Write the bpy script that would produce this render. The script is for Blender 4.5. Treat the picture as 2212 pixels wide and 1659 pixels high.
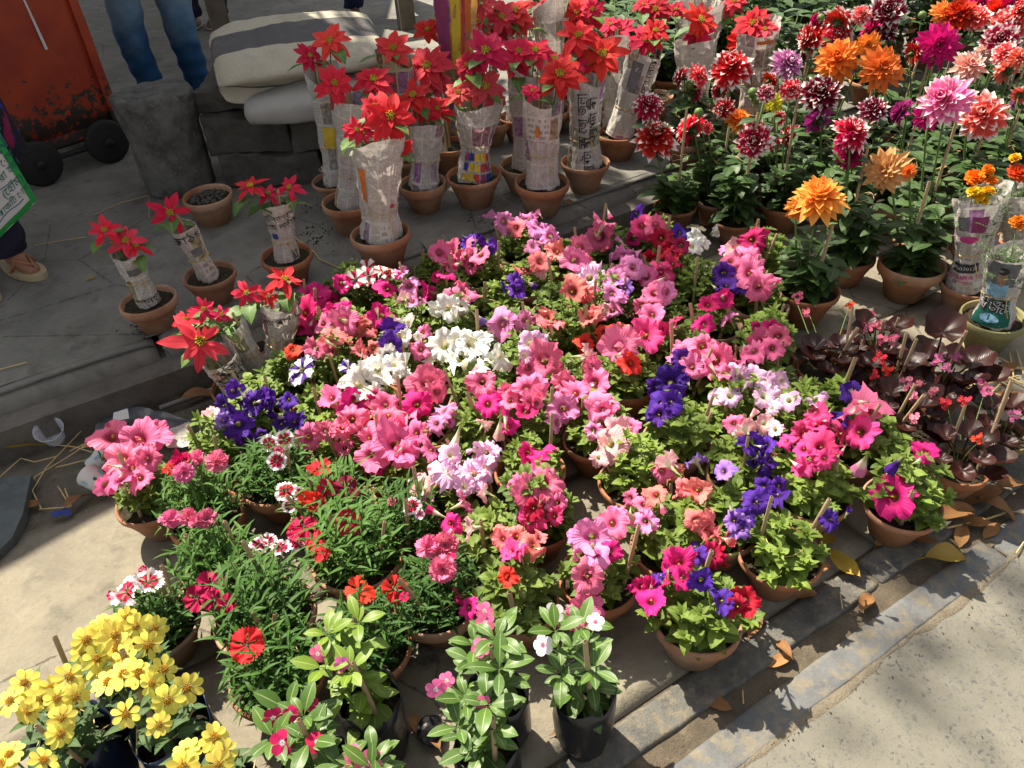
import bpy, bmesh, math, random
import numpy as np
from mathutils import Vector, Matrix, Quaternion, noise as mnoise

# ------------------------------------------------------------------ camera, sky, sun, exposure
scene = bpy.context.scene
for o in list(bpy.data.objects):
    bpy.data.objects.remove(o)
COL = scene.collection

F_PX, CX, CY, CAM_H = 1661.0, 1106.0, 829.5, 1.45      # photo measured on a 2212 x 1659 grid
NADIR = (1230.0, 2900.0)                               # vanishing point of the plumb lines
_d = np.array([NADIR[0]-CX, -(NADIR[1]-CY), -F_PX]); _d /= np.linalg.norm(_d)
_up = -_d
_fw = np.array([0, 0, -1.0]); _fw = _fw-_up*_fw.dot(_up); _fw /= np.linalg.norm(_fw)
_rt = np.cross(_fw, _up)
RCAM = np.array([_rt, _fw, _up])
cam_data = bpy.data.cameras.new('camera')
cam_data.sensor_fit = 'HORIZONTAL'; cam_data.sensor_width = 36.0
cam_data.lens = 36.0*F_PX/2212.0
cam_data.clip_start = 0.02; cam_data.clip_end = 500.0
cam = bpy.data.objects.new('camera', cam_data); COL.objects.link(cam)
_m = Matrix([list(RCAM[i])+[0] for i in range(3)]+[[0, 0, 0, 1]])
_m.translation = Vector((0, 0, CAM_H))
cam.matrix_world = _m
scene.camera = cam

SUN_AZ, SUN_EL = math.radians(139.0), math.radians(54.5)    # azimuth the shadows point to, from +Y towards +X
TO_SUN = Vector((-math.sin(SUN_AZ)*math.cos(SUN_EL), -math.cos(SUN_AZ)*math.cos(SUN_EL), math.sin(SUN_EL)))
world = bpy.data.worlds.new('World'); scene.world = world; world.use_nodes = True
wn = world.node_tree; wn.nodes.clear()
sky = wn.nodes.new('ShaderNodeTexSky'); sky.sky_type = 'NISHITA'; sky.sun_disc = False
sky.sun_elevation = SUN_EL
sky.sun_rotation = math.atan2(TO_SUN.x, TO_SUN.y)
sky.air_density = 1.0; sky.dust_density = 2.5; sky.ozone_density = 1.0
bg = wn.nodes.new('ShaderNodeBackground'); bg.inputs['Strength'].default_value = 0.08
wo = wn.nodes.new('ShaderNodeOutputWorld')
hs_ = wn.nodes.new('ShaderNodeHueSaturation'); hs_.inputs['Saturation'].default_value = 0.22
wn.links.new(sky.outputs[0], hs_.inputs['Color']); wn.links.new(hs_.outputs[0], bg.inputs['Color']); wn.links.new(bg.outputs[0], wo.inputs['Surface'])
sun_data = bpy.data.lights.new('sun', 'SUN'); sun_data.energy = 5.0
sun_data.angle = math.radians(0.55); sun_data.color = (1.0, 0.91, 0.755)
sun = bpy.data.objects.new('sun', sun_data); COL.objects.link(sun)
sun.rotation_euler = (-TO_SUN).to_track_quat('-Z', 'Y').to_euler()
sun.location = (0, 0, 10)
scene.render.engine = 'CYCLES'
scene.view_settings.view_transform = 'Standard'
scene.view_settings.look = 'None'
scene.view_settings.exposure = 1.28
scene.view_settings.gamma = 1.0
scene.view_settings.use_curve_mapping = False
scene.cycles.use_denoising = True
scene.cycles.max_bounces = 7
scene.cycles.transparent_max_bounces = 8
scene.cycles.sample_clamp_indirect = 6.0

# ------------------------------------------------------------------ picture -> place
def ray(u, v):
    return RCAM @ np.array([u-CX, -(v-CY), -F_PX])
def P(u, v, z):
    """where the line of sight through (u, v) meets the level z"""
    d = ray(u, v); t = (z-CAM_H)/d[2]
    return Vector((d[0]*t, d[1]*t, z))
def PV(u, v, q, near=0.0):
    """where the line of sight meets the upright plane through q that faces the viewer"""
    d = ray(u, v); h = np.array([q[0], q[1]]); L = np.linalg.norm(h); n = h/L
    t = (L-near)/(d[0]*n[0]+d[1]*n[1])
    return Vector((d[0]*t, d[1]*t, CAM_H+d[2]*t))
def depth(p):
    return -float((RCAM.T @ np.array([p[0], p[1], p[2]-CAM_H]))[2])
def metres(px, p):
    return px*depth(p)/F_PX
TILES = [(c*553.0, r*553.0) for r in range(3) for c in range(4)]
def T(tile, x, y):
    return TILES[tile][0]+x/3.0, TILES[tile][1]+y/3.0
TH = math.radians(30.0)
EA = Vector((math.cos(TH), math.sin(TH), 0)); EN = Vector((math.sin(TH), -math.cos(TH), 0))
def AS(a, s, z=0.0):
    p = EA*a+EN*s; return Vector((p.x, p.y, z))
PLAT_H, PLAT_S = 0.14, -2.2
def ground_z(p):
    return PLAT_H if Vector((p[0], p[1], 0)).dot(EN) < PLAT_S else 0.0
rng = random.Random(11)
# ------------------------------------------------------------------ materials
class NT:
    def __init__(s, name):
        s.m = bpy.data.materials.new(name); s.m.use_nodes = True
        s.t = s.m.node_tree; s.t.nodes.clear()
        s.out = s.t.nodes.new('ShaderNodeOutputMaterial')
    def n(s, kind, props=None, **inp):
        nd = s.t.nodes.new('ShaderNode'+kind)
        for k, v in (props or {}).items(): setattr(nd, k, v)
        for k, v in inp.items():
            sock = nd.inputs[int(k[1:])] if k[0] == 'i' and k[1:].isdigit() else nd.inputs[k.replace('_', ' ')]
            s.set(sock, v)
        return nd
    def set(s, sock, v):
        if isinstance(v, bpy.types.NodeSocket): s.t.links.new(v, sock)
        elif isinstance(v, bpy.types.Node): s.t.links.new(v.outputs[0], sock)
        elif isinstance(v, (tuple, list)) and len(v) == 3 and sock.type == 'RGBA': sock.default_value = (*v, 1)
        else: sock.default_value = v
    def mth(s, op, a, b=0.0, c=0.0, clamp=False):
        nd = s.t.nodes.new('ShaderNodeMath'); nd.operation = op; nd.use_clamp = clamp
        s.set(nd.inputs[0], a); s.set(nd.inputs[1], b); s.set(nd.inputs[2], c)
        return nd.outputs[0]
    def mix(s, f, a, b, blend='MIX'):
        nd = s.t.nodes.new('ShaderNodeMix'); nd.data_type = 'RGBA'; nd.blend_type = blend
        s.set(nd.inputs[0], f); s.set(nd.inputs[6], a); s.set(nd.inputs[7], b)
        return nd.outputs[2]
    def ramp(s, f, lo, hi, a=0.0, b=1.0, smooth=True):
        nd = s.t.nodes.new('ShaderNodeMapRange'); nd.interpolation_type = 'SMOOTHSTEP' if smooth else 'LINEAR'
        for i, v in enumerate((f, lo, hi, a, b)): s.set(nd.inputs[i], v)
        return nd.outputs[0]
    def noise(s, vec, scale, detail=4.0, rough=0.55, w=None):
        nd = s.t.nodes.new('ShaderNodeTexNoise')
        if w is not None:
            nd.noise_dimensions = '4D'; s.set(nd.inputs['W'], w)
        if vec is not None: s.set(nd.inputs['Vector'], vec)
        nd.inputs['Scale'].default_value = scale; nd.inputs['Detail'].default_value = detail
        nd.inputs['Roughness'].default_value = rough
        return nd.outputs[0]
    def coord(s, which='Object'):
        return s.n('TexCoord').outputs[which]
    def pos(s):
        return s.n('NewGeometry').outputs['Position']
    def attr(s):
        a = s.n('Attribute', {'attribute_name': 'Col'})
        sp = s.n('SeparateColor'); s.t.links.new(a.outputs['Color'], sp.inputs[0])
        return sp.outputs[0], sp.outputs[1], sp.outputs[2]
    def orand(s):
        return s.n('ObjectInfo').outputs['Random']
    def ocol(s):
        return s.n('ObjectInfo').outputs['Color']
    def bump(s, h, strength=0.3, dist=0.01):
        nd = s.n('Bump', None, Strength=strength, Distance=dist, Height=h)
        return nd.outputs[0]
    def done(s, col, rough=0.6, spec=0.4, normal=None, transl=0.0, tcol=None, metal=0.0, emit=None, alpha=None, coat=0.0):
        b = s.n('BsdfPrincipled')
        s.set(b.inputs['Base Color'], col); s.set(b.inputs['Roughness'], rough)
        s.set(b.inputs['Specular IOR Level'], spec); s.set(b.inputs['Metallic'], metal)
        if normal is not None: s.set(b.inputs['Normal'], normal)
        if alpha is not None: s.set(b.inputs['Alpha'], alpha)
        if coat: s.set(b.inputs['Coat Weight'], coat)
        sh = b.outputs[0]
        if transl:
            t = s.n('BsdfTranslucent'); s.set(t.inputs[0], tcol if tcol is not None else col)
            if normal is not None: s.set(t.inputs['Normal'], normal)
            mx = s.n('MixShader'); s.set(mx.inputs[0], transl)
            s.t.links.new(sh, mx.inputs[1]); s.t.links.new(t.outputs[0], mx.inputs[2]); sh = mx.outputs[0]
        s.t.links.new(sh, s.out.inputs[0])
        return s.m

MAT = {}
def simple(name, col, rough=0.6, spec=0.4, var=0.25, scale=30.0, bump=0.15, metal=0.0, transl=0.0, coat=0.0, bscale=None):
    k = NT(name); c = k.coord(); w = k.mth('MULTIPLY', k.orand(), 37.0)
    f = k.noise(c, scale, 5.0, 0.6, w)
    f2 = k.noise(c, scale*0.23, 3.0, 0.5, w)
    v = k.mth('ADD', k.mth('MULTIPLY', k.mth('SUBTRACT', f, 0.5), var*2.0), 1.0)
    v = k.mth('ADD', v, k.mth('MULTIPLY', k.mth('SUBTRACT', f2, 0.5), var*1.6))
    hs = k.n('HueSaturation', None, Color=col, Value=v)
    nb = k.bump(k.noise(c, bscale or scale*1.7, 4.0, 0.6, w), bump, 0.004) if bump else None
    MAT[name] = k.done(hs.outputs[0], rough, spec, nb, transl, None, metal, coat=coat)
    return MAT[name]

def leaf_mat(name, dark, light, rough=0.5, spec=0.35, transl=0.28, rib=(0.25, 0.35, 0.12), ribw=0.045, vein=0.5, under=None, edge=None):
    k = NT(name); u, v, r = k.attr(); c = k.pos()
    n = k.noise(c, 55.0, 3.0, 0.6)
    f = k.mth('ADD', k.mth('MULTIPLY', r, 0.62), k.mth('MULTIPLY', n, 0.5))
    f = k.mth('ADD', f, k.mth('MULTIPLY', k.mth('SUBTRACT', k.orand(), 0.5), 0.5), 0.0, True)
    col = k.mix(f, dark, light)
    au = k.mth('ABSOLUTE', k.mth('SUBTRACT', u, 0.5))
    ph = k.mth('SUBTRACT', k.mth('MULTIPLY', v, 62.0), k.mth('MULTIPLY', au, 58.0))
    vs = k.mth('POWER', k.mth('ABSOLUTE', k.mth('SINE', ph)), 10.0)
    if edge is not None:
        col = k.mix(k.ramp(au, 0.36, 0.5), col, edge)
    col = k.mix(k.mth('MULTIPLY', vs, 0.22*vein), col, rib)
    col = k.mix(k.mth('MULTIPLY', k.ramp(au, 0.0, ribw, 1.0, 0.0), 0.75), col, rib)
    h = k.mth('SUBTRACT', k.mth('MULTIPLY', n, 0.5), k.mth('MULTIPLY', vs, 0.5*vein))
    nb = k.bump(h, 0.35, 0.002)
    tc = k.mix(0.5, col, k.mix(1.0, col, (1.15, 1.25, 0.35), 'MULTIPLY'))
    if under is not None:
        bf = k.n('NewGeometry').outputs['Backfacing']
        col = k.mix(k.mth('MULTIPLY', bf, 0.8), col, under)
    MAT[name] = k.done(col, rough, spec, nb, transl, tc)
    return MAT[name]

def petal_mat(name, mode='plain', transl=0.28, rough=0.62):
    """u = angle or across, v = 0 at the throat .. 1 at the rim; the hue is the object's own colour"""
    k = NT(name); u, v, r = k.attr(); oc = k.ocol(); rd = k.orand()
    hs = k.n('HueSaturation', None, Hue=k.mth('ADD', 0.49, k.mth('MULTIPLY', rd, 0.02)),
             Saturation=1.0, Value=k.mth('ADD', 0.86, k.mth('MULTIPLY', k.mth('FRACT', k.mth('MULTIPLY', rd, 17.3)), 0.28)), Color=oc)
    col = hs.outputs[0]
    dark = k.mix(1.0, col, (0.55, 0.35, 0.45), 'MULTIPLY')
    ang = k.mth('MULTIPLY', u, 2*math.pi)
    vein = k.mth('POWER', k.mth('ABSOLUTE', k.mth('SINE', k.mth('MULTIPLY', ang, 17.5))), 6.0)
    nz = k.noise(k.coord(), 9.0, 3.0, 0.6, k.mth('MULTIPLY', rd, 31.0))
    if mode in ('plain', 'star', 'rimwhite', 'pale_throat'):
        base = k.mix(k.mth('MULTIPLY', vein, 0.10), col, dark)
        if mode == 'pale_throat':
            thr = k.mix(k.ramp(v, 0.12, 0.42), (0.85, 0.80, 0.62), base)
        else:
            thr = k.mix(k.ramp(v, 0.18, 0.36), dark, base)
        if mode == 'star':
            st = k.mth('ABSOLUTE', k.mth('COSINE', k.mth('ADD', k.mth('MULTIPLY', ang, 2.5), k.mth('MULTIPLY', k.mth('SUBTRACT', nz, 0.5), 0.8))))
            thr = k.mix(k.ramp(st, 0.62, 0.78), thr, (0.86, 0.84, 0.82))
        col2 = k.mix(k.ramp(v, 0.03, 0.16), (0.38, 0.42, 0.16), thr)
    elif mode == 'edge':        # pinks with a pale picotee
        e = k.mth('ADD', v, k.mth('MULTIPLY', k.mth('SUBTRACT', nz, 0.5), 0.45))
        col2 = k.mix(k.ramp(e, 0.55, 0.78), col, (0.88, 0.80, 0.83))
        col2 = k.mix(k.ramp(v, 0.1, 0.28), dark, col2)
    elif mode == 'tip':         # dahlia petals tipped white
        e = k.mth('ADD', v, k.mth('MULTIPLY', k.mth('SUBTRACT', nz, 0.5), 0.35))
        e = k.mth('ADD', e, k.mth('MULTIPLY', k.mth('SUBTRACT', r, 0.5), 0.25))
        col2 = k.mix(k.ramp(e, 0.74, 0.93), k.mix(k.ramp(v, 0.0, 0.45), dark, col), (0.88, 0.80, 0.76))
    elif mode == 'bract':
        au = k.mth('ABSOLUTE', k.mth('SUBTRACT', u, 0.5))
        ph = k.mth('SUBTRACT', k.mth('MULTIPLY', v, 46.0), k.mth('MULTIPLY', au, 50.0))
        vs = k.mth('POWER', k.mth('ABSOLUTE', k.mth('SINE', ph)), 9.0)
        rb = k.mth('MAXIMUM', k.mth('MULTIPLY', vs, 0.35), k.ramp(au, 0.0, 0.05, 0.8, 0.0))
        col2 = k.mix(rb, col, dark)
    elif mode == 'eye':         # periwinkle: small pale eye
        col2 = k.mix(k.ramp(v, 0.08, 0.24), (0.9, 0.85, 0.86), col)
    elif mode == 'pinkeye':
        col2 = k.mix(k.ramp(v, 0.06, 0.34), (0.72, 0.05, 0.22), col)
    else:
        dk2 = k.mix(0.45, col, dark)
        col2 = k.mix(k.ramp(v, 0.0, 0.4), dk2, k.mix(k.mth('MULTIPLY', nz, 0.2), col, dk2))
    nb = k.bump(k.mth('ADD', k.mth('MULTIPLY', nz, 0.6), k.mth('MULTIPLY', vein, -0.22)), 0.3, 0.02)
    MAT[name] = k.done(col2, rough, 0.25, nb, transl, col2)
    return MAT[name]

for m_ in ('plain', 'star', 'pale_throat', 'edge', 'tip', 'bract', 'eye', 'pinkeye', 'deep'):
    petal_mat('petal_'+m_, m_)
leaf_mat('leaf_petunia', (0.032, 0.075, 0.010), (0.22, 0.31, 0.045), 0.5, 0.35, 0.34, (0.30, 0.42, 0.14), 0.05, 0.5)
leaf_mat('leaf_dianthus', (0.010, 0.042, 0.007), (0.075, 0.17, 0.026), 0.6, 0.22, 0.26, (0.10, 0.20, 0.05), 0.06, 0.0)
leaf_mat('leaf_vinca', (0.030, 0.085, 0.012), (0.10, 0.19, 0.025), 0.36, 0.5, 0.25, (0.42, 0.52, 0.22), 0.05, 0.6)
leaf_mat('leaf_vinca_pale', (0.09, 0.17, 0.016), (0.20, 0.30, 0.025), 0.4, 0.5, 0.28, (0.42, 0.52, 0.16), 0.05, 0.6)
leaf_mat('leaf_zinnia', (0.030, 0.07, 0.020), (0.095, 0.155, 0.055), 0.6, 0.3, 0.22, (0.17, 0.25, 0.11), 0.04, 0.3)
leaf_mat('leaf_dahlia', (0.014, 0.042, 0.010), (0.065, 0.125, 0.028), 0.42, 0.45, 0.25, (0.13, 0.2, 0.07), 0.04, 0.9)
leaf_mat('leaf_poinsettia', (0.03, 0.085, 0.018), (0.12, 0.23, 0.035), 0.45, 0.4, 0.28, (0.25, 0.34, 0.10), 0.05, 1.0)
leaf_mat('leaf_begonia', (0.010, 0.0045, 0.004), (0.055, 0.012, 0.008), 0.34, 0.45, 0.28, (0.045, 0.008, 0.006), 0.03, 0.8, under=(0.13, 0.012, 0.012), edge=(0.06, 0.012, 0.012))
leaf_mat('leaf_tree', (0.03, 0.075, 0.018), (0.09, 0.17, 0.03), 0.45, 0.4, 0.3)
leaf_mat('leaf_dry', (0.13, 0.055, 0.02), (0.34, 0.17, 0.06), 0.6, 0.3, 0.12, (0.22, 0.10, 0.04), 0.03, 0.8)
leaf_mat('leaf_yellow', (0.27, 0.16, 0.025), (0.42, 0.28, 0.035), 0.5, 0.4, 0.18, (0.35, 0.25, 0.06), 0.03, 0.6)
simple('stem_green', (0.10, 0.17, 0.04), 0.55, 0.35, 0.3, 80.0, 0.0)
simple('bamboo', (0.40, 0.29, 0.17), 0.6, 0.35, 0.3, 60.0, 0.2)
simple('straw', (0.52, 0.38, 0.17), 0.65, 0.3, 0.3, 70.0, 0.0)
simple('flower_eye', (0.46, 0.36, 0.03), 0.6, 0.3, 0.5, 60.0, 0.4)
simple('zinnia_eye', (0.62, 0.30, 0.02), 0.6, 0.3, 0.5, 90.0, 0.5)
simple('black_plastic', (0.013, 0.014, 0.016), 0.32, 0.5, 0.4, 40.0, 0.7, bscale=22.0)
simple('blue_plastic', (0.012, 0.022, 0.05), 0.32, 0.5, 0.4, 40.0, 0.7, bscale=22.0)
simple('skin_tan', (0.28, 0.13, 0.075), 0.5, 0.4, 0.12, 20.0, 0.1)
simple('hair_black', (0.012, 0.010, 0.009), 0.4, 0.5, 0.3, 50.0, 0.2)
simple('steel', (0.55, 0.55, 0.53), 0.22, 0.5, 0.15, 20.0, 0.05, metal=1.0)
simple('wood_old', (0.13, 0.105, 0.075), 0.8, 0.25, 0.5, 14.0, 0.5)
simple('wood_grey', (0.19, 0.18, 0.165), 0.8, 0.25, 0.4, 14.0, 0.5)
simple('rubber_black', (0.018, 0.017, 0.016), 0.7, 0.3, 0.4, 30.0, 0.3)
simple('bark', (0.09, 0.065, 0.045), 0.85, 0.2, 0.5, 16.0, 0.8)
simple('sole_cream', (0.42, 0.34, 0.2), 0.7, 0.3, 0.2, 30.0, 0.2)
simple('strap_tan', (0.38, 0.17, 0.09), 0.6, 0.3, 0.2, 30.0, 0.1)
simple('shoe_brown', (0.10, 0.055, 0.035), 0.5, 0.4, 0.3, 20.0, 0.2)
simple('cloth_dark', (0.020, 0.018, 0.035), 0.85, 0.2, 0.4, 18.0, 0.3)
simple('cloth_shirt', (0.20, 0.22, 0.25), 0.85, 0.2, 0.2, 12.0, 0.3)
simple('ink', (0.035, 0.033, 0.035), 0.8, 0.2, 0.3, 60.0, 0.0)
simple('ink_blue', (0.03, 0.05, 0.2), 0.8, 0.2, 0.2, 60.0, 0.0)
simple('ink_green', (0.015, 0.11, 0.085), 0.8, 0.2, 0.2, 60.0, 0.0)
simple('ink_orange', (0.55, 0.15, 0.03), 0.8, 0.2, 0.2, 60.0, 0.0)
simple('ink_pink', (0.50, 0.05, 0.20), 0.8, 0.2, 0.2, 60.0, 0.0)
simple('ink_maroon', (0.26, 0.05, 0.13), 0.8, 0.2, 0.25, 60.0, 0.0)
simple('ink_red', (0.48, 0.05, 0.05), 0.8, 0.2, 0.2, 60.0, 0.0)
simple('ink_yellow', (0.60, 0.42, 0.04), 0.8, 0.2, 0.3, 60.0, 0.0)
simple('ink_grey', (0.14, 0.14, 0.14), 0.8, 0.2, 0.6, 90.0, 0.0)
simple('ink_sky', (0.22, 0.40, 0.55), 0.8, 0.2, 0.3, 50.0, 0.0)
simple('ink_skin', (0.35, 0.20, 0.13), 0.8, 0.2, 0.25, 60.0, 0.0)
simple('paper_white', (0.60, 0.59, 0.57), 0.8, 0.2, 0.12, 20.0, 0.2, transl=0.15)
simple('green_tape', (0.02, 0.25, 0.05), 0.6, 0.3, 0.15, 20.0, 0.1)
simple('cup_paper', (0.62, 0.62, 0.60), 0.5, 0.4, 0.08, 20.0, 0.0)
simple('marigold_leaf', (0.06, 0.13, 0.03), 0.55, 0.35, 0.3, 60.0, 0.0, transl=0.2)

def mk_terracotta(name, a, b, pale, moss):
    k = NT(name); c = k.coord(); w = k.mth('MULTIPLY', k.orand(), 53.0)
    n1 = k.noise(c, 9.0, 5.0, 0.6, w); n2 = k.noise(c, 38.0, 5.0, 0.65, w); n3 = k.noise(c, 4.0, 3.0, 0.5, k.mth('ADD', w, 9.0))
    col = k.mix(k.ramp(n1, 0.3, 0.7), a, b)
    col = k.mix(k.mth('MULTIPLY', k.ramp(n3, 0.45, 0.66), 0.7), col, pale)
    z = k.n('SeparateXYZ'); k.set(z.inputs[0], c)
    damp = k.mth('MULTIPLY', k.ramp(k.mth('ADD', z.outputs[2], k.mth('MULTIPLY', n1, 0.07)), 0.03, 0.13, 1.0, 0.0), 0.65)
    col = k.mix(damp, col, moss)
    hs = k.n('HueSaturation', None, Color=col, Value=k.mth('ADD', 0.6, k.mth('MULTIPLY', n2, 0.8)))
    bp = k.bump(k.mth('ADD', n2, k.mth('MULTIPLY', n1, 0.6)), 0.45, 0.004)
    MAT[name] = k.done(hs.outputs[0], 0.82, 0.22, bp)
mk_terracotta('terracotta', (0.36, 0.15, 0.072), (0.245, 0.10, 0.05), (0.44, 0.30, 0.205), (0.105, 0.078, 0.042))
mk_terracotta('terracotta_dusty', (0.33, 0.16, 0.09), (0.24, 0.12, 0.07), (0.40, 0.31, 0.24), (0.10, 0.085, 0.055))
mk_terracotta('terracotta_mossy', (0.17, 0.155, 0.06), (0.20, 0.13, 0.06), (0.26, 0.25, 0.12), (0.05, 0.06, 0.025))

def mk_soil():
    k = NT('soil'); c = k.pos()
    n = k.noise(c, 130.0, 5.0, 0.7); n2 = k.noise(c, 30.0, 3.0, 0.6)
    col = k.mix(k.ramp(n, 0.35, 0.75), (0.022, 0.018, 0.013), (0.085, 0.068, 0.045))
    col = k.mix(k.mth('MULTIPLY', k.ramp(n2, 0.55, 0.7), 0.5), col, (0.05, 0.065, 0.02))
    MAT['soil'] = k.done(col, 0.95, 0.15, k.bump(n, 0.9, 0.008))
mk_soil()

def mk_ground(name, a, b, stain, agg=None, scale=1.0, rough=0.85, bump=0.4, crack=0.0, vary=1.0, st=0.52):
    k = NT(name); c = k.pos()
    n1 = k.noise(c, 2.6*scale, 6.0, 0.62); n2 = k.noise(c, 26.0*scale, 6.0, 0.7); n3 = k.noise(c, 240.0, 3.0, 0.7)
    n4 = k.noise(c, 7.0*scale, 5.0, 0.65)
    col = k.mix(k.ramp(n1, 0.32, 0.68), a, b)
    col = k.mix(k.mth('MULTIPLY', k.ramp(n4, st, st+0.18), 0.6 if st > .5 else 0.85), col, stain)
    v = k.mth('ADD', k.mth('ADD', 1.0-0.40*vary, k.mth('MULTIPLY', n2, 0.5*vary)), k.mth('MULTIPLY', n3, 0.3*vary))
    hs = k.n('HueSaturation', None, Color=col, Value=v); col = hs.outputs[0]
    h = k.mth('ADD', k.mth('MULTIPLY', n2, 0.7), k.mth('MULTIPLY', n3, 0.4))
    if agg is not None:
        wob = k.n('VectorMath', {'operation': 'ADD'}); k.set(wob.inputs[0], c)
        sc = k.n('VectorMath', {'operation': 'SCALE'}); nc = k.n('TexNoise'); k.set(nc.inputs['Vector'], c); nc.inputs['Scale'].default_value = 70.0
        k.set(sc.inputs[0], nc.outputs['Color']); sc.inputs['Scale'].default_value = 0.02; k.set(wob.inputs[1], sc.outputs[0])
        for (vs_, lo_, hi_, th_, am_) in ((105.0, 0.22, 0.48, 0.5, 0.95), (55.0, 0.22, 0.46, 0.74, 0.9), (200.0, 0.25, 0.5, 0.35, 0.6)):
            vo = k.n('TexVoronoi', {'feature': 'F1'}); k.set(vo.inputs['Vector'], wob.outputs[0]); vo.inputs['Scale'].default_value = vs_
            pick = k.n('SeparateColor'); k.set(pick.inputs[0], vo.outputs['Color'])
            on = k.mth('MULTIPLY', k.ramp(vo.outputs['Distance'], lo_, hi_, 1.0, 0.0), k.ramp(pick.outputs[0], th_, th_+0.1))
            on = k.mth('MULTIPLY', on, k.mth('MULTIPLY', k.mth('ADD', 0.15, k.mth('MULTIPLY', pick.outputs[1], 0.85)), am_))
            on = k.mth('MULTIPLY', on, k.ramp(n4, 0.35, 0.6, 0.35, 1.0))
            col = k.mix(on, col, agg)
            h = k.mth('ADD', h, k.mth('MULTIPLY', on, 0.5))
    if crack:
        vo = k.n('TexVoronoi', {'feature': 'DISTANCE_TO_EDGE'}); k.set(vo.inputs['Vector'], c); vo.inputs['Scale'].default_value = 1.7
        cr = k.mth('MULTIPLY', k.ramp(k.mth('ADD', vo.outputs['Distance'], k.mth('MULTIPLY', k.mth('SUBTRACT', n2, 0.5), 0.03)), 0.0, 0.006, 1.0, 0.0), crack)
        col = k.mix(cr, col, (0.04, 0.035, 0.03)); h = k.mth('SUBTRACT', h, cr)
    MAT[name] = k.done(col, rough, 0.25, k.bump(h, bump, 0.006))
mk_ground('pavement', (0.23, 0.202, 0.147), (0.165, 0.146, 0.111), (0.10, 0.092, 0.076), None, 1.8, bump=0.6, crack=0.55)
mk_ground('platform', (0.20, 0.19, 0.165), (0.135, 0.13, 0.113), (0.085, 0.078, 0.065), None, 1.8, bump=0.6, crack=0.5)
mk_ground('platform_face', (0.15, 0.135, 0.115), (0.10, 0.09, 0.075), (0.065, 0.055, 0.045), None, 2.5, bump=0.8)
mk_ground('kerb', (0.14, 0.135, 0.118), (0.075, 0.075, 0.071), (0.185, 0.155, 0.108), None, 6.0, bump=0.9, st=0.46)
mk_ground('sand', (0.205, 0.176, 0.127), (0.164, 0.135, 0.094), (0.131, 0.102, 0.070), None, 8.0, bump=1.0)
mk_ground('edging', (0.140, 0.143, 0.143), (0.095, 0.098, 0.100), (0.180, 0.155, 0.112), None, 4.0, bump=0.5, st=0.45)
mk_ground('road', (0.165, 0.154, 0.124), (0.140, 0.133, 0.110), (0.112, 0.104, 0.084), (0.060, 0.064, 0.070), 1.6, bump=0.22, vary=0.55)
mk_ground('dirt', (0.12, 0.095, 0.065), (0.075, 0.06, 0.042), (0.17, 0.14, 0.095), None, 5.0, bump=1.0)
mk_ground('gutter', (0.145, 0.125, 0.095), (0.095, 0.083, 0.063), (0.055, 0.048, 0.038), None, 4.0, bump=1.0)
mk_ground('stone_dark', (0.15, 0.145, 0.13), (0.075, 0.073, 0.066), (0.21, 0.205, 0.18), None, 6.0, bump=1.0)
mk_ground('stone_ledge', (0.104, 0.095, 0.081), (0.063, 0.059, 0.050), (0.045, 0.041, 0.036), None, 4.0, bump=1.0)
mk_ground('slab_dark', (0.10, 0.115, 0.115), (0.07, 0.08, 0.08), (0.05, 0.055, 0.055), None, 3.0, bump=0.4)

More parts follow.
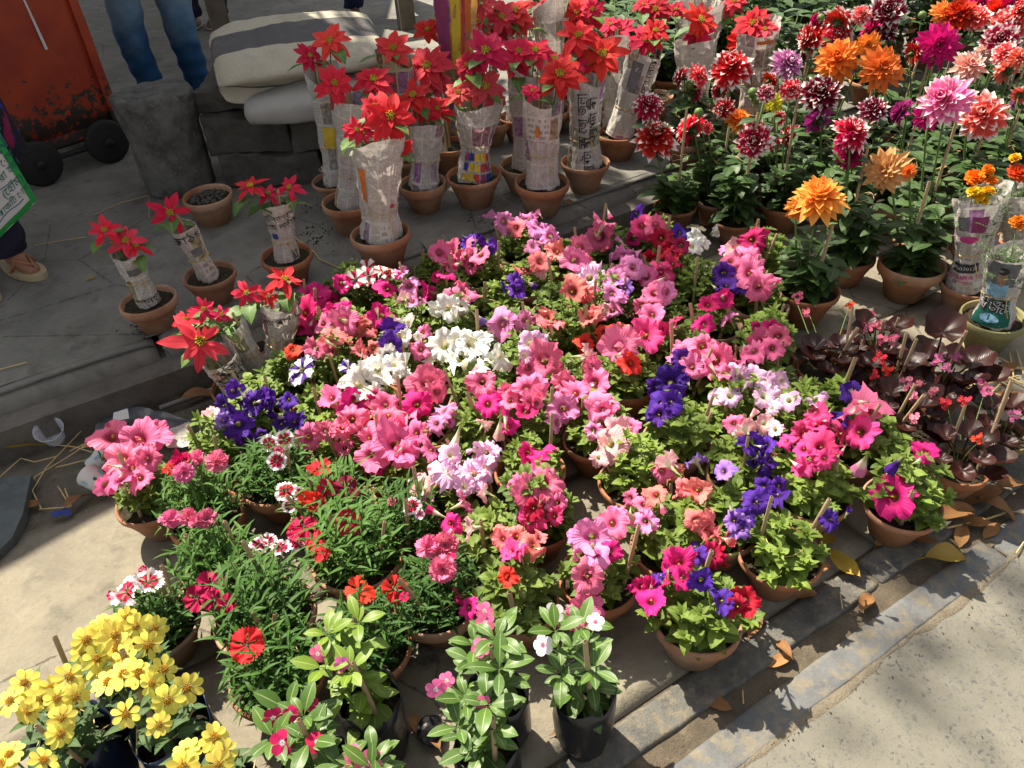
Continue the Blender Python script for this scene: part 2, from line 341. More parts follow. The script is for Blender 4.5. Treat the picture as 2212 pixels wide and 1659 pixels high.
def mk_paper(name, paper, warm=False, pic=0.80, dense=0.46):
    """newsprint: u, v are metres on the sheet"""
    k = NT(name); u, v, r = k.attr()
    rd = k.mth('MULTIPLY', k.orand(), 9.0)
    uu = k.mth('ADD', u, rd); vv = k.mth('ADD', v, k.mth('MULTIPLY', rd, 1.7))
    colw, blk, line = 0.046, 0.085, 0.0040
    cu = k.mth('FLOOR', k.mth('DIVIDE', uu, colw)); cv = k.mth('FLOOR', k.mth('DIVIDE', vv, blk))
    def wn(a, b, ch=0):
        cmb = k.n('CombineXYZ'); k.set(cmb.inputs[0], a); k.set(cmb.inputs[1], b); cmb.inputs[2].default_value = 3.7
        w = k.n('TexWhiteNoise', {'noise_dimensions': '3D'}); k.set(w.inputs[0], cmb.outputs[0])
        return w
    cell = wn(cu, cv); cellv = cell.outputs['Value']
    li = k.mth('FLOOR', k.mth('DIVIDE', vv, line)); lf = k.mth('FRACT', k.mth('DIVIDE', vv, line))
    word = wn(k.mth('FLOOR', k.mth('DIVIDE', uu, 0.006)), li).outputs['Value']
    ink = k.mth('MULTIPLY', k.mth('GREATER_THAN', lf, 0.45), k.ramp(word, 0.15, 0.4, 0.1, 1.0))
    gut = k.mth('GREATER_THAN', k.mth('FRACT', k.mth('DIVIDE', uu, colw)), 0.12)
    gutv = k.mth('GREATER_THAN', k.mth('FRACT', k.mth('DIVIDE', vv, blk)), 0.10)
    ink = k.mth('MULTIPLY', k.mth('MULTIPLY', ink, gut), gutv)
    head = k.mth('MULTIPLY', k.mth('GREATER_THAN', cellv, 0.62), k.mth('LESS_THAN', cellv, 0.70))
    hl = k.mth('MULTIPLY', k.mth('GREATER_THAN', wn(k.mth('FLOOR', k.mth('DIVIDE', uu, 0.006)), k.mth('FLOOR', k.mth('DIVIDE', vv, 0.02))).outputs['Value'], 0.35),
               k.mth('GREATER_THAN', k.mth('FRACT', k.mth('DIVIDE', vv, 0.02)), 0.45))
    ink = k.mth('ADD', k.mth('MULTIPLY', ink, k.mth('SUBTRACT', 1.0, head)), k.mth('MULTIPLY', k.mth('MULTIPLY', hl, head), gut))
    col = k.mix(k.mth('MULTIPLY', ink, dense), paper, (0.05, 0.05, 0.055))
    pf = k.mth('MULTIPLY', k.mth('MULTIPLY', k.mth('GREATER_THAN', cellv, pic), gut), gutv)
    pn = k.noise(k.n('CombineXYZ', None, X=uu, Y=vv), 60.0, 4.0, 0.65)
    hs = k.n('HueSaturation', None, Saturation=1.1 if warm else 0.75, Value=0.55, Color=cell.outputs['Color'])
    pc = k.mix(k.ramp(pn, 0.35, 0.65), k.mix(0.7, hs.outputs[0], (0.08, 0.07, 0.07)), k.mix(0.4, hs.outputs[0], (0.5, 0.4, 0.2) if warm else (0.4, 0.38, 0.36)))
    col = k.mix(pf, col, pc)
    dirty = k.noise(k.pos(), 14.0, 4.0, 0.6)
    col = k.mix(k.mth('MULTIPLY', k.ramp(dirty, 0.5, 0.8), 0.2), col, (0.32, 0.28, 0.22))
    MAT[name] = k.done(col, 0.85, 0.15, k.bump(k.noise(k.pos(), 30.0, 4.0, 0.6), 0.5, 0.010), 0.22)
mk_paper('newsprint', (0.60, 0.565, 0.51))
mk_paper('newsprint_pink', (0.61, 0.53, 0.475), pic=0.88)
mk_paper('newsprint_colour', (0.50, 0.42, 0.26), True, 0.35, 0.5)
mk_paper('newsprint_banner', (0.62, 0.34, 0.10), True, 0.45, 0.4)
mk_paper('newsprint_plain', (0.62, 0.58, 0.52), pic=0.97, dense=0.3)

def mk_denim(name, base, fade, fz):
    k = NT(name); c = k.pos(); z = k.n('SeparateXYZ'); k.set(z.inputs[0], c)
    n = k.noise(c, 220.0, 3.0, 0.7); n1 = k.noise(c, 9.0, 4.0, 0.6)
    f = k.mth('MULTIPLY', k.ramp(k.mth('ADD', z.outputs[2], k.mth('MULTIPLY', k.mth('SUBTRACT', n1, 0.5), 0.35)), fz-0.12, fz+0.2), 0.75)
    col = k.mix(f, base, fade)
    hs = k.n('HueSaturation', None, Color=col, Value=k.mth('ADD', 0.65, k.mth('MULTIPLY', n, 0.7)))
    MAT[name] = k.done(hs.outputs[0], 0.9, 0.15, k.bump(n, 0.3, 0.002))
mk_denim('denim', (0.016, 0.065, 0.15), (0.19, 0.27, 0.33), 0.56)
mk_denim('denim_navy', (0.010, 0.016, 0.04), (0.02, 0.03, 0.06), 0.7)

def mk_redpaint():
    k = NT('red_paint'); c = k.coord()
    n = k.noise(c, 6.0, 5.0, 0.65); n2 = k.noise(c, 28.0, 5.0, 0.7)
    col = k.mix(k.ramp(n, 0.3, 0.7), (0.36, 0.045, 0.012), (0.24, 0.026, 0.010))
    z = k.n('SeparateXYZ'); k.set(z.inputs[0], c)
    low = k.mth('MULTIPLY', k.ramp(z.outputs[2], 0.1, 0.5, 1.0, 0.0), 0.28)
    ch = k.ramp(k.mth('ADD', n2, low), 0.66, 0.72)
    col = k.mix(ch, col, (0.035, 0.028, 0.022))
    MAT['red_paint'] = k.done(col, 0.5, 0.4, k.bump(k.mth('SUBTRACT', n, ch), 0.3, 0.004))
mk_redpaint()

def mk_mattress():
    k = NT('mattress'); c = k.coord(); u, v, r = k.attr()
    n = k.noise(c, 8.0, 4.0, 0.6); n2 = k.noise(c, 120.0, 3.0, 0.6)
    band = k.mth('MULTIPLY', k.ramp(u, 0.30, 0.31), k.ramp(u, 0.64, 0.65, 1.0, 0.0))
    col = k.mix(band, (0.43, 0.39, 0.305), (0.10, 0.096, 0.098))
    col = k.mix(k.mth('MULTIPLY', k.ramp(n, 0.5, 0.75), 0.45), col, (0.24, 0.21, 0.16))
    hs = k.n('HueSaturation', None, Color=col, Value=k.mth('ADD', 0.82, k.mth('MULTIPLY', n2, 0.36)))
    MAT['mattress'] = k.done(hs.outputs[0], 0.9, 0.15, k.bump(k.mth('ADD', n, k.mth('MULTIPLY', n2, 0.4)), 0.5, 0.01))
mk_mattress()
simple('sack_cloth', (0.33, 0.32, 0.29), 0.85, 0.2, 0.3, 10.0, 0.5, bscale=8.0)
def mk_clear():
    k = NT('clear_plastic')
    b = k.n('BsdfPrincipled'); b.inputs['Base Color'].default_value = (0.75, 0.78, 0.85, 1)
    b.inputs['Roughness'].default_value = 0.2; b.inputs['Alpha'].default_value = 0.28
    n = k.noise(k.coord(), 30.0, 3.0, 0.6); k.set(b.inputs['Normal'], k.bump(n, 0.8, 0.01))
    k.t.links.new(b.outputs[0], k.out.inputs[0]); MAT['clear_plastic'] = k.m
mk_clear()
def mk_print():
    k = NT('floral_cloth'); c = k.pos()
    n = k.noise(c, 9.0, 2.0, 0.5); n2 = k.noise(c, 11.0, 2.0, 0.5, 5.0)
    col = k.mix(k.ramp(n, 0.56, 0.6), (0.010, 0.009, 0.018), (0.18, 0.008, 0.05))
    col = k.mix(k.ramp(n2, 0.58, 0.62), col, (0.018, 0.02, 0.22))
    MAT['floral_cloth'] = k.done(col, 0.8, 0.2, k.bump(k.noise(c, 30.0, 3.0), 0.3, 0.006))
mk_print()

# ------------------------------------------------------------------ mesh helpers
class MB:
    def __init__(s): s.v, s.f, s.a, s.mi = [], [], [], []
    def vert(s, p, a=(0.5, 0.5, 0.5)):
        s.v.append((p[0], p[1], p[2])); s.a.append(a); return len(s.v)-1
    def face(s, idx, mi=0): s.f.append(tuple(idx)); s.mi.append(mi)
    def grid(s, pts, att, closed=False, mi=0):
        """pts: rows of points"""
        base = len(s.v); n, m = len(pts), len(pts[0])
        for i in range(n):
            for j in range(m):
                p = pts[i][j]; s.v.append((float(p[0]), float(p[1]), float(p[2]))); s.a.append(tuple(map(float, att[i][j])))
        for i in range(n-1):
            for j in range(m if closed else m-1):
                k = (j+1) % m
                s.f.append((base+i*m+j, base+i*m+k, base+(i+1)*m+k, base+(i+1)*m+j)); s.mi.append(mi)
    def leaf(s, base, d, nrm, L, W, curl=0.6, fold=0.25, n=5, across=1, prof=None, rnd=0.5, wav=0.0, mi=0, ph=0.0, twist=0.0):
        d = Vector(d).normalized(); nrm = Vector(nrm); nrm = (nrm-d*nrm.dot(d))
        if nrm.length < 1e-4: nrm = d.orthogonal()
        nrm.normalize(); side = d.cross(nrm)
        p = Vector(base); pts, att = [], []; m = 2*across
        for i in range(n+1):
            t = i/n
            w = 0.5*W*(prof(t) if prof else math.sin(math.pi*min(1, max(0, t))**0.85))
            a = -curl*t
            dd = d*math.cos(a)+nrm*math.sin(a); nn = nrm*math.cos(a)-d*math.sin(a)
            sd = side
            if twist:
                sd = side*math.cos(twist*t)+nn*math.sin(twist*t); nn = nn*math.cos(twist*t)-side*math.sin(twist*t)
            row, ra = [], []
            for j in range(m+1):
                x = (j/m-0.5)*2
                off = sd*(w*x)+nn*(fold*w*abs(x))
                if wav: off = off+nn*(wav*W*math.sin(t*9+ph+x*2)*abs(x))
                row.append(p+off); ra.append((j/m, t, rnd))
            pts.append(row); att.append(ra)
            p = p+dd*(L/n)
        s.grid(pts, att, False, mi)
    def tube(s, path, radii, seg=6, mi=0, rnd=0.5, cap=True):
        pts, att = [], []; up = Vector((0.13, 0.21, 1)).normalized()
        path = [Vector(q) for q in path]
        for i, q in enumerate(path):
            t = (path[min(i+1, len(path)-1)]-path[max(i-1, 0)])
            t = t.normalized() if t.length > 1e-9 else Vector((0, 0, 1))
            x = t.cross(up)
            if x.length < 1e-3: x = t.orthogonal()
            x.normalize(); y = t.cross(x)
            r = radii[i] if isinstance(radii, (list, tuple)) else radii
            pts.append([q+x*(r*math.cos(2*math.pi*j/seg))+y*(r*math.sin(2*math.pi*j/seg)) for j in range(seg)])
            att.append([(j/seg, i/max(1, len(path)-1), rnd) for j in range(seg)])
        b = len(s.v); s.grid(pts, att, True, mi)
        if cap:
            s.face([b+j for j in range(seg)][::-1], mi)
            e = b+(len(path)-1)*seg; s.face([e+j for j in range(seg)], mi)
    def lathe(s, prof, seg=32, mi=0, cap0=False, cap1=False, wob=None):
        pts = []; att = []
        for i, (r, z) in enumerate(prof):
            row = []
            for j in range(seg):
                a = 2*math.pi*j/seg; k = wob(a, z) if wob else 1.0
                row.append((r*k*math.cos(a), r*k*math.sin(a), z))
            pts.append(row); att.append([(j/seg, i/(len(prof)-1), 0.5) for j in range(seg)])
        b = len(s.v); s.grid(pts, att, True, mi)
        if cap0: s.face([b+j for j in range(seg)][::-1], mi)
        if cap1: e = b+(len(prof)-1)*seg; s.face([e+j for j in range(seg)], mi)
    def box(s, lo, hi, mi=0):
        b = len(s.v)
        for z in (lo[2], hi[2]):
            for x, y in ((lo[0], lo[1]), (hi[0], lo[1]), (hi[0], hi[1]), (lo[0], hi[1])):
                s.vert((x, y, z))
        for f in ((3, 2, 1, 0), (4, 5, 6, 7), (0, 1, 5, 4), (1, 2, 6, 5), (2, 3, 7, 6), (3, 0, 4, 7)):
            s.face([b+i for i in f], mi)
    def mesh(s, name, mats, smooth=True):
        me = bpy.data.meshes.new(name); me.from_pydata(s.v, [], s.f)
        for m in mats: me.materials.append(MAT[m] if isinstance(m, str) else m)
        me.polygons.foreach_set('material_index', s.mi)
        if smooth: me.polygons.foreach_set('use_smooth', [True]*len(s.f))
        at = me.attributes.new('Col', 'FLOAT_COLOR', 'POINT')
        arr = np.ones((len(s.v), 4), dtype=np.float32); arr[:, :3] = np.array(s.a, dtype=np.float32)
        at.data.foreach_set('color', arr.ravel()); me.update()
        return me

def add(name, mesh, parent=None, loc=(0, 0, 0), rot=None, scale=1.0, mat=None, color=None, **props):
    o = bpy.data.objects.new(name, mesh)
    sc = (scale,)*3 if isinstance(scale, (int, float)) else scale
    R = rot if rot is not None else Quaternion((1, 0, 0, 0))
    if isinstance(R, (int, float)): R = Quaternion((0, 0, 1), R)
    o.rotation_mode = 'QUATERNION'
    o.location = loc; o.rotation_quaternion = R; o.scale = sc
    if parent is not None: o.parent = parent
    COL.objects.link(o)
    if mat is not None:
        o.material_slots[0].link = 'OBJECT'; o.material_slots[0].material = MAT[mat]
    if color is not None: o.color = (*color, 1)
    for k, v in props.items(): o[k] = v
    return o
def thing(name, loc, label, category, group=None, mesh=None, **kw):
    o = add(name, mesh, None, loc, **kw)
    if mesh is None: o.empty_display_size = 0.05
    o['label'] = label; o['category'] = category
    if group: o['group'] = group
    return o
def face_rot(nrm, spin=0.0):
    q = Vector(nrm).normalized().to_track_quat('Z', 'Y')
    return q @ Quaternion((0, 0, 1), spin)
def rough_mesh(me, amp, freq, seed=0.0, clampz=None):
    for v in me.vertices:
        if clampz is not None and v.co.z <= clampz: continue
        q = v.co*freq+Vector((seed, seed*1.7, -seed))
        v.co += Vector((mnoise.noise(q), mnoise.noise(q+Vector((31, 7, 3))), mnoise.noise(q+Vector((5, 61, 17)))))*amp
    me.update()
# ------------------------------------------------------------------ the setting
def struct(name, mesh, **kw):
    o = add(name, mesh, **kw); o['kind'] = 'structure'; return o
def strip(name, a0, a1, s0, s1, z, mat, na=60, ns=8, amp=0.004, freq=6.0, seed=0.0):
    mb = MB(); pts = []; att = []
    for i in range(ns+1):
        row = []
        for j in range(na+1):
            p = AS(a0+(a1-a0)*j/na, s0+(s1-s0)*i/ns, z)
            p.z += amp*mnoise.noise(Vector((p.x*freq+seed, p.y*freq, seed)))
            row.append(p)
        pts.append(row); att.append([(0.5, 0.5, 0.5)]*(na+1))
    mb.grid(pts[::-1], att)
    return mb.mesh(name, [mat])
mb = MB(); R_ = 150.0
mb.grid([[(-R_, -R_, -0.06), (R_, -R_, -0.06)], [(-R_, R_, -0.06), (R_, R_, -0.06)]], [[(0.5,)*3]*2]*2)
struct('ground', mb.mesh('ground', ['dirt']))
struct('road', strip('road', -8, 10, -0.386, 6.0, -0.011, 'road', 90, 30, 0.003, 3.0))
struct('gutter', strip('gutter', -6, 8, -2.4, -1.74, -0.014, 'gutter', 220, 16, 0.012, 9.0))
struct('dirt_channel', strip('dirt_channel', -6, 8, -0.505, -0.42, -0.010, 'dirt', 300, 8, 0.006, 14.0))

def stone_bar(name, a0, a1, s0, s1, z0, z1, rad, mat, parent, seed, amp=0.004, na=24, chip=0.0):
    """a kerb stone: rounded section drawn out along the street"""
    sec = [(s0+0.002, z0), (s0, z1-0.006), (s0+0.003, z1-0.001)]
    for k in range(1, 6): sec.append((s0+(s1-s0)*k/6, z1))
    for k in range(1, 8):
        a = math.pi/2*(1-k/8); sec.append((s1-rad+rad*math.cos(a), z1-rad+rad*math.sin(a)))
    for k in range(1, 6): sec.append((s1, z1-rad-(z1-rad-z0)*k/5))
    mb = MB(); pts = []; att = []
    for i in range(na+1):
        t = i/na; a = a0+(a1-a0)*t
        end = min(t, 1-t)*(a1-a0); sq = 1.0 if end > 0.02 else 0.93+0.07*math.sqrt(max(0, end/0.02))
        row = []
        for (s_, z_) in sec:
            p = AS(a, (s0+s1)/2+(s_-(s0+s1)/2)*sq, z0+(z_-z0)*sq)
            q = Vector((p.x*7+seed, p.y*7, p.z*7)); n_ = mnoise.noise(q)+0.5*mnoise.noise(q*3.1)
            p += EN*(amp*n_)+Vector((0, 0, amp*0.6*mnoise.noise(q*1.3+Vector((9, 9, 9)))))
            if chip:
                c_ = mnoise.noise(Vector((a*5+seed, s_*3, z_*4)))
                if c_ > 0.35: p += -EN*(chip*(c_-0.35))
            row.append(p)
        pts.append(row); att.append([(0.5, 0.5, 0.5)]*len(sec))
    b = len(mb.v); mb.grid(pts, att); m = len(sec)
    mb.face([b+j for j in range(m)][::-1]); mb.face([b+na*m+j for j in range(m)])
    return add(name, mb.mesh(name, [mat]), parent)

# raised platform: floor sheet and its row of front stones
plat = struct('platform', strip('platform', -9, 9, -14.0, -2.255, PLAT_H+0.0015, 'platform', 120, 90, 0.004, 2.5))
aj = P(338, 735, PLAT_H).dot(EA)
ends = [aj-4.1, aj-2.7, aj-1.34, aj, aj+1.28, aj+2.5, aj+3.8, aj+5.1]
for i in range(len(ends)-1):
    stone_bar('kerb_stone', ends[i]+0.009, ends[i+1]-0.009, -2.36, -2.185, -0.03, PLAT_H+0.0005, 0.06, 'platform', plat, 3.0*i, 0.007, 60, 0.03)
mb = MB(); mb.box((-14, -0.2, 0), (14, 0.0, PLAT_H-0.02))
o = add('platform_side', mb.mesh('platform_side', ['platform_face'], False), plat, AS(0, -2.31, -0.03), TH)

# paved strip between platform and road: slabs on a bed
bed = struct('pavement', strip('pavement', -6, 8, -1.80, -0.50, -0.007, 'dirt', 120, 20, 0.002, 9.0))
slab_me = []
for k in range(3):
    bm = bmesh.new(); bmesh.ops.create_grid(bm, x_segments=14, y_segments=14, size=0.5)
    for v in bm.verts:
        e = max(abs(v.co.x), abs(v.co.y))
        v.co.z = 0.0035*mnoise.noise(Vector((v.co.x*5+k*9, v.co.y*5, 1)))-(0.003 if e > 0.499 else 0.0)
    ed = [e for e in bm.edges if e.is_boundary]
    ex = bmesh.ops.extrude_edge_only(bm, edges=ed)
    for v in [g for g in ex['geom'] if isinstance(g, bmesh.types.BMVert)]: v.co.z -= 0.035
    me = bpy.data.meshes.new('slab'); bm.to_mesh(me); bm.free(); me.materials.append(MAT['pavement'])
    me.polygons.foreach_set('use_smooth', [True]*len(me.polygons)); slab_me.append(me)
r_ = random.Random(5)
for ri, (s0, s1) in enumerate(((-1.785, -1.16), (-1.155, -0.567))):
    a = -2.95+0.33*ri
    while a < 4.2:
        L = 0.78
        add('slab', slab_me[r_.randrange(3)], bed, AS(a+L/2, (s0+s1)/2, r_.uniform(-0.002, 0.002)), TH, (L-0.006, s1-s0-0.005, 1.0))
        a += L
a = -2.4; i = 0
while a < 4.2:
    stone_bar('kerb_stone', a+0.004, a+0.896, -0.563, -0.492, -0.05, 0.001, 0.008, 'kerb', bed, 40+i*2.3, 0.004, 60, 0.012); a += 0.9; i += 1
edging = struct('edging_strip', strip('edging_strip', -6, 8, -0.44, -0.43, -0.03, 'edging', 4, 2, 0.0))
a = -2.1; i = 0
while a < 4.2:
    stone_bar('edging_stone', a+0.003, a+1.197, -0.447, -0.376, -0.05, -0.006, 0.007, 'edging', edging, 90+i*2.9, 0.0035, 80, 0.012); a += 1.2; i += 1
# sand drifted along the road edge
mb = MB(); pts = [[], [], [], []]
for j in range(420):
    a_ = -2.0+j*0.0125
    def nz_(f_, o_): return mnoise.noise(Vector((a_*f_, o_, 0)))
    s0_ = -0.383+0.010*nz_(6, 1)+0.007*nz_(31, 2); s1_ = -0.362+0.016*nz_(5, 7)+0.010*nz_(23, 9)
    pts[0].append(AS(a_, s0_, -0.0082)); pts[1].append(AS(a_, s0_*.6+s1_*.4, -0.0080+0.0006*nz_(40, 3))); pts[2].append(AS(a_, s0_*.25+s1_*.75, -0.0085+0.0006*nz_(44, 5))); pts[3].append(AS(a_, s1_, -0.0118))
mb.grid(pts[::-1], [[(.5,)*3]*420]*4); struct('sand_drift', mb.mesh('sand_drift', ['sand']))
# dark stone slab lying by the gutter
pp = [P(0, 1032, 0.02), P(68, 1027, 0.02), P(50, 1110, 0.02), P(27, 1162, 0.02), P(-40, 1230, 0.02), P(-160, 1160, 0.02)]
c_ = sum(pp, Vector())/len(pp)
mb = MB(); n_ = len(pp)
for z in (-0.03, 0.0):
    for p in pp: mb.vert((p.x-c_.x, p.y-c_.y, z))
mb.face(range(n_, 2*n_)[::-1])
for k in range(n_): mb.face((k, n_+k, n_+(k+1) % n_, (k+1) % n_))
for k in range(len(mb.f)): mb.f[k] = mb.f[k][::-1]
thing('stone_slab', (c_.x, c_.y, 0.022), 'flat dark grey stone slab lying in the gutter by the pale paving', 'slab', None, mb.mesh('stone_slab', ['slab_dark'], False))

# things overhead, out of the picture, that shade the platform: an awning added and outlined for its shadow, and a tree
def shade_pt(x, y, z):      # the point at height z whose shadow falls on (x, y, 0)
    k = z/TO_SUN.z; return Vector((x+TO_SUN.x*k, y+TO_SUN.y*k, z))
AW = 2.55
front = [(-2.9, -0.35), (-1.27, 1.20), (-0.98, 1.46), (-0.60, 1.83), (-0.22, 2.12), (0.10, 2.40), (-0.12, 2.72), (-0.44, 3.02), (-0.56, 3.5), (-0.62, 5.0), (-0.72, 9.5)]
back = [(f_[0]-4.2, f_[1]+3.2+0.25*i_) for i_, f_ in enumerate(front)]
mb = MB(); pts = []; att = []
for i in range(13):
    t = i/12; row = []
    for (f_, b_) in zip(front, back):
        p = shade_pt(*f_, AW).lerp(shade_pt(*b_, AW), t)
        p.z = AW+0.35*t-0.10*math.sin(math.pi*t)+0.02*mnoise.noise(p*2.0); row.append(p)
    pts.append(row); att.append([(0.5,)*3]*len(row))
mb.grid(pts, att)
simple('tarpaulin', (0.030, 0.045, 0.09), 0.5, 0.4, 0.2, 6.0, 0.2, transl=0.05)
awn = thing('tarpaulin_awning', (0, 0, 0), 'dark blue tarpaulin awning added out of view to shade the platform', 'awning')
cloth = add('tarpaulin', mb.mesh('tarpaulin', ['tarpaulin']), awn)
for p in (pts[0][0], pts[12][0], pts[12][5], pts[12][10], pts[0][10]):
    m2 = MB(); m2.tube([(p.x, p.y, 0.0), (p.x, p.y, p.z+0.05)], 0.035, 10)
    add('pole', m2.mesh('pole', ['bamboo']), awn)
# tree
def make_tree(base, crown, rad, nleaf, seed, label):
    r = random.Random(seed)
    t = thing('tree', base, label, 'tree')
    rel = Vector(crown)-Vector(base)
    m2 = MB(); top = Vector((rel.x*0.3, rel.y*0.3, rel.z*0.72))
    m2.tube([(0, 0, 0), (0.03, 0.02, rel.z*0.25), Vector((rel.x*0.12, rel.y*0.12, rel.z*0.5)), top], [0.17, 0.14, 0.12, 0.09], 12)
    tips = []
    for k in range(11):
        d = Vector((r.gauss(0, 1), r.gauss(0, 1), r.gauss(0, 0.6))).normalized()*rad*r.uniform(0.5, 1.0)
        e = rel+Vector((d.x, d.y, d.z*0.7)); mid = top.lerp(e, 0.5)+Vector((0, 0, 0.15))
        m2.tube([top, mid, e], [0.05, 0.028, 0.008], 7); tips.append((mid, e))
    add('trunk', m2.mesh('trunk', ['bark']), t)
    m3 = MB()
    for k in range(nleaf):
        a_, b_ = r.choice(tips); c0 = a_.lerp(b_, r.random()**0.6)+Vector((r.gauss(0, 1), r.gauss(0, 1), r.gauss(0, 1)))*0.16*rad
        d = Vector((r.gauss(0, 1), r.gauss(0, 1), r.gauss(-0.4, 0.7))); L = r.uniform(0.09, 0.16)
        m3.leaf(c0, d, (r.gauss(0, .5), r.gauss(0, .5), 1), L, L*0.42, 0.4, 0.2, 3, rnd=r.random())
    o = add('crown', m3.mesh('crown', ['leaf_tree']), t); o['kind'] = 'stuff'
    return t
cz = shade_pt(0.35, 2.95, 3.9)
make_tree((-3.4, 8.8, PLAT_H), (cz.x, cz.y, 3.9), 0.95, 330, 4, 'street tree whose branch reaches over the potted flowers')
cz = shade_pt(1.32, 0.92, 7.2)
make_tree((-4.6, 9.6, PLAT_H), (cz.x, cz.y, 7.2), 0.75, 240, 9, 'tall street tree with a high sparse branch above the road')
# ------------------------------------------------------------------ flowers, leaves, pots
def ovate(t): return math.sin(math.pi*t**0.72)**0.9 if 0 < t < 1 else 0.03
def lance(t): return (math.sin(math.pi*t**0.6))**1.0 if 0 < t < 1 else 0.05
def round_(t): return (math.sin(math.pi*(0.06+0.94*t)**1.25))**0.55 if t < 1 else 0.12
def obov(t): return (math.sin(math.pi*(t*0.93+0.02)**1.6))**0.75
def grass(t): return min(1.0, t*5+0.3)*(1-t**2.2)+0.02

def petunia_mesh(seed, ruffle=1.0, bell=False, deep=1.0, double=False):
    r = random.Random(seed); mb = MB(); M_ = 45
    layers = 2 if double else 1
    for ly in range(layers):
        A = [r.uniform(-0.60, 0.28) for _ in range(5)]; B = [r.uniform(0.82, 1.12) for _ in range(5)]; bc, bp = r.uniform(-1.3, .25), r.uniform(0, 3.14)
        ph1, ph2 = r.uniform(0, 6.28), r.uniform(0, 6.28); sp = ly*0.63
        rows = [(-0.85*deep, 0.030, 0.0), (-0.55*deep, 0.048, 0.04), (-0.30*deep, 0.075, 0.10), (-0.15*deep, 0.115, 0.17)]
        S = [0.24, 0.34, 0.46, 0.58, 0.70, 0.82, 0.92, 1.0]
        pts, att = [], []
        for (z, rr, s) in rows:
            pts.append([(rr*math.cos(2*math.pi*j/M_+sp), rr*math.sin(2*math.pi*j/M_+sp), z) for j in range(M_)]); att.append([(j/M_, s, 0.5) for j in range(M_)])
        for s in S:
            row = []
            for j in range(M_):
                th = 2*math.pi*j/M_; x = th/(2*math.pi)*5; i0 = int(x) % 5; fr = x-int(x)
                # lobe tilt blended smoothly
                wgt = 0.5-0.5*math.cos(math.pi*fr)
                tilt = A[i0]*(1-wgt)+A[(i0+1) % 5]*wgt; sz = B[i0]*(1-wgt)+B[(i0+1) % 5]*wgt
                notch = abs(math.sin(2.5*th))**6
                R_o = 0.5*sz*(1-0.20*notch*s**2)
                sc = 0.55 if ly else 1.0
                if bell:
                    rr = 0.10+0.17*s**0.8*(1+0.12*math.sin(5*th)); z = -0.10+0.60*s+0.03*math.sin(10*th+ph1)*s
                else:
                    rr = (0.06+(R_o-0.06)*s**0.92)*sc
                    z = -0.13*deep*(1-s)**2.2/0.6+tilt*s**1.7*0.62
                    z += ruffle*s**3*(0.035*math.sin(10*th+ph1)+0.030*math.sin(15*th+ph2)+0.018*math.sin(27*th))
                    z -= 0.03*notch*s**2
                    z += 0.10*s*ly
                    rr *= 1+0.04*ruffle*s**3*math.sin(13*th+ph2)
                    z += bc*(rr*math.cos(th-bp))**2*.8
                row.append((rr*math.cos(th+sp), rr*math.sin(th+sp), z))
            pts.append(row); att.append([(j/M_, s, 0.5) for j in range(M_)])
        mb.grid(pts, att, True)
    for k in range(3):
        a = k*2.1; mb.tube([(0, 0, -0.2*deep), (0.02*math.cos(a), 0.02*math.sin(a), -0.06*deep)], [0.008, 0.014], 5, 1)
    # calyx
    for k in range(5):
        a = 2*math.pi*k/5
        mb.leaf((0.02*math.cos(a), 0.02*math.sin(a), -0.85*deep), (math.cos(a)*0.5, math.sin(a)*0.5, 1), (math.cos(a), math.sin(a), 0), 0.28, 0.07, -0.6, 0.1, 3, mi=2)
    return mb.mesh('petunia_flower', ['petal_plain', 'flower_eye', 'leaf_petunia'])
PETUNIA = [petunia_mesh(100+i, 1.0+0.5*(i % 3)) for i in range(16)]
PET_BELL = [petunia_mesh(200+i, 1.0, True) for i in range(2)]
PET_DOUBLE = [petunia_mesh(300+i, 2.4, False, 1.0, True) for i in range(4)]

def fringed_mesh(seed, double=False):
    r = random.Random(seed); mb = MB()
    for ly in range(3 if double else 1):
        for k in range(5 if not double else 6):
            a0 = 2*math.pi*(k+0.5*ly)/(5 if not double else 6)+r.uniform(-0.1, 0.1)
            wd = 0.60+0.08*r.random(); tilt = r.uniform(-0.4, 0.35)+0.42*ly; R_o = 0.5*(1-0.2*ly)
            pts, att = [], []
            for i in range(6):
                s = i/5; row = []; ra = []
                for j in range(13):
                    x = j/12*2-1; th = a0+x*wd*(0.35+0.65*s**0.6)
                    rr = 0.03+(R_o-0.03)*s
                    if i >= 4: rr *= 1-0.10*x*x+(0.07 if j % 2 else -0.05)*(1 if i == 5 else 0.2)
                    z = tilt*s*s*0.5+0.055*math.sin(x*5+k+s*3)*s+(0.0 if i else -0.10)
                    row.append((rr*math.cos(th), rr*math.sin(th), z)); ra.append((j/12, s, r.random()))
                pts.append(row); att.append(ra)
            mb.grid(pts, att)
    mb.tube([(0, 0, -0.55), (0, 0, -0.08)], [0.05, 0.07], 8, 1)
    for k in range(4):
        a = k*1.6; mb.tube([(0, 0, -0.05), (0.06*math.cos(a), 0.06*math.sin(a), 0.09)], [0.006, 0.004], 4, 2)
    return mb.mesh('dianthus_flower', ['petal_edge', 'leaf_dianthus', 'paper_white'])
DIAN = [fringed_mesh(400+i) for i in range(5)]; DIAN_D = [fringed_mesh(450+i, True) for i in range(4)]

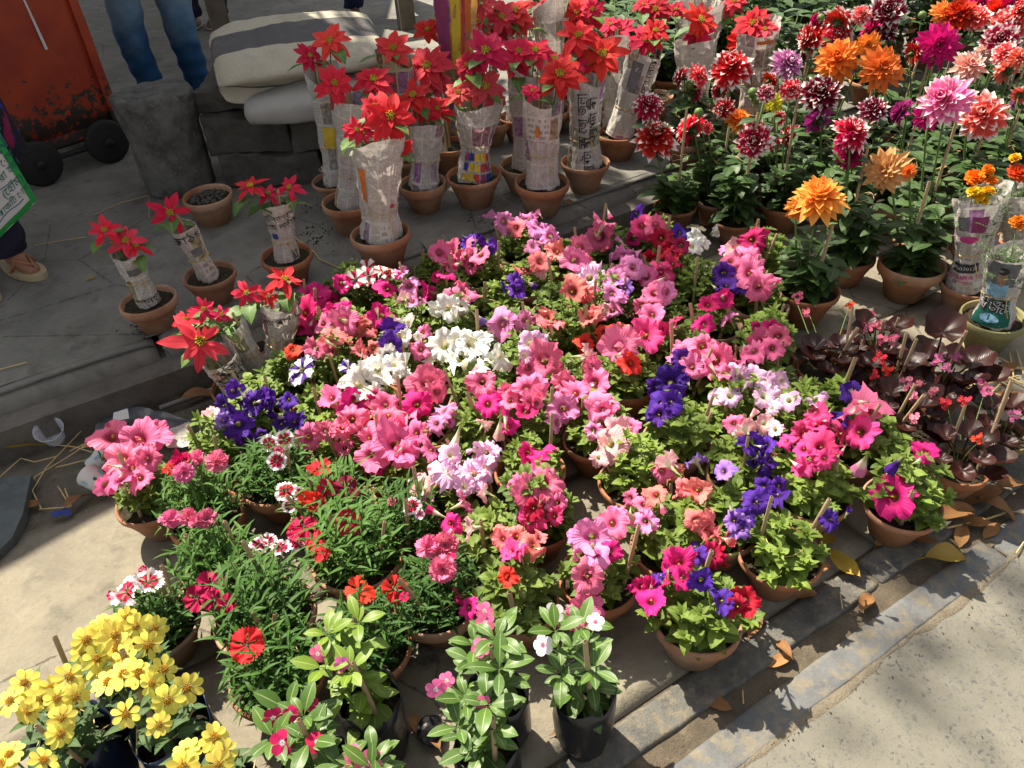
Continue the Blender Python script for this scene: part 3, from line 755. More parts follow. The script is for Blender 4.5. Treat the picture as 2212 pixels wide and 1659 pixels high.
def vinca_mesh(seed):
    r = random.Random(seed); mb = MB()
    for k in range(5):
        a = 2*math.pi*k/5+r.uniform(-.05, .05); d = Vector((math.cos(a), math.sin(a), r.uniform(-.1, .12)))
        mb.leaf((0.02*math.cos(a), 0.02*math.sin(a), 0.0), d, (0, 0, 1), 0.48, 0.44, r.uniform(0, .4), 0.06, 6, 2, obov, r.random(), twist=0.15)
    mb.tube([(0, 0, -0.6), (0, 0, 0.0)], [0.02, 0.035], 6, 1)
    return mb.mesh('vinca_flower', ['petal_eye', 'stem_green'])
VINCA = [vinca_mesh(500+i) for i in range(4)]

def zinnia_mesh(seed, n=10):
    r = random.Random(seed); mb = MB()
    for k in range(n):
        a = 2*math.pi*k/n+r.uniform(-.1, .1); d = Vector((math.cos(a), math.sin(a), r.uniform(-.12, .22)))
        mb.leaf((0.07*math.cos(a), 0.07*math.sin(a), 0), d, (0, 0, 1), r.uniform(0.36, 0.45), 0.235, r.uniform(0, .5), 0.16, 6, 1, obov, r.random())
    for i in range(34):
        t = math.sqrt(i/34); a = i*2.4; rr = 0.13*t
        b = Vector((rr*math.cos(a), rr*math.sin(a), 0.05*(1-t*t)+0.01))
        mb.tube([b, b+Vector((rr*0.25*math.cos(a), rr*0.25*math.sin(a), 0.05))], [0.020, 0.010], 5, 1)
    mb.tube([(0, 0, -0.12), (0, 0, 0.0)], [0.03, 0.11], 8, 2)
    return mb.mesh('zinnia_flower', ['petal_deep', 'zinnia_eye', 'stem_green'])
ZINNIA = [zinnia_mesh(600+i, 8+i % 4) for i in range(5)]

def dahlia_mesh(seed, pointed=0.5, layers=7, open_=False):
    r = random.Random(seed); mb = MB()
    def prof(t): return (math.sin(math.pi*(0.04+0.96*t)**1.15))**(0.62+0.5*pointed) if t < 1 else 0.04
    for ly in range(layers):
        f = ly/(layers-1); n = int(round(15-8*f)); L = 0.50*(1-0.62*f**0.9); el = -0.30+1.62*f**1.1
        if open_: el = -0.15+1.2*f**1.4
        for k in range(n):
            a = 2*math.pi*(k+0.5*(ly % 2))/n+r.uniform(-.13, .13); e = el+r.uniform(-.14, .14)
            d = Vector((math.cos(a)*math.cos(e), math.sin(a)*math.cos(e), math.sin(e))); nn = Vector((-math.cos(a)*math.sin(e), -math.sin(a)*math.sin(e), math.cos(e)))
            b = Vector((0.05*math.cos(a), 0.05*math.sin(a), 0.03*ly-0.06))
            mb.leaf(b, d, nn, L*r.uniform(0.88, 1.08), 0.195*(1-0.35*f), r.uniform(-.5, .35)-0.5*f, 0.55, 5, 1, prof, r.random())
    mb.tube([(0, 0, -0.30), (0, 0, -0.06)], [0.035, 0.12], 8, 1)
    for k in range(6):
        a = k*1.05; mb.leaf((0.05*math.cos(a), 0.05*math.sin(a), -0.15), (math.cos(a), math.sin(a), 0.1), (0, 0, 1), 0.2, 0.1, 0.5, 0.1, 3, mi=1)
    return mb.mesh('dahlia_flower', ['petal_tip', 'leaf_dahlia'])
DAHLIA = [dahlia_mesh(700+i, 0.2+0.8*(i % 3)/2, 7) for i in range(6)]; DAHLIA_O = [dahlia_mesh(750+i, 0.9, 5, True) for i in range(3)]
def bud_mesh():
    mb = MB(); mb.lathe([(0.02, -0.5), (0.3, -0.35), (0.5, 0.0), (0.38, 0.35), (0.1, 0.5), (0.01, 0.52)], 12)
    for k in range(5):
        a = k*1.257; mb.leaf((0.1*math.cos(a), 0.1*math.sin(a), -0.45), (math.cos(a), math.sin(a), 0.3), (0, 0, 1), 0.6, 0.25, 0.9, 0.1, 4)
    return mb.mesh('bud', ['stem_green'])
BUD = bud_mesh()

def marigold_mesh(seed):
    r = random.Random(seed); mb = MB()
    for i in range(95):
        f = i/95; el = -0.2+1.7*f**0.9; a = i*2.399; L = 0.46*(1-0.5*f)
        d = Vector((math.cos(a)*math.cos(el), math.sin(a)*math.cos(el), math.sin(el)*0.75)); nn = Vector((-math.cos(a)*math.sin(el), -math.sin(a)*math.sin(el), math.cos(el)))
        mb.leaf((0, 0, -0.05), d, nn, L*r.uniform(.85, 1.1), 0.2, r.uniform(-.7, .2), 0.2, 4, 1, obov, r.random(), wav=0.12, ph=r.random()*6)
    mb.tube([(0, 0, -0.45), (0, 0, -0.05)], [0.07, 0.14], 8, 1)
    return mb.mesh('marigold_flower', ['petal_deep', 'stem_green'])
MARI = [marigold_mesh(800+i) for i in range(3)]

def poinsettia_mesh(seed, n1=7, sparse=False):
    r = random.Random(seed); mb = MB()
    for (n, L, W, el, b0) in ((5, 0.48, 0.19, -0.1, 0.05), (4, 0.36, 0.14, 0.25, 0.045), (3, 0.2, 0.07, 0.6, 0.03)) if sparse else ((n1+1, 0.47, 0.225, -0.10, 0.05), (7, 0.37, 0.18, 0.18, 0.045), (5, 0.22, 0.10, 0.5, 0.03)):
        off = r.uniform(0, 6.28)
        for k in range(n):
            a = off+2*math.pi*k/n+r.uniform(-.22, .22); e = el+r.uniform(-.25, .22)
            d = Vector((math.cos(a)*math.cos(e), math.sin(a)*math.cos(e), math.sin(e)))
            mb.leaf((b0*math.cos(a), b0*math.sin(a), 0), d, (0, 0, 1), L*r.uniform(.82, 1.1), W*r.uniform(.85, 1.1), r.uniform(0.0, .75), r.uniform(.05, .3), 8, 2,
                    lambda t: (math.sin(math.pi*t**0.85))**0.85 if 0 < t < 1 else 0.02, r.random(), wav=0.03, ph=r.random()*6)
    for i in range(16):
        a = i*2.4; rr = 0.075*math.sqrt(i/16); b = Vector((rr*math.cos(a), rr*math.sin(a), 0.0))
        mb.tube([b, b+Vector((0.1*rr*math.cos(a), 0.1*rr*math.sin(a), 0.045)), b+Vector((0, 0, 0.075))], [0.010, 0.017, 0.006], 5, 1)
    return mb.mesh('poinsettia_flower', ['petal_bract', 'flower_eye'])
POIN = [poinsettia_mesh(900+i, 6+i % 3) for i in range(11)]
POIN_S = [poinsettia_mesh(930+i, 5, True) for i in range(5)]

def begonia_mesh(seed):
    r = random.Random(seed); mb = MB()
    for b in range(5):
        c = Vector((r.uniform(-.3, .3), r.uniform(-.3, .3), r.uniform(-.12, .25))); ax = Vector((r.gauss(0, .5), r.gauss(0, .5), 1)).normalized()
        x = ax.orthogonal().normalized(); y = ax.cross(x); sp = r.uniform(0, 6.28)
        for k in range(4):
            a = sp+k*math.pi/2; d = x*math.cos(a)+y*math.sin(a); big = k % 2 == 0
            mb.leaf(c, d, ax, 0.24 if big else 0.19, 0.28 if big else 0.13, -0.5, 0.12, 5, 1, obov, r.random())
        mb.lathe([(0.001, 0)], 3) if False else None
        mb.tube([c, c+ax*0.06], [0.035, 0.02], 6, 1)
        mb.tube([Vector((0, 0, -0.6)), c], [0.014, 0.012], 5, 2)
    return mb.mesh('begonia_flower', ['petal_deep', 'flower_eye', 'petal_deep'])
BEGO = [begonia_mesh(950+i) for i in range(4)]

# single leaves (length 1 along +X, face +Z)
def leaf_mesh(name, mat, prof, W, curl, fold, n=8, across=2, serr=0.0, wav=0.0, seed=0, mid=True):
    r = random.Random(seed); mb = MB()
    def pf(t):
        w = prof(t)
        if serr and 0.08 < t < 0.97: w *= 1+serr*(1 if int(t*n+0.5) % 2 else -1)
        return w
    mb.leaf((0.12, 0, 0), (1, 0, 0.25), (0, 0, 1), 0.9, W, curl, fold, n, across, pf, 0.5, wav, ph=r.random()*6)
    mb.tube([(0, 0, -0.03), (0.13, 0, 0.002)], [0.014, 0.012], 5)
    return mb.mesh(name, [mat])
L_VINCA = [leaf_mesh('vinca_leaf', 'leaf_vinca', lambda t: (math.sin(math.pi*t**1.05))**0.8 if 0 < t < 1 else .03, 0.40, 0.3+0.35*i, 0.16, 8, 2, seed=i) for i in range(3)]
L_DAHLIA = [leaf_mesh('dahlia_leaf', 'leaf_dahlia', ovate, 0.52, 0.35+0.3*i, 0.22, 14, 2, 0.07, 0.03, i) for i in range(3)]
L_POIN = [leaf_mesh('poinsettia_leaf', 'leaf_poinsettia', ovate, 0.50, 0.5+0.25*i, 0.2, 9, 2, 0.05, 0.03, i) for i in range(3)]
L_ZINN = [leaf_mesh('zinnia_leaf', 'leaf_zinnia', lance, 0.36, 0.5+0.4*i, 0.22, 7, 1, 0, 0.03, i) for i in range(3)]
def begleaf(seed):
    r = random.Random(seed); mb = MB(); pts = []; att = []
    for i in range(7):
        s = i/6; row = []; ra = []
        for j in range(24):
            th = -2*math.pi*j/24; dth = min(-th, 2*math.pi+th)
            R_ = 0.5*(0.80+0.20*math.cos(th))*(1+0.05*math.sin(7*th+seed))
            if dth > 2.8: R_ *= 0.62
            row.append((0.40+R_*s*math.cos(th), R_*s*math.sin(th)*0.95, 0.20*s*s-0.05*s+0.04*s*math.sin(5*th+seed)+0.03*abs(math.sin(th))*s))
            ra.append((0.5+0.5*s*math.sin(th), 0.5+0.5*s*math.cos(th), r.random()*0.3+0.35))
        pts.append(row); att.append(ra)
    mb.grid(pts, att, True); mb.tube([(0, 0, -0.25), (0.38, 0, 0.0)], [0.025, 0.02], 5)
    return mb.mesh('begonia_leaf', ['leaf_begonia'])
L_BEGO = [begleaf(i) for i in range(4)]

# pots: rim radius .0875, height HP
HP, SOILZ = 0.106, 0.087
def pot_mesh(seed, mat, band=0.022, taper=0.60):
    r = random.Random(seed); R_, H = 0.0875, HP; ri = R_*0.95
    prof = [(R_*taper*0.96, 0.0), (R_*taper, 0.004), (R_*(taper+0.16), H*0.45), (ri*0.985, H-band-0.004), (R_*0.985, H-band), (R_*1.0, H-band*0.55), (R_*0.995, H-0.004), (R_*0.965, H), (R_*0.925, H-0.002), (R_*0.90, H-0.010), (R_*0.84, H-0.03), (R_*taper*0.9, H-0.05)]
    ph = r.random()*6; am = r.uniform(0.008, 0.028)
    mb = MB(); mb.lathe(prof, 40, 0, True, False, lambda a, z: 1+am*math.sin(2*a+ph)+0.006*math.sin(5*a+z*30+ph)+0.004*mnoise.noise(Vector((math.cos(a)*4, math.sin(a)*4, z*40+seed))))
    return mb.mesh('pot', [mat])
POTS = {'t': [pot_mesh(i, 'terracotta', 0.015+0.003*i, 0.56+0.02*(i % 4)) for i in range(6)], 'd': [pot_mesh(10+i, 'terracotta_dusty', 0.014+0.006*i, 0.58+0.03*i) for i in range(3)], 'm': [pot_mesh(20, 'terracotta_mossy', 0.024)]}
def soil_mesh(seed):
    mb = MB(); pts = []; att = []
    for i in range(8):
        row = []
        for j in range(26):
            a = 2*math.pi*j/26; rr = 0.0001+0.0775*i/7
            row.append((rr*math.cos(a), rr*math.sin(a), SOILZ+0.006*mnoise.noise(Vector((rr*math.cos(a)*45+seed, rr*math.sin(a)*45, 0)))+0.004*mnoise.noise(Vector((rr*math.cos(a)*140+seed, rr*math.sin(a)*140, 4)))))
        pts.append(row); att.append([(0.5,)*3]*26)
    mb.grid(pts, att, True); return mb.mesh('soil', ['soil'])
SOIL = [soil_mesh(i*7.7) for i in range(3)]
def bag_mesh(seed, mat):
    r = random.Random(seed); mb = MB(); ph = r.random()*6
    prof = [(0.042, 0.0), (0.052, 0.006), (0.060, 0.05), (0.062, 0.10), (0.060, 0.15), (0.061, 0.185), (0.060, 0.185), (0.058, 0.15), (0.055, 0.12)]
    def wob(a, z): return 1+0.05*math.sin(3*a+ph+z*8)+0.035*math.sin(7*a+z*40)+0.05*mnoise.noise(Vector((math.cos(a)*2, math.sin(a)*2, z*25+seed)))
    pts = []; mb.lathe(prof, 40, 0, True, False, wob)
    for i, p in enumerate(mb.v):
        if p[2] > 0.15: mb.v[i] = (p[0], p[1], p[2]+0.010*math.sin(4*math.atan2(p[1], p[0])+ph))
    return mb.mesh('grow_bag', [mat])
BAGS = [bag_mesh(i, 'black_plastic') for i in range(3)]; BAGS_B = [bag_mesh(7, 'blue_plastic')]
def stake_mesh():
    mb = MB(); prof = [(1.0, 0), (1.0, 0.33), (1.12, 0.335), (1.0, 0.34), (0.97, 0.72), (1.08, 0.725), (0.97, 0.73), (0.96, 1.0), (0.55, 1.0), (0.5, 0.93)]
    mb.lathe(prof, 8); return mb.mesh('stake', ['bamboo'])
STAKE = stake_mesh()
def stake(root, loc, tip, rad=0.0042):
    d = Vector(tip)-Vector(loc)
    return add('stake', STAKE, root, loc, d.to_track_quat('Z', 'Y'), (rad, rad, d.length))

# foliage masses
def petunia_foliage(seed, H=0.105, RAD=0.085, nst=15, long_=1.0):
    r = random.Random(seed); mb = MB()
    for k in range(nst):
        a = 2*math.pi*k/nst+r.uniform(-.3, .3); f = math.sqrt((k*7 % nst+0.5)/nst)*r.uniform(0.85, 1.1)
        tip = Vector((RAD*f*math.cos(a), RAD*f*math.sin(a), 0.125+H*(1-0.72*f*f)*r.uniform(0.82, 1.18)))
        b = Vector((0.02*math.cos(a), 0.02*math.sin(a), 0.115)); mid = b.lerp(tip, 0.5)+Vector((0.012*math.cos(a), 0.012*math.sin(a), 0.0))
        mb.tube([b, mid, tip], [0.0028, 0.0024, 0.0018], 5, 1)
        n = r.randint(9, 12)
        for i in range(n):
            t = (i+1)/n; p = b.lerp(mid, t*2) if t < 0.5 else mid.lerp(tip, t*2-1)
            az = i*2.4+r.uniform(-.4, .4); up = 0.15+0.55*t
            d = Vector((math.cos(az), math.sin(az), up)); L = (0.046-0.018*t)*r.uniform(0.75, 1.2)*long_
            mb.leaf(p, d, (0, 0, 1), L, L*r.uniform(.55, .75), r.uniform(0.3, 1.6), 0.25, 5, 1, ovate, min(1, r.random()*0.7+0.35*t), wav=0.05, ph=r.random()*6)
        for i in range(9):      # young tuft at the tip
            az = i*2.4; e = r.uniform(0.15, 1.2); L = r.uniform(0.013, 0.026)
            mb.leaf(tip, (math.cos(az)*math.cos(e), math.sin(az)*math.cos(e), math.sin(e)), (0, 0, 1), L, L*0.42, r.uniform(.2, 1.0), 0.22, 4, 1, ovate, r.uniform(.55, 1.0))
    return mb.mesh('foliage', ['leaf_petunia', 'stem_green'])
F_PET = [petunia_foliage(1000+i, 0.085+0.018*(i % 4), 0.072+0.010*(i % 3), 14+i % 4, 0.85+0.10*(i % 3)) for i in range(9)]
def dianthus_foliage(seed, H=0.13):
    r = random.Random(seed); mb = MB()
    for k in range(38):
        a = k*2.399; f = math.sqrt((k+.5)/38); lean = 0.092*f
        b = Vector((0.05*f*math.cos(a), 0.05*f*math.sin(a), 0.115)); tip = Vector((lean*math.cos(a), lean*math.sin(a), 0.13+H*(1-0.6*f*f)*r.uniform(.7, 1.15)))
        mb.tube([b, b.lerp(tip, .5)+Vector((0, 0, .012)), tip], 0.0013, 4, 1)
        n = 5
        for i in range(n):
            t = (i+0.6)/n; p = b.lerp(tip, t); az = r.uniform(0, 6.28)
            for q in (0, math.pi):
                d = Vector((math.cos(az+q), math.sin(az+q), r.uniform(.35, 1.3))); L = r.uniform(0.035, 0.068)*(1.05-0.3*t)
                mb.leaf(p, d, (-math.cos(az+q)*.5, -math.sin(az+q)*.5, 1), L, r.uniform(.0055, .0085), r.uniform(.3, 1.5), 0.25, 5, 1, grass, r.random()*0.7+0.3*t)
    return mb.mesh('foliage', ['leaf_dianthus', 'stem_green'])
F_DIA = [dianthus_foliage(1100+i, 0.10+0.02*i) for i in range(4)]
def marigold_foliage(seed):
    r = random.Random(seed); mb = MB()
    for k in range(16):
        a = k*2.399; tip = Vector((0.075*math.cos(a)*math.sqrt(k/16), 0.075*math.sin(a)*math.sqrt(k/16), r.uniform(.18, .27))); b = Vector((0, 0, .115))
        mb.tube([b, tip], 0.0016, 4)
        for i in range(5):
            p = b.lerp(tip, (i+1)/5); az = r.uniform(0, 6.28); d = Vector((math.cos(az), math.sin(az), .5)); q = p+d*0.04
            mb.tube([p, q], 0.0008, 3)
            for j in range(6):
                pp = p.lerp(q, (j+1)/6); sd = Vector((-d.y, d.x, 0.2))*(1 if j % 2 else -1)+d*0.6
                mb.leaf(pp, sd, (0, 0, 1), 0.02, 0.005, .5, .1, 3, 1, lance, r.random())
    return mb.mesh('foliage', ['marigold_leaf'])
F_MARI = [marigold_foliage(1200+i) for i in range(2)]

COLR = dict(K=(0.93, 0.19, 0.37), M=(0.70, 0.02, 0.20), X=(0.88, 0.07, 0.28), R=(0.46, 0.008, 0.045), C=(0.93, 0.21, 0.22), O=(0.82, 0.07, 0.03),
            V=(0.085, 0.018, 0.30), L=(0.84, 0.27, 0.55), A=(0.84, 0.50, 0.74), W=(0.88, 0.88, 0.82), P=(0.90, 0.46, 0.48), Q=(0.33, 0.17, 0.62), D=(0.33, 0.005, 0.05))
CNAME = dict(K='hot pink', M='magenta', X='bright rose', R='crimson', C='coral', O='orange red', V='dark violet', L='mauve pink', A='pale lavender', W='white', P='pale pink', Q='lilac blue', D='dark maroon')
def jit(c, k=0.12):
    f = 1+rng.uniform(-k, k); return tuple(max(0, min(0.92, x*f*(1+rng.uniform(-k/3, k/3)))) for x in c)

def dahlia_foliage(seed, H=0.36, n=7):
    r = random.Random(seed); mb = MB()
    for k in range(n):
        a = 2*math.pi*k/n+r.uniform(-.4, .4); b = Vector((.012*math.cos(a), .012*math.sin(a), 0)); e = Vector((r.uniform(.03, .1)*math.cos(a), r.uniform(.03, .1)*math.sin(a), H*r.uniform(.6, 1.0)))
        mb.tube([b, b.lerp(e, .5)+Vector((0, 0, .01)), e], [.004, .0035, .002], 5, 1)
        for i in range(6):
            p = b.lerp(e, .2+.16*i); az = i*1.57+k
            for q in (0, math.pi):
                d = Vector((math.cos(az+q), math.sin(az+q), r.uniform(-.1, .6))); L = r.uniform(.06, .105)
                mb.leaf(p, d, (0, 0, 1), L, L*.5, r.uniform(.4, 1.2), .22, 6, 1, ovate, r.random(), wav=.03, ph=r.random()*6)
    return mb.mesh('foliage', ['leaf_dahlia', 'stem_green'])
F_DAH = [dahlia_foliage(1300+i, .33+.03*i) for i in range(5)]
# ------------------------------------------------------------------ lettering (flat print), made while the scene is small
TEXTS = {'kath': 'কাঠগ', 'flin': 'ফিলডার্স', 'sei': 'েসই লড়াই', 'snehah': 'েস্নহহ', 'prija': 'প্িজা', 'sapti': 'পসটি নি', 'nay': 'নয় কর', 'ba': 'বা', 'lap': 'লােপার চ',
         'hoy': 'হয় েতা জুলা', 'osudh': 'ওষুধটা কী', 'amad': 'এ আমােদর েলাকিক', 'phone': '8030301242', 'indira': 'INDIRA NI', 'pung': 'পুং-তল', 'khor': 'খর তােল।',
         'bag1': 'প্রচার', 'bag2': 'ার', 'bag3': 'আর কাটার কাজিট োগ', 'bag4': 'এই চিঠির কাজ করা হয়।', 'bag5': 'ভাত র বািড (েহাম)', 'sohoj': 'সহজ', 'sheet': 'খবর'}
LET = {}
def make_letters():
    objs = {}
    for k, s in TEXTS.items():
        cu = bpy.data.curves.new('letters', 'FONT'); cu.body = s; cu.size = 1.0; cu.align_x = 'CENTER'; cu.align_y = 'CENTER'; cu.resolution_u = 2
        o = bpy.data.objects.new('letters', cu); COL.objects.link(o); objs[k] = o
    dg = bpy.context.evaluated_depsgraph_get(); dg.update()
    for k, o in objs.items():
        me = bpy.data.meshes.new_from_object(o.evaluated_get(dg))
        LET[k] = ([v.co.copy() for v in me.vertices], [tuple(p.vertices) for p in me.polygons])
        bpy.data.meshes.remove(me); cu = o.data; bpy.data.objects.remove(o); bpy.data.curves.remove(cu)
make_letters()
def letters_mesh(key, fn, size, mat):
    mb = MB(); vs, fs = LET[key]
    for v in vs: mb.vert(fn(v.x*size, v.y*size))
    for f in fs: mb.face(f)
    return mb.mesh('lettering', [mat], False)

# ------------------------------------------------------------------ potted plants
UP = Vector((0, 0, 1))
def to_cam(p):
    v = Vector((-p[0], -p[1], 0)); return v.normalized()
def tilt(p, out=None, up=0.75, cam_=0.35, rnd=0.35, outw=0.0):
    n = UP*up+to_cam(p)*cam_+Vector((rng.gauss(0, rnd), rng.gauss(0, rnd), rng.gauss(0, rnd*0.4)))
    if out is not None: n += out*outw
    return n.normalized()
POTLIST = []        # (x, y, radius) of every container placed
def potted(name, xy, z0, R, kind, label, category, group):
    root = thing(name, (xy[0], xy[1], z0), label, category, group)
    if kind == 'bag':
        add('grow_bag', rng.choice(BAGS), root, (0, 0, 0), rng.uniform(0, 6.28), R/0.062)
        s = R/0.062; add('soil', rng.choice(SOIL), root, (0, 0, 0.135*s-SOILZ*0.72*s), rng.uniform(0, 6), 0.72*s)
        root['top'] = 0.135*s
    elif kind == 'bluebag':
        add('grow_bag', BAGS_B[0], root, (0, 0, 0), rng.uniform(0, 6.28), R/0.062); s = R/0.062
        add('soil', rng.choice(SOIL), root, (0, 0, 0.135*s-SOILZ*0.72*s), 0, 0.72*s); root['top'] = 0.135*s
    else:
        s = R/0.0875
        add('pot', rng.choice(POTS[kind]), root, (0, 0, 0), Quaternion((rng.uniform(-1, 1), rng.uniform(-1, 1), 0), 0.025) @ Quaternion((0, 0, 1), rng.uniform(0, 6.28)), s)
        add('soil', rng.choice(SOIL), root, (0, 0, 0.001), rng.uniform(0, 6.28), s)
        root['top'] = SOILZ*s
    POTLIST.append((xy[0], xy[1], R)); return root
def local(root, p): return Vector(p)-root.location
STRAW_TIE = None
def tie_ring(root, z, r, cx=0, cy=0):
    mb = MB(); n = 18; ph = rng.uniform(0, 6)
    mb.tube([(cx+r*math.cos(ph+2*math.pi*i/n), cy+r*math.sin(ph+2*math.pi*i/n), z+0.006*math.sin(3*i/n*6.28)) for i in range(n+2)]+[(cx+r*1.5*math.cos(ph+0.9), cy+r*1.5*math.sin(ph+0.9), z-0.01)], 0.0011, 4)
    add('straw_tie', mb.mesh('straw_tie', ['straw']), root)
def rand_stake(root, top, lo=0.12, hi=0.19, r0=0.05, n=1):
    for _ in range(n):
        a = rng.uniform(0, 6.28); b = Vector((r0*math.cos(a), r0*math.sin(a), top-0.03))
        stake(root, b, b+Vector((rng.gauss(0, .022), rng.gauss(0, .022), rng.uniform(lo, hi)+0.03)), rng.uniform(.0038, .0056))
def stem_to(root, b, e, rad=0.003, mat='stem_green', bow=0.015):
    b, e = Vector(b), Vector(e); mid = b.lerp(e, .55)+Vector((rng.uniform(-bow, bow), rng.uniform(-bow, bow), 0))
    mb = MB(); mb.tube([b, b.lerp(mid, .5), mid, mid.lerp(e, .5)+Vector((0, 0, .003)), e], [rad, rad, rad*.9, rad*.8, rad*.7], 6)
    add('stem', mb.mesh('stem', [mat]), root)

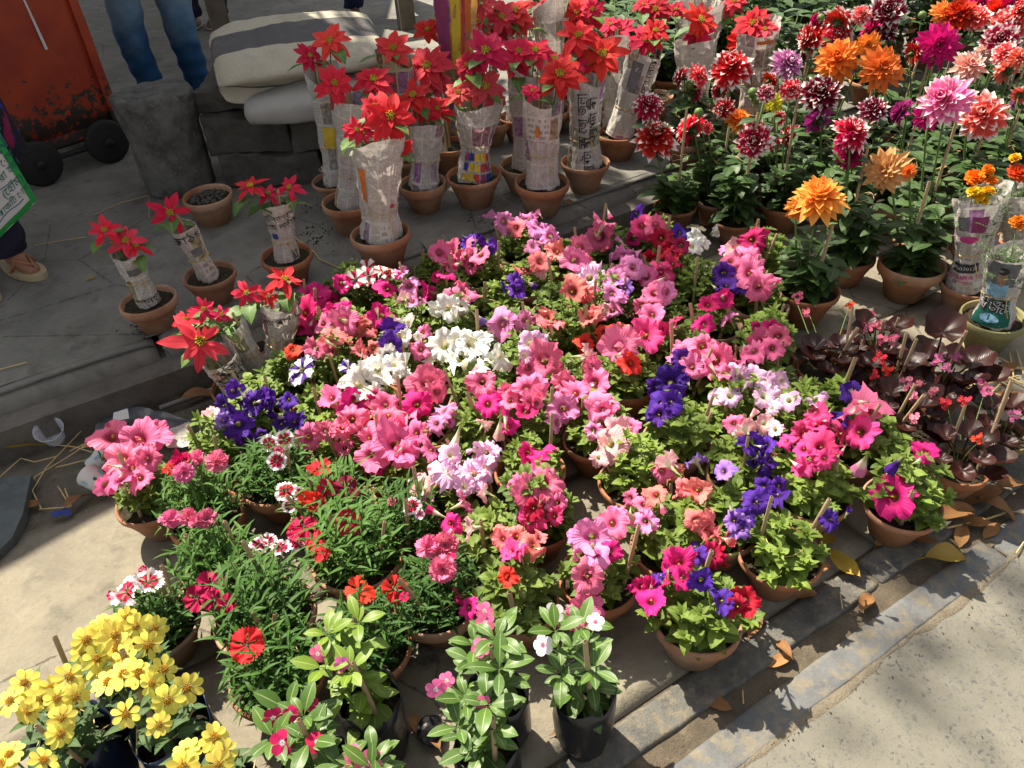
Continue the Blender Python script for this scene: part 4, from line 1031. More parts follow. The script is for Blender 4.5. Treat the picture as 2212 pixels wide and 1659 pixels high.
# ---- petunias: flower spots per tile  (x, y, colour, width, form)
PETS = {
 5: "570,30,S,110 720,70,S,110 640,150,S,120 800,80,S,100 720,140,S,110 880,100,S,90 930,100,L,90 555,175,M,110 860,210,M,130 985,180,L,150 1090,230,M,120 960,260,P,100,t 1010,290,L,90 370,235,M,180 460,290,M,240 310,360,M,200 560,330,M,120 300,430,M,150 "
    "555,410,K,180 430,430,K,120 640,440,C,140 730,440,C,150 530,500,C,170 800,380,M,140 400,580,K,160 690,610,C,120 240,600,O,90 480,520,C,130 860,480,V,130 870,570,V,150 280,730,T,170 350,640,T,110 610,710,T,120 1000,430,W,120,t 960,520,W,90 1250,330,W,160 1160,340,W,90 1340,310,W,110 930,410,P,90 "
    "860,650,W,160 900,690,W,140 780,740,W,170 690,820,W,220 760,880,W,120 830,770,W,120 740,700,W,130 1220,580,W,200 1400,560,W,180 1340,660,W,190 1470,540,W,130 1600,640,W,170 1130,670,W,100 1300,540,W,120 1420,720,W,110 1080,490,K,90 1070,600,K,130 1590,450,L,180 1440,400,Q,80,b "
    "1130,830,K,240 1180,880,K,150 1470,810,K,180 1560,890,K,240 1500,950,M,160 1640,930,K,120 480,910,K,160 660,930,M,190 740,950,M,120 1050,960,M,170 1200,990,L,150 1160,1080,L,120 1290,1210,L,150,b 1480,1080,P,110,t 1580,1120,P,120,b 1630,1100,M,90 "
    "840,960,K,150 860,1050,K,270 630,1050,K,200 930,1200,K,320 980,1290,K,180 760,1290,K,180 720,1180,K,140 1120,1260,K,150 340,1180,K,170 1030,1150,K,150 780,1390,M,90 450,1130,K,130,d 570,1240,K,120,d 560,1110,K,130,d "
    "1270,1380,A,220,d 1490,1270,A,160,d 1420,1400,A,190,d 1500,1370,A,170 1270,1290,A,120 1070,1470,P,150 1100,1560,L,120 1160,1430,P,120 1360,1490,A,120 1370,1590,K,180,t 1470,1520,P,120,t 30,910,V,110 20,990,V,120 215,920,V,110 240,1080,V,150 170,1080,V,90 1365,210,K,160 1300,280,K,150 1250,40,K,150 1230,100,M,110 1380,60,K,120 ",
 4: "1520,870,V,120 1440,970,V,120 1640,960,V,140 1550,1090,V,170 1600,1200,V,130 1450,1070,Q,110 1370,1020,P,60 740,1150,K,250 900,1180,K,250 800,1310,K,240 960,1310,K,160 760,1430,K,190 900,1430,K,150 860,1360,K,130 ",
 6: "190,30,C,130 40,80,C,90 30,150,V,110 40,210,V,110 410,20,K,150 180,90,P,80 500,130,A,190,d 690,40,L,170 790,60,L,150 680,140,L,140 870,130,K,120 970,100,X,160 1040,40,R,130 380,230,C,200 460,240,C,120 660,240,L,120 650,340,L,130 740,200,Q,110 1000,230,L,140 920,230,K,150 245,410,C,170 500,380,C,150 590,350,P,90 90,410,L,120 "
    "850,320,K,130 910,370,K,160 880,500,X,220 1030,430,X,140 1360,110,V,140 1390,180,V,120 1490,180,V,110 1530,110,K,200 1610,190,K,200 1270,310,M,120 1380,280,M,110 1240,440,M,130 1400,390,L,110 1540,30,K,190 1420,20,K,110 690,580,K,220 740,540,K,140 770,700,O,130 700,490,C,120 1080,600,K,210 610,490,O,120 480,570,O,120 "
    "120,570,A,160 220,580,A,160 90,640,A,110 190,680,K,230 100,730,K,130 500,650,P,170,t 540,720,K,170 350,820,K,160 400,880,K,180 540,820,K,170 100,860,K,180 30,860,K,130 120,930,K,120 90,1000,M,130 1320,670,K,220 1240,590,K,160 1440,670,K,190 1560,600,K,160 1620,560,K,160 1160,720,K,140 1100,660,V,120 "
    "1500,780,A,200,d 1570,780,A,150 1640,900,A,150 1420,900,A,140 1390,760,K,120 1030,820,V,200 960,950,V,220 1040,940,V,150 950,1030,V,140 1090,850,V,110 340,990,L,190 310,1080,L,130 560,960,K,180 590,1000,K,130 530,1130,L,120 620,1220,P,220 700,1130,P,180 570,1300,P,100 770,1100,K,100 "
    "1500,1100,P,180,t 1440,1080,K,120 1640,1080,P,120 1570,1210,V,140 1640,1220,V,120 1640,1350,V,120 140,1320,M,230 200,1460,K,210 110,1530,K,190 290,1600,K,130 140,1640,R,120 990,1330,P,180,t 980,1390,K,120 1110,1410,C,130 1180,1310,Q,160,t 1360,1390,Q,130 1640,1500,V,130 1590,1590,V,160 930,1540,C,140 860,1600,K,130 1190,1520,C,170 1130,1500,C,120 ",
 7: "60,520,K,150 30,600,K,140 20,460,M,100 30,820,A,130 100,800,A,120 130,930,A,130 310,920,A,130 10,980,A,90 40,1120,A,100 570,860,V,150 570,960,K,270,w 680,1000,K,130 300,1010,X,140 310,1080,X,140 250,1150,X,170 350,1240,X,190 230,1240,X,130 370,1310,X,120 230,1370,X,110 580,1140,X,220 460,1060,V,90 610,1350,L,150,b "
    "790,1550,M,250 1020,1270,M,150 830,1350,V,120,b 60,1530,V,150 20,1320,V,100 ",
 11: "415,40,V,90 ",
 2: "610,1420,K,150,w 570,1530,K,170 840,1450,X,150 930,1460,K,130 960,1540,R,140 930,1630,R,150 1030,1640,R,120 800,1380,V,110 1210,1560,W,140 1170,1590,W,110 1380,1590,L,120 1430,1600,P,120 1540,1550,M,170 790,1540,M,110 1090,1500,V,100 1100,1580,D,110 450,1600,K,160 760,1620,L,200 300,1620,C,150 110,1410,L,130 160,1460,L,130 20,1470,C,120 240,1530,L,130 140,1590,L,90 1330,1490,W,80,t ",
 1: "1500,1440,L,150 1610,1430,L,130 1200,1635,K,140 1270,1560,L,130 1320,1610,K,170 1380,1570,V,110 1480,1570,V,120 1450,1640,K,130 1300,1560,V,100 ",
 9: "1620,420,O,110 1640,250,X,150 1600,170,C,120 1250,70,M,130 1370,110,P,180,t 1370,620,M,120 ",
 10: "40,150,C,170 130,50,X,170 30,230,X,150 150,210,C,150 520,160,L,230 540,260,L,150 490,420,K,210 640,60,K,190 640,260,M,110 480,640,K,230 430,680,K,160 270,30,X,110 1280,90,C,190 1200,60,C,130 1330,140,C,120 860,60,L,150 760,40,P,140,t 1310,270,R,170 1200,270,V,130 1080,340,M,190 1090,430,M,150 900,560,M,190 840,490,M,120 1220,450,V,150 1370,570,V,150 1510,570,R,180 1470,620,R,130 960,400,V,110 1470,90,Q,160 1530,30,V,130 1440,60,Q,110 ",
}
# pots: rim centre in the picture; 1 = clearly seen there
PPOTS = [(330,1075,1),(1506,1336,1),(1306,1235,1),(1115,1290,1),(1466,1170,1),(1672,1190,1),(1932,1058,1),(1363,1033,1),(1479,946,1),(1293,950,1),(1610,935,0),(1570,1050,0),(1715,1025,0),(1815,935,0),(1690,905,0),(1770,855,0),
 (1540,840,0),(1625,875,0),(1420,790,0),(1470,810,0),(1350,820,1),(1275,850,0),(1180,800,0),(1150,900,0),(1150,1000,0),(1100,1110,0),(1010,1070,0),(840,990,0),(700,960,0),(740,890,0),(830,860,0),(1010,800,0),(950,890,0),(1060,900,0),(1050,990,0),
 (650,840,0),(745,820,0),(520,960,0),(600,905,0),(690,710,0),(770,760,0),(835,785,0),(895,750,0),(970,720,0),(800,640,0),(870,670,0),(1010,680,0),(1080,750,0),(1230,740,1),(1250,680,0),(1110,650,0),(1160,620,0),(1280,650,0),(1350,630,0),(1340,700,0),
 (1430,690,0),(1430,600,0),(1500,650,0),(1570,650,0),(1640,660,1),(1520,720,0),(1610,750,0),(1680,800,0),(1300,560,0),(1400,550,0),(1235,590,0),(1120,545,0),(1005,600,0),(950,610,0),(1610,590,0),(1570,1180,0),(1090,1200,0)]
# other containers that must be kept clear of, placed further down
DIANTH = [ # rim u, v, width, flowers(tile,x,y,colour,width,kind)
 (480,1240,175,'green dianthus with three frilly pink flowers beside the pink petunia pot',[(8,1100,50,'pk',120,'f'),(8,1220,35,'pk',110,'f'),(8,1340,45,'pk',120,'f'),(8,1270,60,'pk',90,'f')]),
 (343,1348,175,'low dianthus with two white edged crimson flowers beside the yellow zinnias',[(8,815,515,'cr',180,'e'),(8,960,450,'cr',170,'e'),(8,925,375,'mg',50,'p'),(8,720,540,'mg',50,'p')]),
 (570,1322,215,'wide pot of dianthus with magenta flowers and a row of white edged flowers',[(8,1370,470,'mg',170,'p'),(8,1280,560,'mg',150,'p'),(8,1390,570,'mg',120,'p'),(8,1480,590,'mg',110,'p'),(9,160,230,'cr',120,'e'),(9,20,210,'cr',110,'e'),(9,80,190,'cr',100,'e'),(9,260,195,'cr',110,'e'),(9,320,205,'cr',90,'e')]),
 (805,1392,180,'dianthus with two scarlet fringed flowers and one upright bamboo stake',[(9,680,510,'rd',180,'p'),(9,900,500,'rd',160,'p'),(9,960,550,'mg',60,'p')]),
 (600,1455,205,'dianthus with a single scarlet flower beside the pale green periwinkle',[(8,1600,860,'rd',200,'p')]),
 (945,1290,190,'dianthus with double pale pink fringed flowers in a reddish pot',[(9,1230,210,'pk',150,'f'),(9,1110,230,'pk',140,'f'),(9,1210,370,'pk',160,'f'),(9,1260,290,'mg',70,'p')]),
 (770,1200,200,'dianthus with orange red flowers among dense narrow leaves',[(9,600,70,'rd',150,'p'),(9,430,265,'rd',110,'p'),(9,385,190,'rd',130,'p'),(9,310,90,'mg',150,'p'),(9,260,130,'mg',110,'p')]),
 (725,1105,190,'dianthus with deep red flowers and two slanting stakes in a pale pot',[(5,410,1380,'rd',140,'p'),(5,460,1500,'mg',110,'p'),(5,380,1590,'rd',120,'p'),(5,590,1500,'dm',140,'p'),(5,195,1520,'cr',130,'e'),(5,280,1540,'cr',80,'e'),(5,215,1620,'dm',80,'e'),(5,330,1570,'rd',90,'p')]),
 (600,1030,170,'dianthus with small white and maroon eyed flowers beside dark violet petunias',[(5,85,1215,'cr',110,'e'),(5,185,1190,'cr',110,'e'),(5,135,1330,'cr',110,'e'),(5,145,1260,'pk',60,'f')]),
 (440,1110,165,'tall leafy dianthus with frilly pink double flowers beside violet petunias',[(4,1190,1405,'pk',120,'f'),(4,1405,1330,'pk',130,'f'),(4,1180,1330,'mg',120,'f'),(4,1270,1310,'pk',90,'f'),(4,1100,1370,'rd',90,'p'),(4,975,1255,'pk',70,'f')]),
 (880,1150,150,'slender dianthus with small pink flowers beside lavender petunias',[(5,1010,1620,'mg',110,'e'),(5,880,1590,'pk',50,'f'),(9,1060,15,'pk',60,'e')]),
]
DC = dict(rd=(0.76, 0.022, 0.03), mg=(0.58, 0.01, 0.10), cr=(0.52, 0.015, 0.08), pk=(0.80, 0.20, 0.36), dm=(0.28, 0.008, 0.06))

def pot_geo(u, v, w, z0=0.0, h=0.098):
    p = P(u, v, z0+h); R = metres(w, p)/2; p = P(u, v, z0+HP*R/0.0875); return p, metres(w, p)/2
FIX = []
for (u, v, w, lab, fl) in DIANTH: p, R = pot_geo(u, v, w); FIX.append((p.x, p.y, R))
PW_ = dict()
VIN = [ # bag rim u,v, radius, plant label, leafpale, flowers
 (795,1500,0.057,'pale green periwinkle with two small mauve flowers in a black bag',True,[(9,400,920,'mp',110),(9,555,985,'mv',100)],(753,1396),0.30),
 (675,1632,0.057,'periwinkle with deep magenta flowers in a black plastic bag',False,[(9,110,1335,'mg',130),(9,225,1310,'mg',100),(9,170,1495,'mg',160),(9,395,1490,'mg',140),(9,350,1240,'mg',60)],(643,1550),0.30),
 (800,1720,0.057,'periwinkle with pale centred pink flowers beside the yellow zinnias and a black bag',False,[(9,745,1610,'mp',140),(9,630,1640,'mp',100),(9,625,1560,'mp',60)],(790,1668),0.30),
 (1045,1592,0.057,'periwinkle with a pair of pink flowers, in a black bag beside the white periwinkle',False,[(9,1165,1150,'mp',130),(9,1235,1090,'mp',100),(9,1470,1240,'mp',90)],(1040,1530),0.30),
 (1070,1480,0.057,'tall periwinkle with three magenta pink flowers climbing one stem',False,[(9,1480,640,'mp',110),(9,1485,715,'mp',120),(9,1455,880,'mp',120)],(1060,1395),0.33),
 (1261,1480,0.057,'glossy periwinkle with white red eyed flowers in a black plastic bag',False,[(10,268,655,'wh',130),(10,540,712,'wh',110),(10,200,862,'wh',130)],(1250,1390),0.31),
]
ZIN = [ # plant centre px at flower level z, flowers
 (245,1385,'yellow zinnia beside the low white edged dianthus',[(8,820,690),(8,660,790),(8,560,830),(8,745,800),(8,960,860),(8,540,905),(8,630,950),(8,760,880),(8,990,760),(8,690,720),(8,880,740)]),
 (320,1490,'tallest yellow zinnia with many single flowers and two thick stakes',[(8,810,945),(8,655,1030),(8,800,1050),(8,900,1050),(8,700,1100),(8,980,1110),(8,1085,1220),(8,815,1310),(8,1030,1380),(8,1060,1020),(8,690,970),(8,1210,1140),(8,600,1010)]),
 (95,1530,'yellow zinnia growing over bare sunlit paving beside the bag rim',[(8,160,1110),(8,330,1145),(8,65,1225),(8,185,1290),(8,370,1210),(8,445,1070),(8,400,1340),(8,490,1200),(8,390,1440),(8,270,1200)]),
 (75,1690,'yellow zinnia with a wide open flower at the pavement corner',[(8,280,1610),(8,10,1630),(8,60,1570)]),
 (450,1665,'yellow zinnia beside the magenta periwinkle in its bag',[(8,1210,1555),(8,1460,1560),(8,1405,1640),(8,1390,1465),(8,1190,1650)]),
]
BEG = [ # rim u,v,w, flowers, label
 (1952,900,150,[(7,940,910,'bp'),(7,1050,880,'bp'),(7,900,820,'bp'),(7,1000,830,'bp'),(7,960,1060,'bp')],'bronze leaved begonia with clear pink flowers in a wide terracotta pot'),
 (2068,1005,128,[(7,1270,940,'br'),(7,1360,1190,'br'),(7,1400,880,'bm'),(7,1150,950,'br')],'dark bronze begonia with red flowers beside the single magenta petunia'),
 (2165,940,108,[(7,1590,1030,'bm'),(7,1380,830,'bm'),(7,1430,880,'bm')],'almost black leaved begonia with mauve pink flowers beside straw litter'),
 (1793,795,140,[(7,530,310,'br'),(7,260,370,'bk'),(7,190,265,'bk')],'large reddish begonia with thick stakes beside the pink petunias'),
 (1890,765,112,[(7,660,380,'bk'),(7,650,460,'bk'),(7,740,540,'bk'),(7,810,550,'bk'),(7,700,440,'bk')],'bronze begonia with a spray of small pink flowers beside a tall stake'),
 (2040,835,110,[(7,1150,720,'bm'),(7,1220,650,'bm'),(7,1110,660,'bm')],'black leaved begonia with one huge cupped leaf and mauve flowers'),
 (1905,845,100,[(7,725,660,'br'),(7,690,760,'br'),(7,770,745,'br')],'small dark begonia with scarlet flowers between the bronze begonias'),
]
for (u, v, w, fl, lab) in BEG: p, R = pot_geo(u, v, w); FIX.append((p.x, p.y, R))
for (u, v, R, *_r) in VIN: p = P(u, v, 0.185); FIX.append((p.x, p.y, R))

pl = []; PL0 = []
for (u, v, fx) in PPOTS:
    p = P(u, v, HP); PL0.append((p.x, p.y)); pl.append([p.x, p.y, 0.082+0.006*rng.random() if not fx else 0.0885, fx])
for it in range(140):
    for i, a in enumerate(pl):
        if not a[3]:
            for (x, y, R) in FIX:
                dx, dy = a[0]-x, a[1]-y; d = math.hypot(dx, dy)+1e-6; m_ = (a[2]+R)*1.01-d
                if m_ > 0: a[0] += dx/d*m_*0.6; a[1] += dy/d*m_*0.6
            s_ = a[0]*EN.x+a[1]*EN.y
            if s_ < -2.09: a[0] += EN.x*(-2.09-s_); a[1] += EN.y*(-2.09-s_)
        for b in pl[i+1:]:
            dx, dy = a[0]-b[0], a[1]-b[1]; d = math.hypot(dx, dy)+1e-6; m_ = (a[2]+b[2])*1.01-d
            if m_ > 0:
                wa, wb = (0.03 if a[3] else 1), (0.03 if b[3] else 1); k_ = m_*0.5/(wa+wb)
                a[0] += dx/d*k_*wa; a[1] += dy/d*k_*wa; b[0] -= dx/d*k_*wb; b[1] -= dy/d*k_*wb
for a, o_ in zip(pl, PL0):          # never stray far from where the photograph shows the plant
    dx, dy = a[0]-o_[0], a[1]-o_[1]; d = math.hypot(dx, dy)
    if d > 0.065: a[0], a[1] = o_[0]+dx/d*0.065, o_[1]+dy/d*0.065
PETFL = [[] for _ in pl]
for tile, txt in PETS.items():
    for item in txt.split():
        q = item.split(','); u, v = T(tile, float(q[0]), float(q[1])); c = q[2]; w = float(q[3])/3; form = q[4] if len(q) > 4 else ''
        z = 0.21; best = 0
        for it in range(3):
            p = P(u, v, z)
            best = min(range(len(pl)), key=lambda i: (pl[i][0]-p.x)**2+(pl[i][1]-p.y)**2)
            d = math.hypot(pl[best][0]-p.x, pl[best][1]-p.y); z = 0.246-0.085*min(1.3, (d/0.125)**2)
        PETFL[best].append((P(u, v, z), c, w, form))
NUM = ['no', 'one', 'two', 'three', 'four', 'five', 'six', 'seven', 'eight', 'nine', 'ten', 'eleven', 'twelve', 'thirteen', 'fourteen', 'fifteen']
LABS = {}
def colour_count(fl):
    cnt = {}
    for f in fl:
        nm = {'S': 'red and white striped', 'T': 'violet and white striped'}.get(f[1]) or CNAME[f[1]]
        cnt[nm] = cnt.get(nm, 0)+1
    return sorted(cnt.items(), key=lambda kv: -kv[1])
def fl_word(n): return 'flower' if n == 1 else 'flowers'
for i, a in enumerate(pl):
    cc = colour_count(PETFL[i])
    if not cc: lab = 'leafy green petunia without open flowers in a terracotta pot'
    elif len(cc) == 1: lab = f'petunia with {NUM[cc[0][1]]} {cc[0][0]} {fl_word(cc[0][1])}'
    else: lab = f'petunia with {NUM[cc[0][1]]} {cc[0][0]} and {NUM[cc[1][1]]} {cc[1][0]} {fl_word(cc[1][1])}'
    near = sorted(range(len(pl)), key=lambda j: (pl[j][0]-a[0])**2+(pl[j][1]-a[1])**2)[1:6]
    nn = [colour_count(PETFL[j])[0][0] for j in near if PETFL[j]]
    nn = [x for x in nn if not cc or x != cc[0][0]]
    if nn and cc and len(lab.split())+len(nn[0].split()) < 13: lab += f' beside the {nn[0]} petunia'
    LABS[i] = lab
seen = {}
for i in LABS:
    if LABS[i] in seen and 'beside' in LABS[i]:
        near = sorted(range(len(pl)), key=lambda j: (pl[j][0]-pl[i][0])**2+(pl[j][1]-pl[i][1])**2)[1:10]
        for j in near:
            cj = colour_count(PETFL[j])
            if cj:
                t_ = LABS[i].split(' beside')[0]+f' next to one with {NUM[cj[0][1]]} {cj[0][0]} {fl_word(cj[0][1])}'
                if t_ not in seen and len(t_.split()) <= 16: LABS[i] = t_; break
    seen[LABS[i]] = 1
for i, a in enumerate(pl):
    kind = 'd' if rng.random() < 0.3 else 't'
    root = potted('potted_petunia', (a[0], a[1]), 0.0, a[2], kind, LABS[i], 'petunia', 'petunia pots set out on the pavement')
    s = rng.uniform(0.98, 1.14)
    o = add('foliage', rng.choice(F_PET), root, (0, 0, SOILZ-0.117), rng.uniform(0, 6.28), (s, s, rng.uniform(.95, 1.06))); o['kind'] = 'stuff'
    rand_stake(root, SOILZ, 0.11, 0.19, 0.05, rng.choice((1, 1, 2)))
    if rng.random() < 0.5: tie_ring(root, rng.uniform(.12, .16), rng.uniform(.04, .06))
    for (p, c, w, form) in PETFL[i]:
        dia = max(0.04, min(0.11, metres(w, p)))*1.22
        lp = local(root, p); out = Vector((lp.x, lp.y, 0)); dd = out.length; out = out.normalized() if dd > 1e-4 else Vector((1, 0, 0))
        nrm = tilt(p, out, 0.75, 0.40, 0.38, min(1.0, dd/0.10)*0.5)
        mats = 'petal_plain'; me = rng.choice(PETUNIA); col = None
        if c == 'S': col = (0.62, 0.015, 0.06); mats = 'petal_star'
        elif c == 'T': col = COLR['V']; mats = 'petal_star'
        else: col = COLR[c]
        if c in ('P', 'W', 'A'): mats = 'petal_pale_throat'
        if form == 'w': mats = 'petal_pale_throat'
        if form == 'd': me = rng.choice(PET_DOUBLE)
        if form == 't':
            az = rng.uniform(0, 6.28); nrm = (Vector((math.cos(az), math.sin(az), 0.15))-to_cam(p)*0.2).normalized(); mats = 'petal_pale_throat'; dia *= 0.85
        if form == 'b':
            me = rng.choice(PET_BELL); nrm = Vector((rng.gauss(0, .3), rng.gauss(0, .3), -0.8)).normalized(); mats = 'petal_pale_throat' if c != 'V' else 'petal_plain'
        add('flower', me, root, lp, face_rot(nrm, rng.uniform(0, 6.28)), dia, mats, jit(col))
        if form in ('', 'd') and rng.random() < .8:      # a smaller bloom crowding it
            sp_ = lp+Vector((rng.uniform(-.035, .035), rng.uniform(.0, .04), rng.uniform(-.028, -.006)))
            add('flower', rng.choice(PETUNIA), root, sp_, face_rot(tilt(p, out, 0.6, 0.35, 0.45, .5), rng.uniform(0, 6.28)), dia*rng.uniform(.5, .85), mats, jit(col, .18))
        if rng.random() < .35:      # a bud or a spent bloom beside it
            bp = lp+Vector((rng.uniform(-.04, .04), rng.uniform(-.04, .04), rng.uniform(-.005, .02))); bn = Vector((rng.gauss(0, .5), rng.gauss(0, .5), rng.choice((1, .3, -.5))))
            add('bud', rng.choice(PET_BELL), root, bp, face_rot(bn, rng.uniform(0, 6)), rng.uniform(.02, .04), 'petal_pale_throat', jit(tuple(x*.8 for x in col)))

# ---- dianthus
for i, (u, v, w, lab, fl) in enumerate(DIANTH):
    p, R = pot_geo(u, v, w); R = min(R, 0.108)
    root = potted('potted_dianthus', (p.x, p.y), 0.0, R, 'd' if i in (1, 7) else 't', lab, 'dianthus', 'dianthus pots on the pavement')
    tp = root['top']; s = R/0.0875
    o = add('foliage', F_DIA[(i*3+1) % 4], root, (0, 0, tp-0.118), rng.uniform(0, 6), (1.0*s, 1.0*s, 1.15 if i in (0, 9) else 1.0)); o['kind'] = 'stuff'
    rand_stake(root, tp, 0.10, 0.19, 0.045, 2)
    tie_ring(root, tp+0.05, 0.05)
    for (t, x, y, c, wd, kd) in fl:
        uu, vv = T(t, x, y); zf = 0.25 if i in (0, 9) else 0.22
        for it in range(2):
            q = P(uu, vv, zf); d = math.hypot(q.x-p.x, q.y-p.y); zf = (0.262 if i in (0, 9) else 0.228)-0.06*min(1.5, (d/0.14)**2)
        q = P(uu, vv, zf); lp = local(root, q); dia = max(0.016, min(0.065, metres(wd/3, q)))*1.15
        out = Vector((lp.x, lp.y, 0)).normalized()
        nrm = tilt(q, out, 0.75, 0.5, 0.22, 0.3)
        me = rng.choice(DIAN_D if kd == 'f' else DIAN)
        add('flower', me, root, lp, face_rot(nrm, rng.uniform(0, 6)), dia, 'petal_edge' if kd == 'e' else 'petal_deep', jit(DC[c]))
        stem_to(root, (lp.x*0.3, lp.y*0.3, tp), lp-nrm*dia*0.5, 0.0013)

# ---- leafy stems built from single leaves
def leafy_stem(root, b, e, nodes, L, lib, mat=None, per=2, up=0.25, droop=0.0, t0=0.15, spin=None, topset=0):
    b, e = Vector(b), Vector(e); sp = rng.uniform(0, 6.28)
    for i in range(nodes):
        t = t0+(1-t0)*i/max(1, nodes-1); q = b.lerp(e, t)
        for k in range(per):
            az = sp+i*1.57+k*2*math.pi/per+rng.uniform(-.25, .25); el = up*(0.4+t)-droop*(1-t)+rng.uniform(-.2, .2)
            d = Vector((math.cos(az)*math.cos(el), math.sin(az)*math.cos(el), math.sin(el)))
            z_ = (UP-d*UP.dot(d)).normalized(); y_ = z_.cross(d)
            R3 = Matrix((d, y_, z_)).transposed().to_quaternion()
            ll = L*rng.uniform(.72, 1.15)*(1.0-0.35*t)
            add('leaf', rng.choice(lib), root, q, R3, (ll, ll*rng.uniform(.85, 1.15), ll), mat)
VC = dict(mp=(0.85, 0.17, 0.38), mv=(0.72, 0.12, 0.45), mg=(0.64, 0.015, 0.12), wh=(0.9, 0.87, 0.88))
for i, (u, v, R, lab, pale, fl, cen, ht) in enumerate(VIN):
    p = P(u, v, 0.185)
    root = potted('potted_periwinkle', (p.x, p.y), 0.0, R, 'bag', lab, 'periwinkle', 'periwinkles in plastic bags on the pavement')
    tp = root['top']; c0 = P(cen[0], cen[1], ht-0.02); lean = Vector((c0.x-p.x, c0.y-p.y, 0))
    m_ = 'leaf_vinca_pale' if pale else None
    for k in range(5):
        a = 2*math.pi*k/5+rng.uniform(-.3, .3); rr = 0.055*(0.4+0.6*rng.random()) if k else 0.01
        e = Vector((lean.x+rr*math.cos(a), lean.y+rr*math.sin(a), ht*rng.uniform(.80, 1.0))); b = Vector((rng.uniform(-.015, .015), rng.uniform(-.015, .015), tp-0.01))
        stem_to(root, b, e, 0.0026, bow=0.006)
        leafy_stem(root, b, e, 5, 0.066, L_VINCA, m_, 2, 0.25, 0.5, 0.2)
        leafy_stem(root, e, e+Vector((0, 0, 0.006)), 1, 0.058, L_VINCA, m_, 4, 0.5)
    stake(root, (0.015, -0.02, tp-0.02), Vector((lean.x*.5+rng.uniform(-.02, .02), lean.y*.5-0.02, ht+rng.uniform(-.02, .04))), 0.0048)
    for (t, x, y, c, wd) in fl:
        uu, vv = T(t, x, y); q = P(uu, vv, ht-0.01); lp = local(root, q); dia = max(0.025, min(0.05, metres(wd/3, q)))*1.1
        nrm = tilt(q, None, 0.7, 0.6, 0.25)
        add('flower', rng.choice(VINCA), root, lp, face_rot(nrm, rng.uniform(0, 6)), dia, 'petal_pinkeye' if c == 'wh' else 'petal_eye', jit(VC[c], .08))
        stem_to(root, Vector((lean.x*.6, lean.y*.6, tp+(ht-tp)*.5)), lp-nrm*dia*.5, 0.0014, bow=.004)
# ---- zinnias
for i, (u, v, lab, fl) in enumerate(ZIN):
    ht = 0.33; c0 = P(u, v, ht-0.03); base = c0
    root = potted('potted_zinnia', (base.x, base.y), 0.0, 0.066, 'bluebag' if i in (1, 2) else 'bag', lab, 'zinnia', 'yellow zinnias in bags at the pavement edge')
    tp = root['top']
    for (t, x, y) in fl:
        uu, vv = T(t, x, y); zf = ht
        for it in range(2):
            q = P(uu, vv, zf); d = math.hypot(q.x-base.x, q.y-base.y); zf = ht+0.02-0.09*min(1.4, (d/0.15)**2)+rng.uniform(-.008, .008)
        q = P(uu, vv, zf); lp = local(root, q); nrm = tilt(q, Vector((lp.x, lp.y, 0)).normalized(), 0.7, 0.45, 0.2, 0.3); dia = metres(64, q)*rng.uniform(.9, 1.15)
        add('flower', rng.choice(ZINNIA), root, lp, face_rot(nrm, rng.uniform(0, 6)), dia, 'petal_deep', jit((0.95, 0.80, 0.14), .04))
        stem_to(root, (lp.x*.15, lp.y*.15, tp), lp-nrm*dia*.12, 0.0022, bow=.008)
        leafy_stem(root, (lp.x*.15, lp.y*.15, tp), lp-Vector((0, 0, .025)), 4, 0.062, L_ZINN, None, 2, 0.3, 0.2, 0.25)
    rand_stake(root, tp, 0.17, 0.22, 0.035, 2 if i < 3 else 1); tie_ring(root, tp+0.07, 0.045)
# ---- begonias
BC = dict(bp=(0.86, 0.24, 0.36), br=(0.72, 0.03, 0.03), bm=(0.66, 0.15, 0.36), bk=(0.80, 0.16, 0.30))
for i, (u, v, w, fl, lab) in enumerate(BEG):
    p, R = pot_geo(u, v, w); z0 = 0.0
    root = potted('potted_begonia', (p.x, p.y), z0, R, 'm' if i == 2 else 't', lab, 'begonia', 'bronze begonia pots on the pavement'); tp = root['top']
    big = 1.0 if i not in (5,) else 1.35
    n = 12
    for k in range(n):
        a = k*2.4; f = math.sqrt((k+.5)/n); q = Vector((0.045*f*math.cos(a), 0.045*f*math.sin(a), tp+0.10*(1-0.55*f)*rng.uniform(.7, 1.15)))
        el = 0.55-0.7*f+rng.uniform(-.25, .25); d = Vector((math.cos(a)*math.cos(el), math.sin(a)*math.cos(el), math.sin(el))); z_ = (UP-d*UP.dot(d)).normalized(); y_ = z_.cross(d)
        R3 = Matrix((d, y_, z_)).transposed().to_quaternion(); ll = rng.uniform(.065, .095)*big
        add('leaf', rng.choice(L_BEGO), root, q, R3, ll)
        if k % 4 == 0: stem_to(root, (0, 0, tp-.01), q, 0.003, 'leaf_begonia', .004)
    if i == 5:
        q = P(2022, 735, 0.22); d = Vector((0.2, 0.5, 0.35)).normalized(); z_ = (UP-d*UP.dot(d)).normalized()
        add('leaf', L_BEGO[1], root, local(root, q)-Vector((0, .03, .01)), Matrix((d, z_.cross(d), z_)).transposed().to_quaternion(), 0.13, label='huge cupped blackish leaf')
    for (t, x, y, c) in fl:
        uu, vv = T(t, x, y); q = P(uu, vv, 0.185); lp = local(root, q); nrm = tilt(q, None, .6, .7, .3)
        add('flower', rng.choice(BEGO), root, lp, face_rot(nrm, rng.uniform(0, 6)), rng.uniform(.032, .042), None, jit(BC[c]))
        stem_to(root, (0, 0, tp), lp-nrm*.02, 0.0014, 'stem_green', .006)
    rand_stake(root, tp, 0.12, 0.2, 0.045, 2)
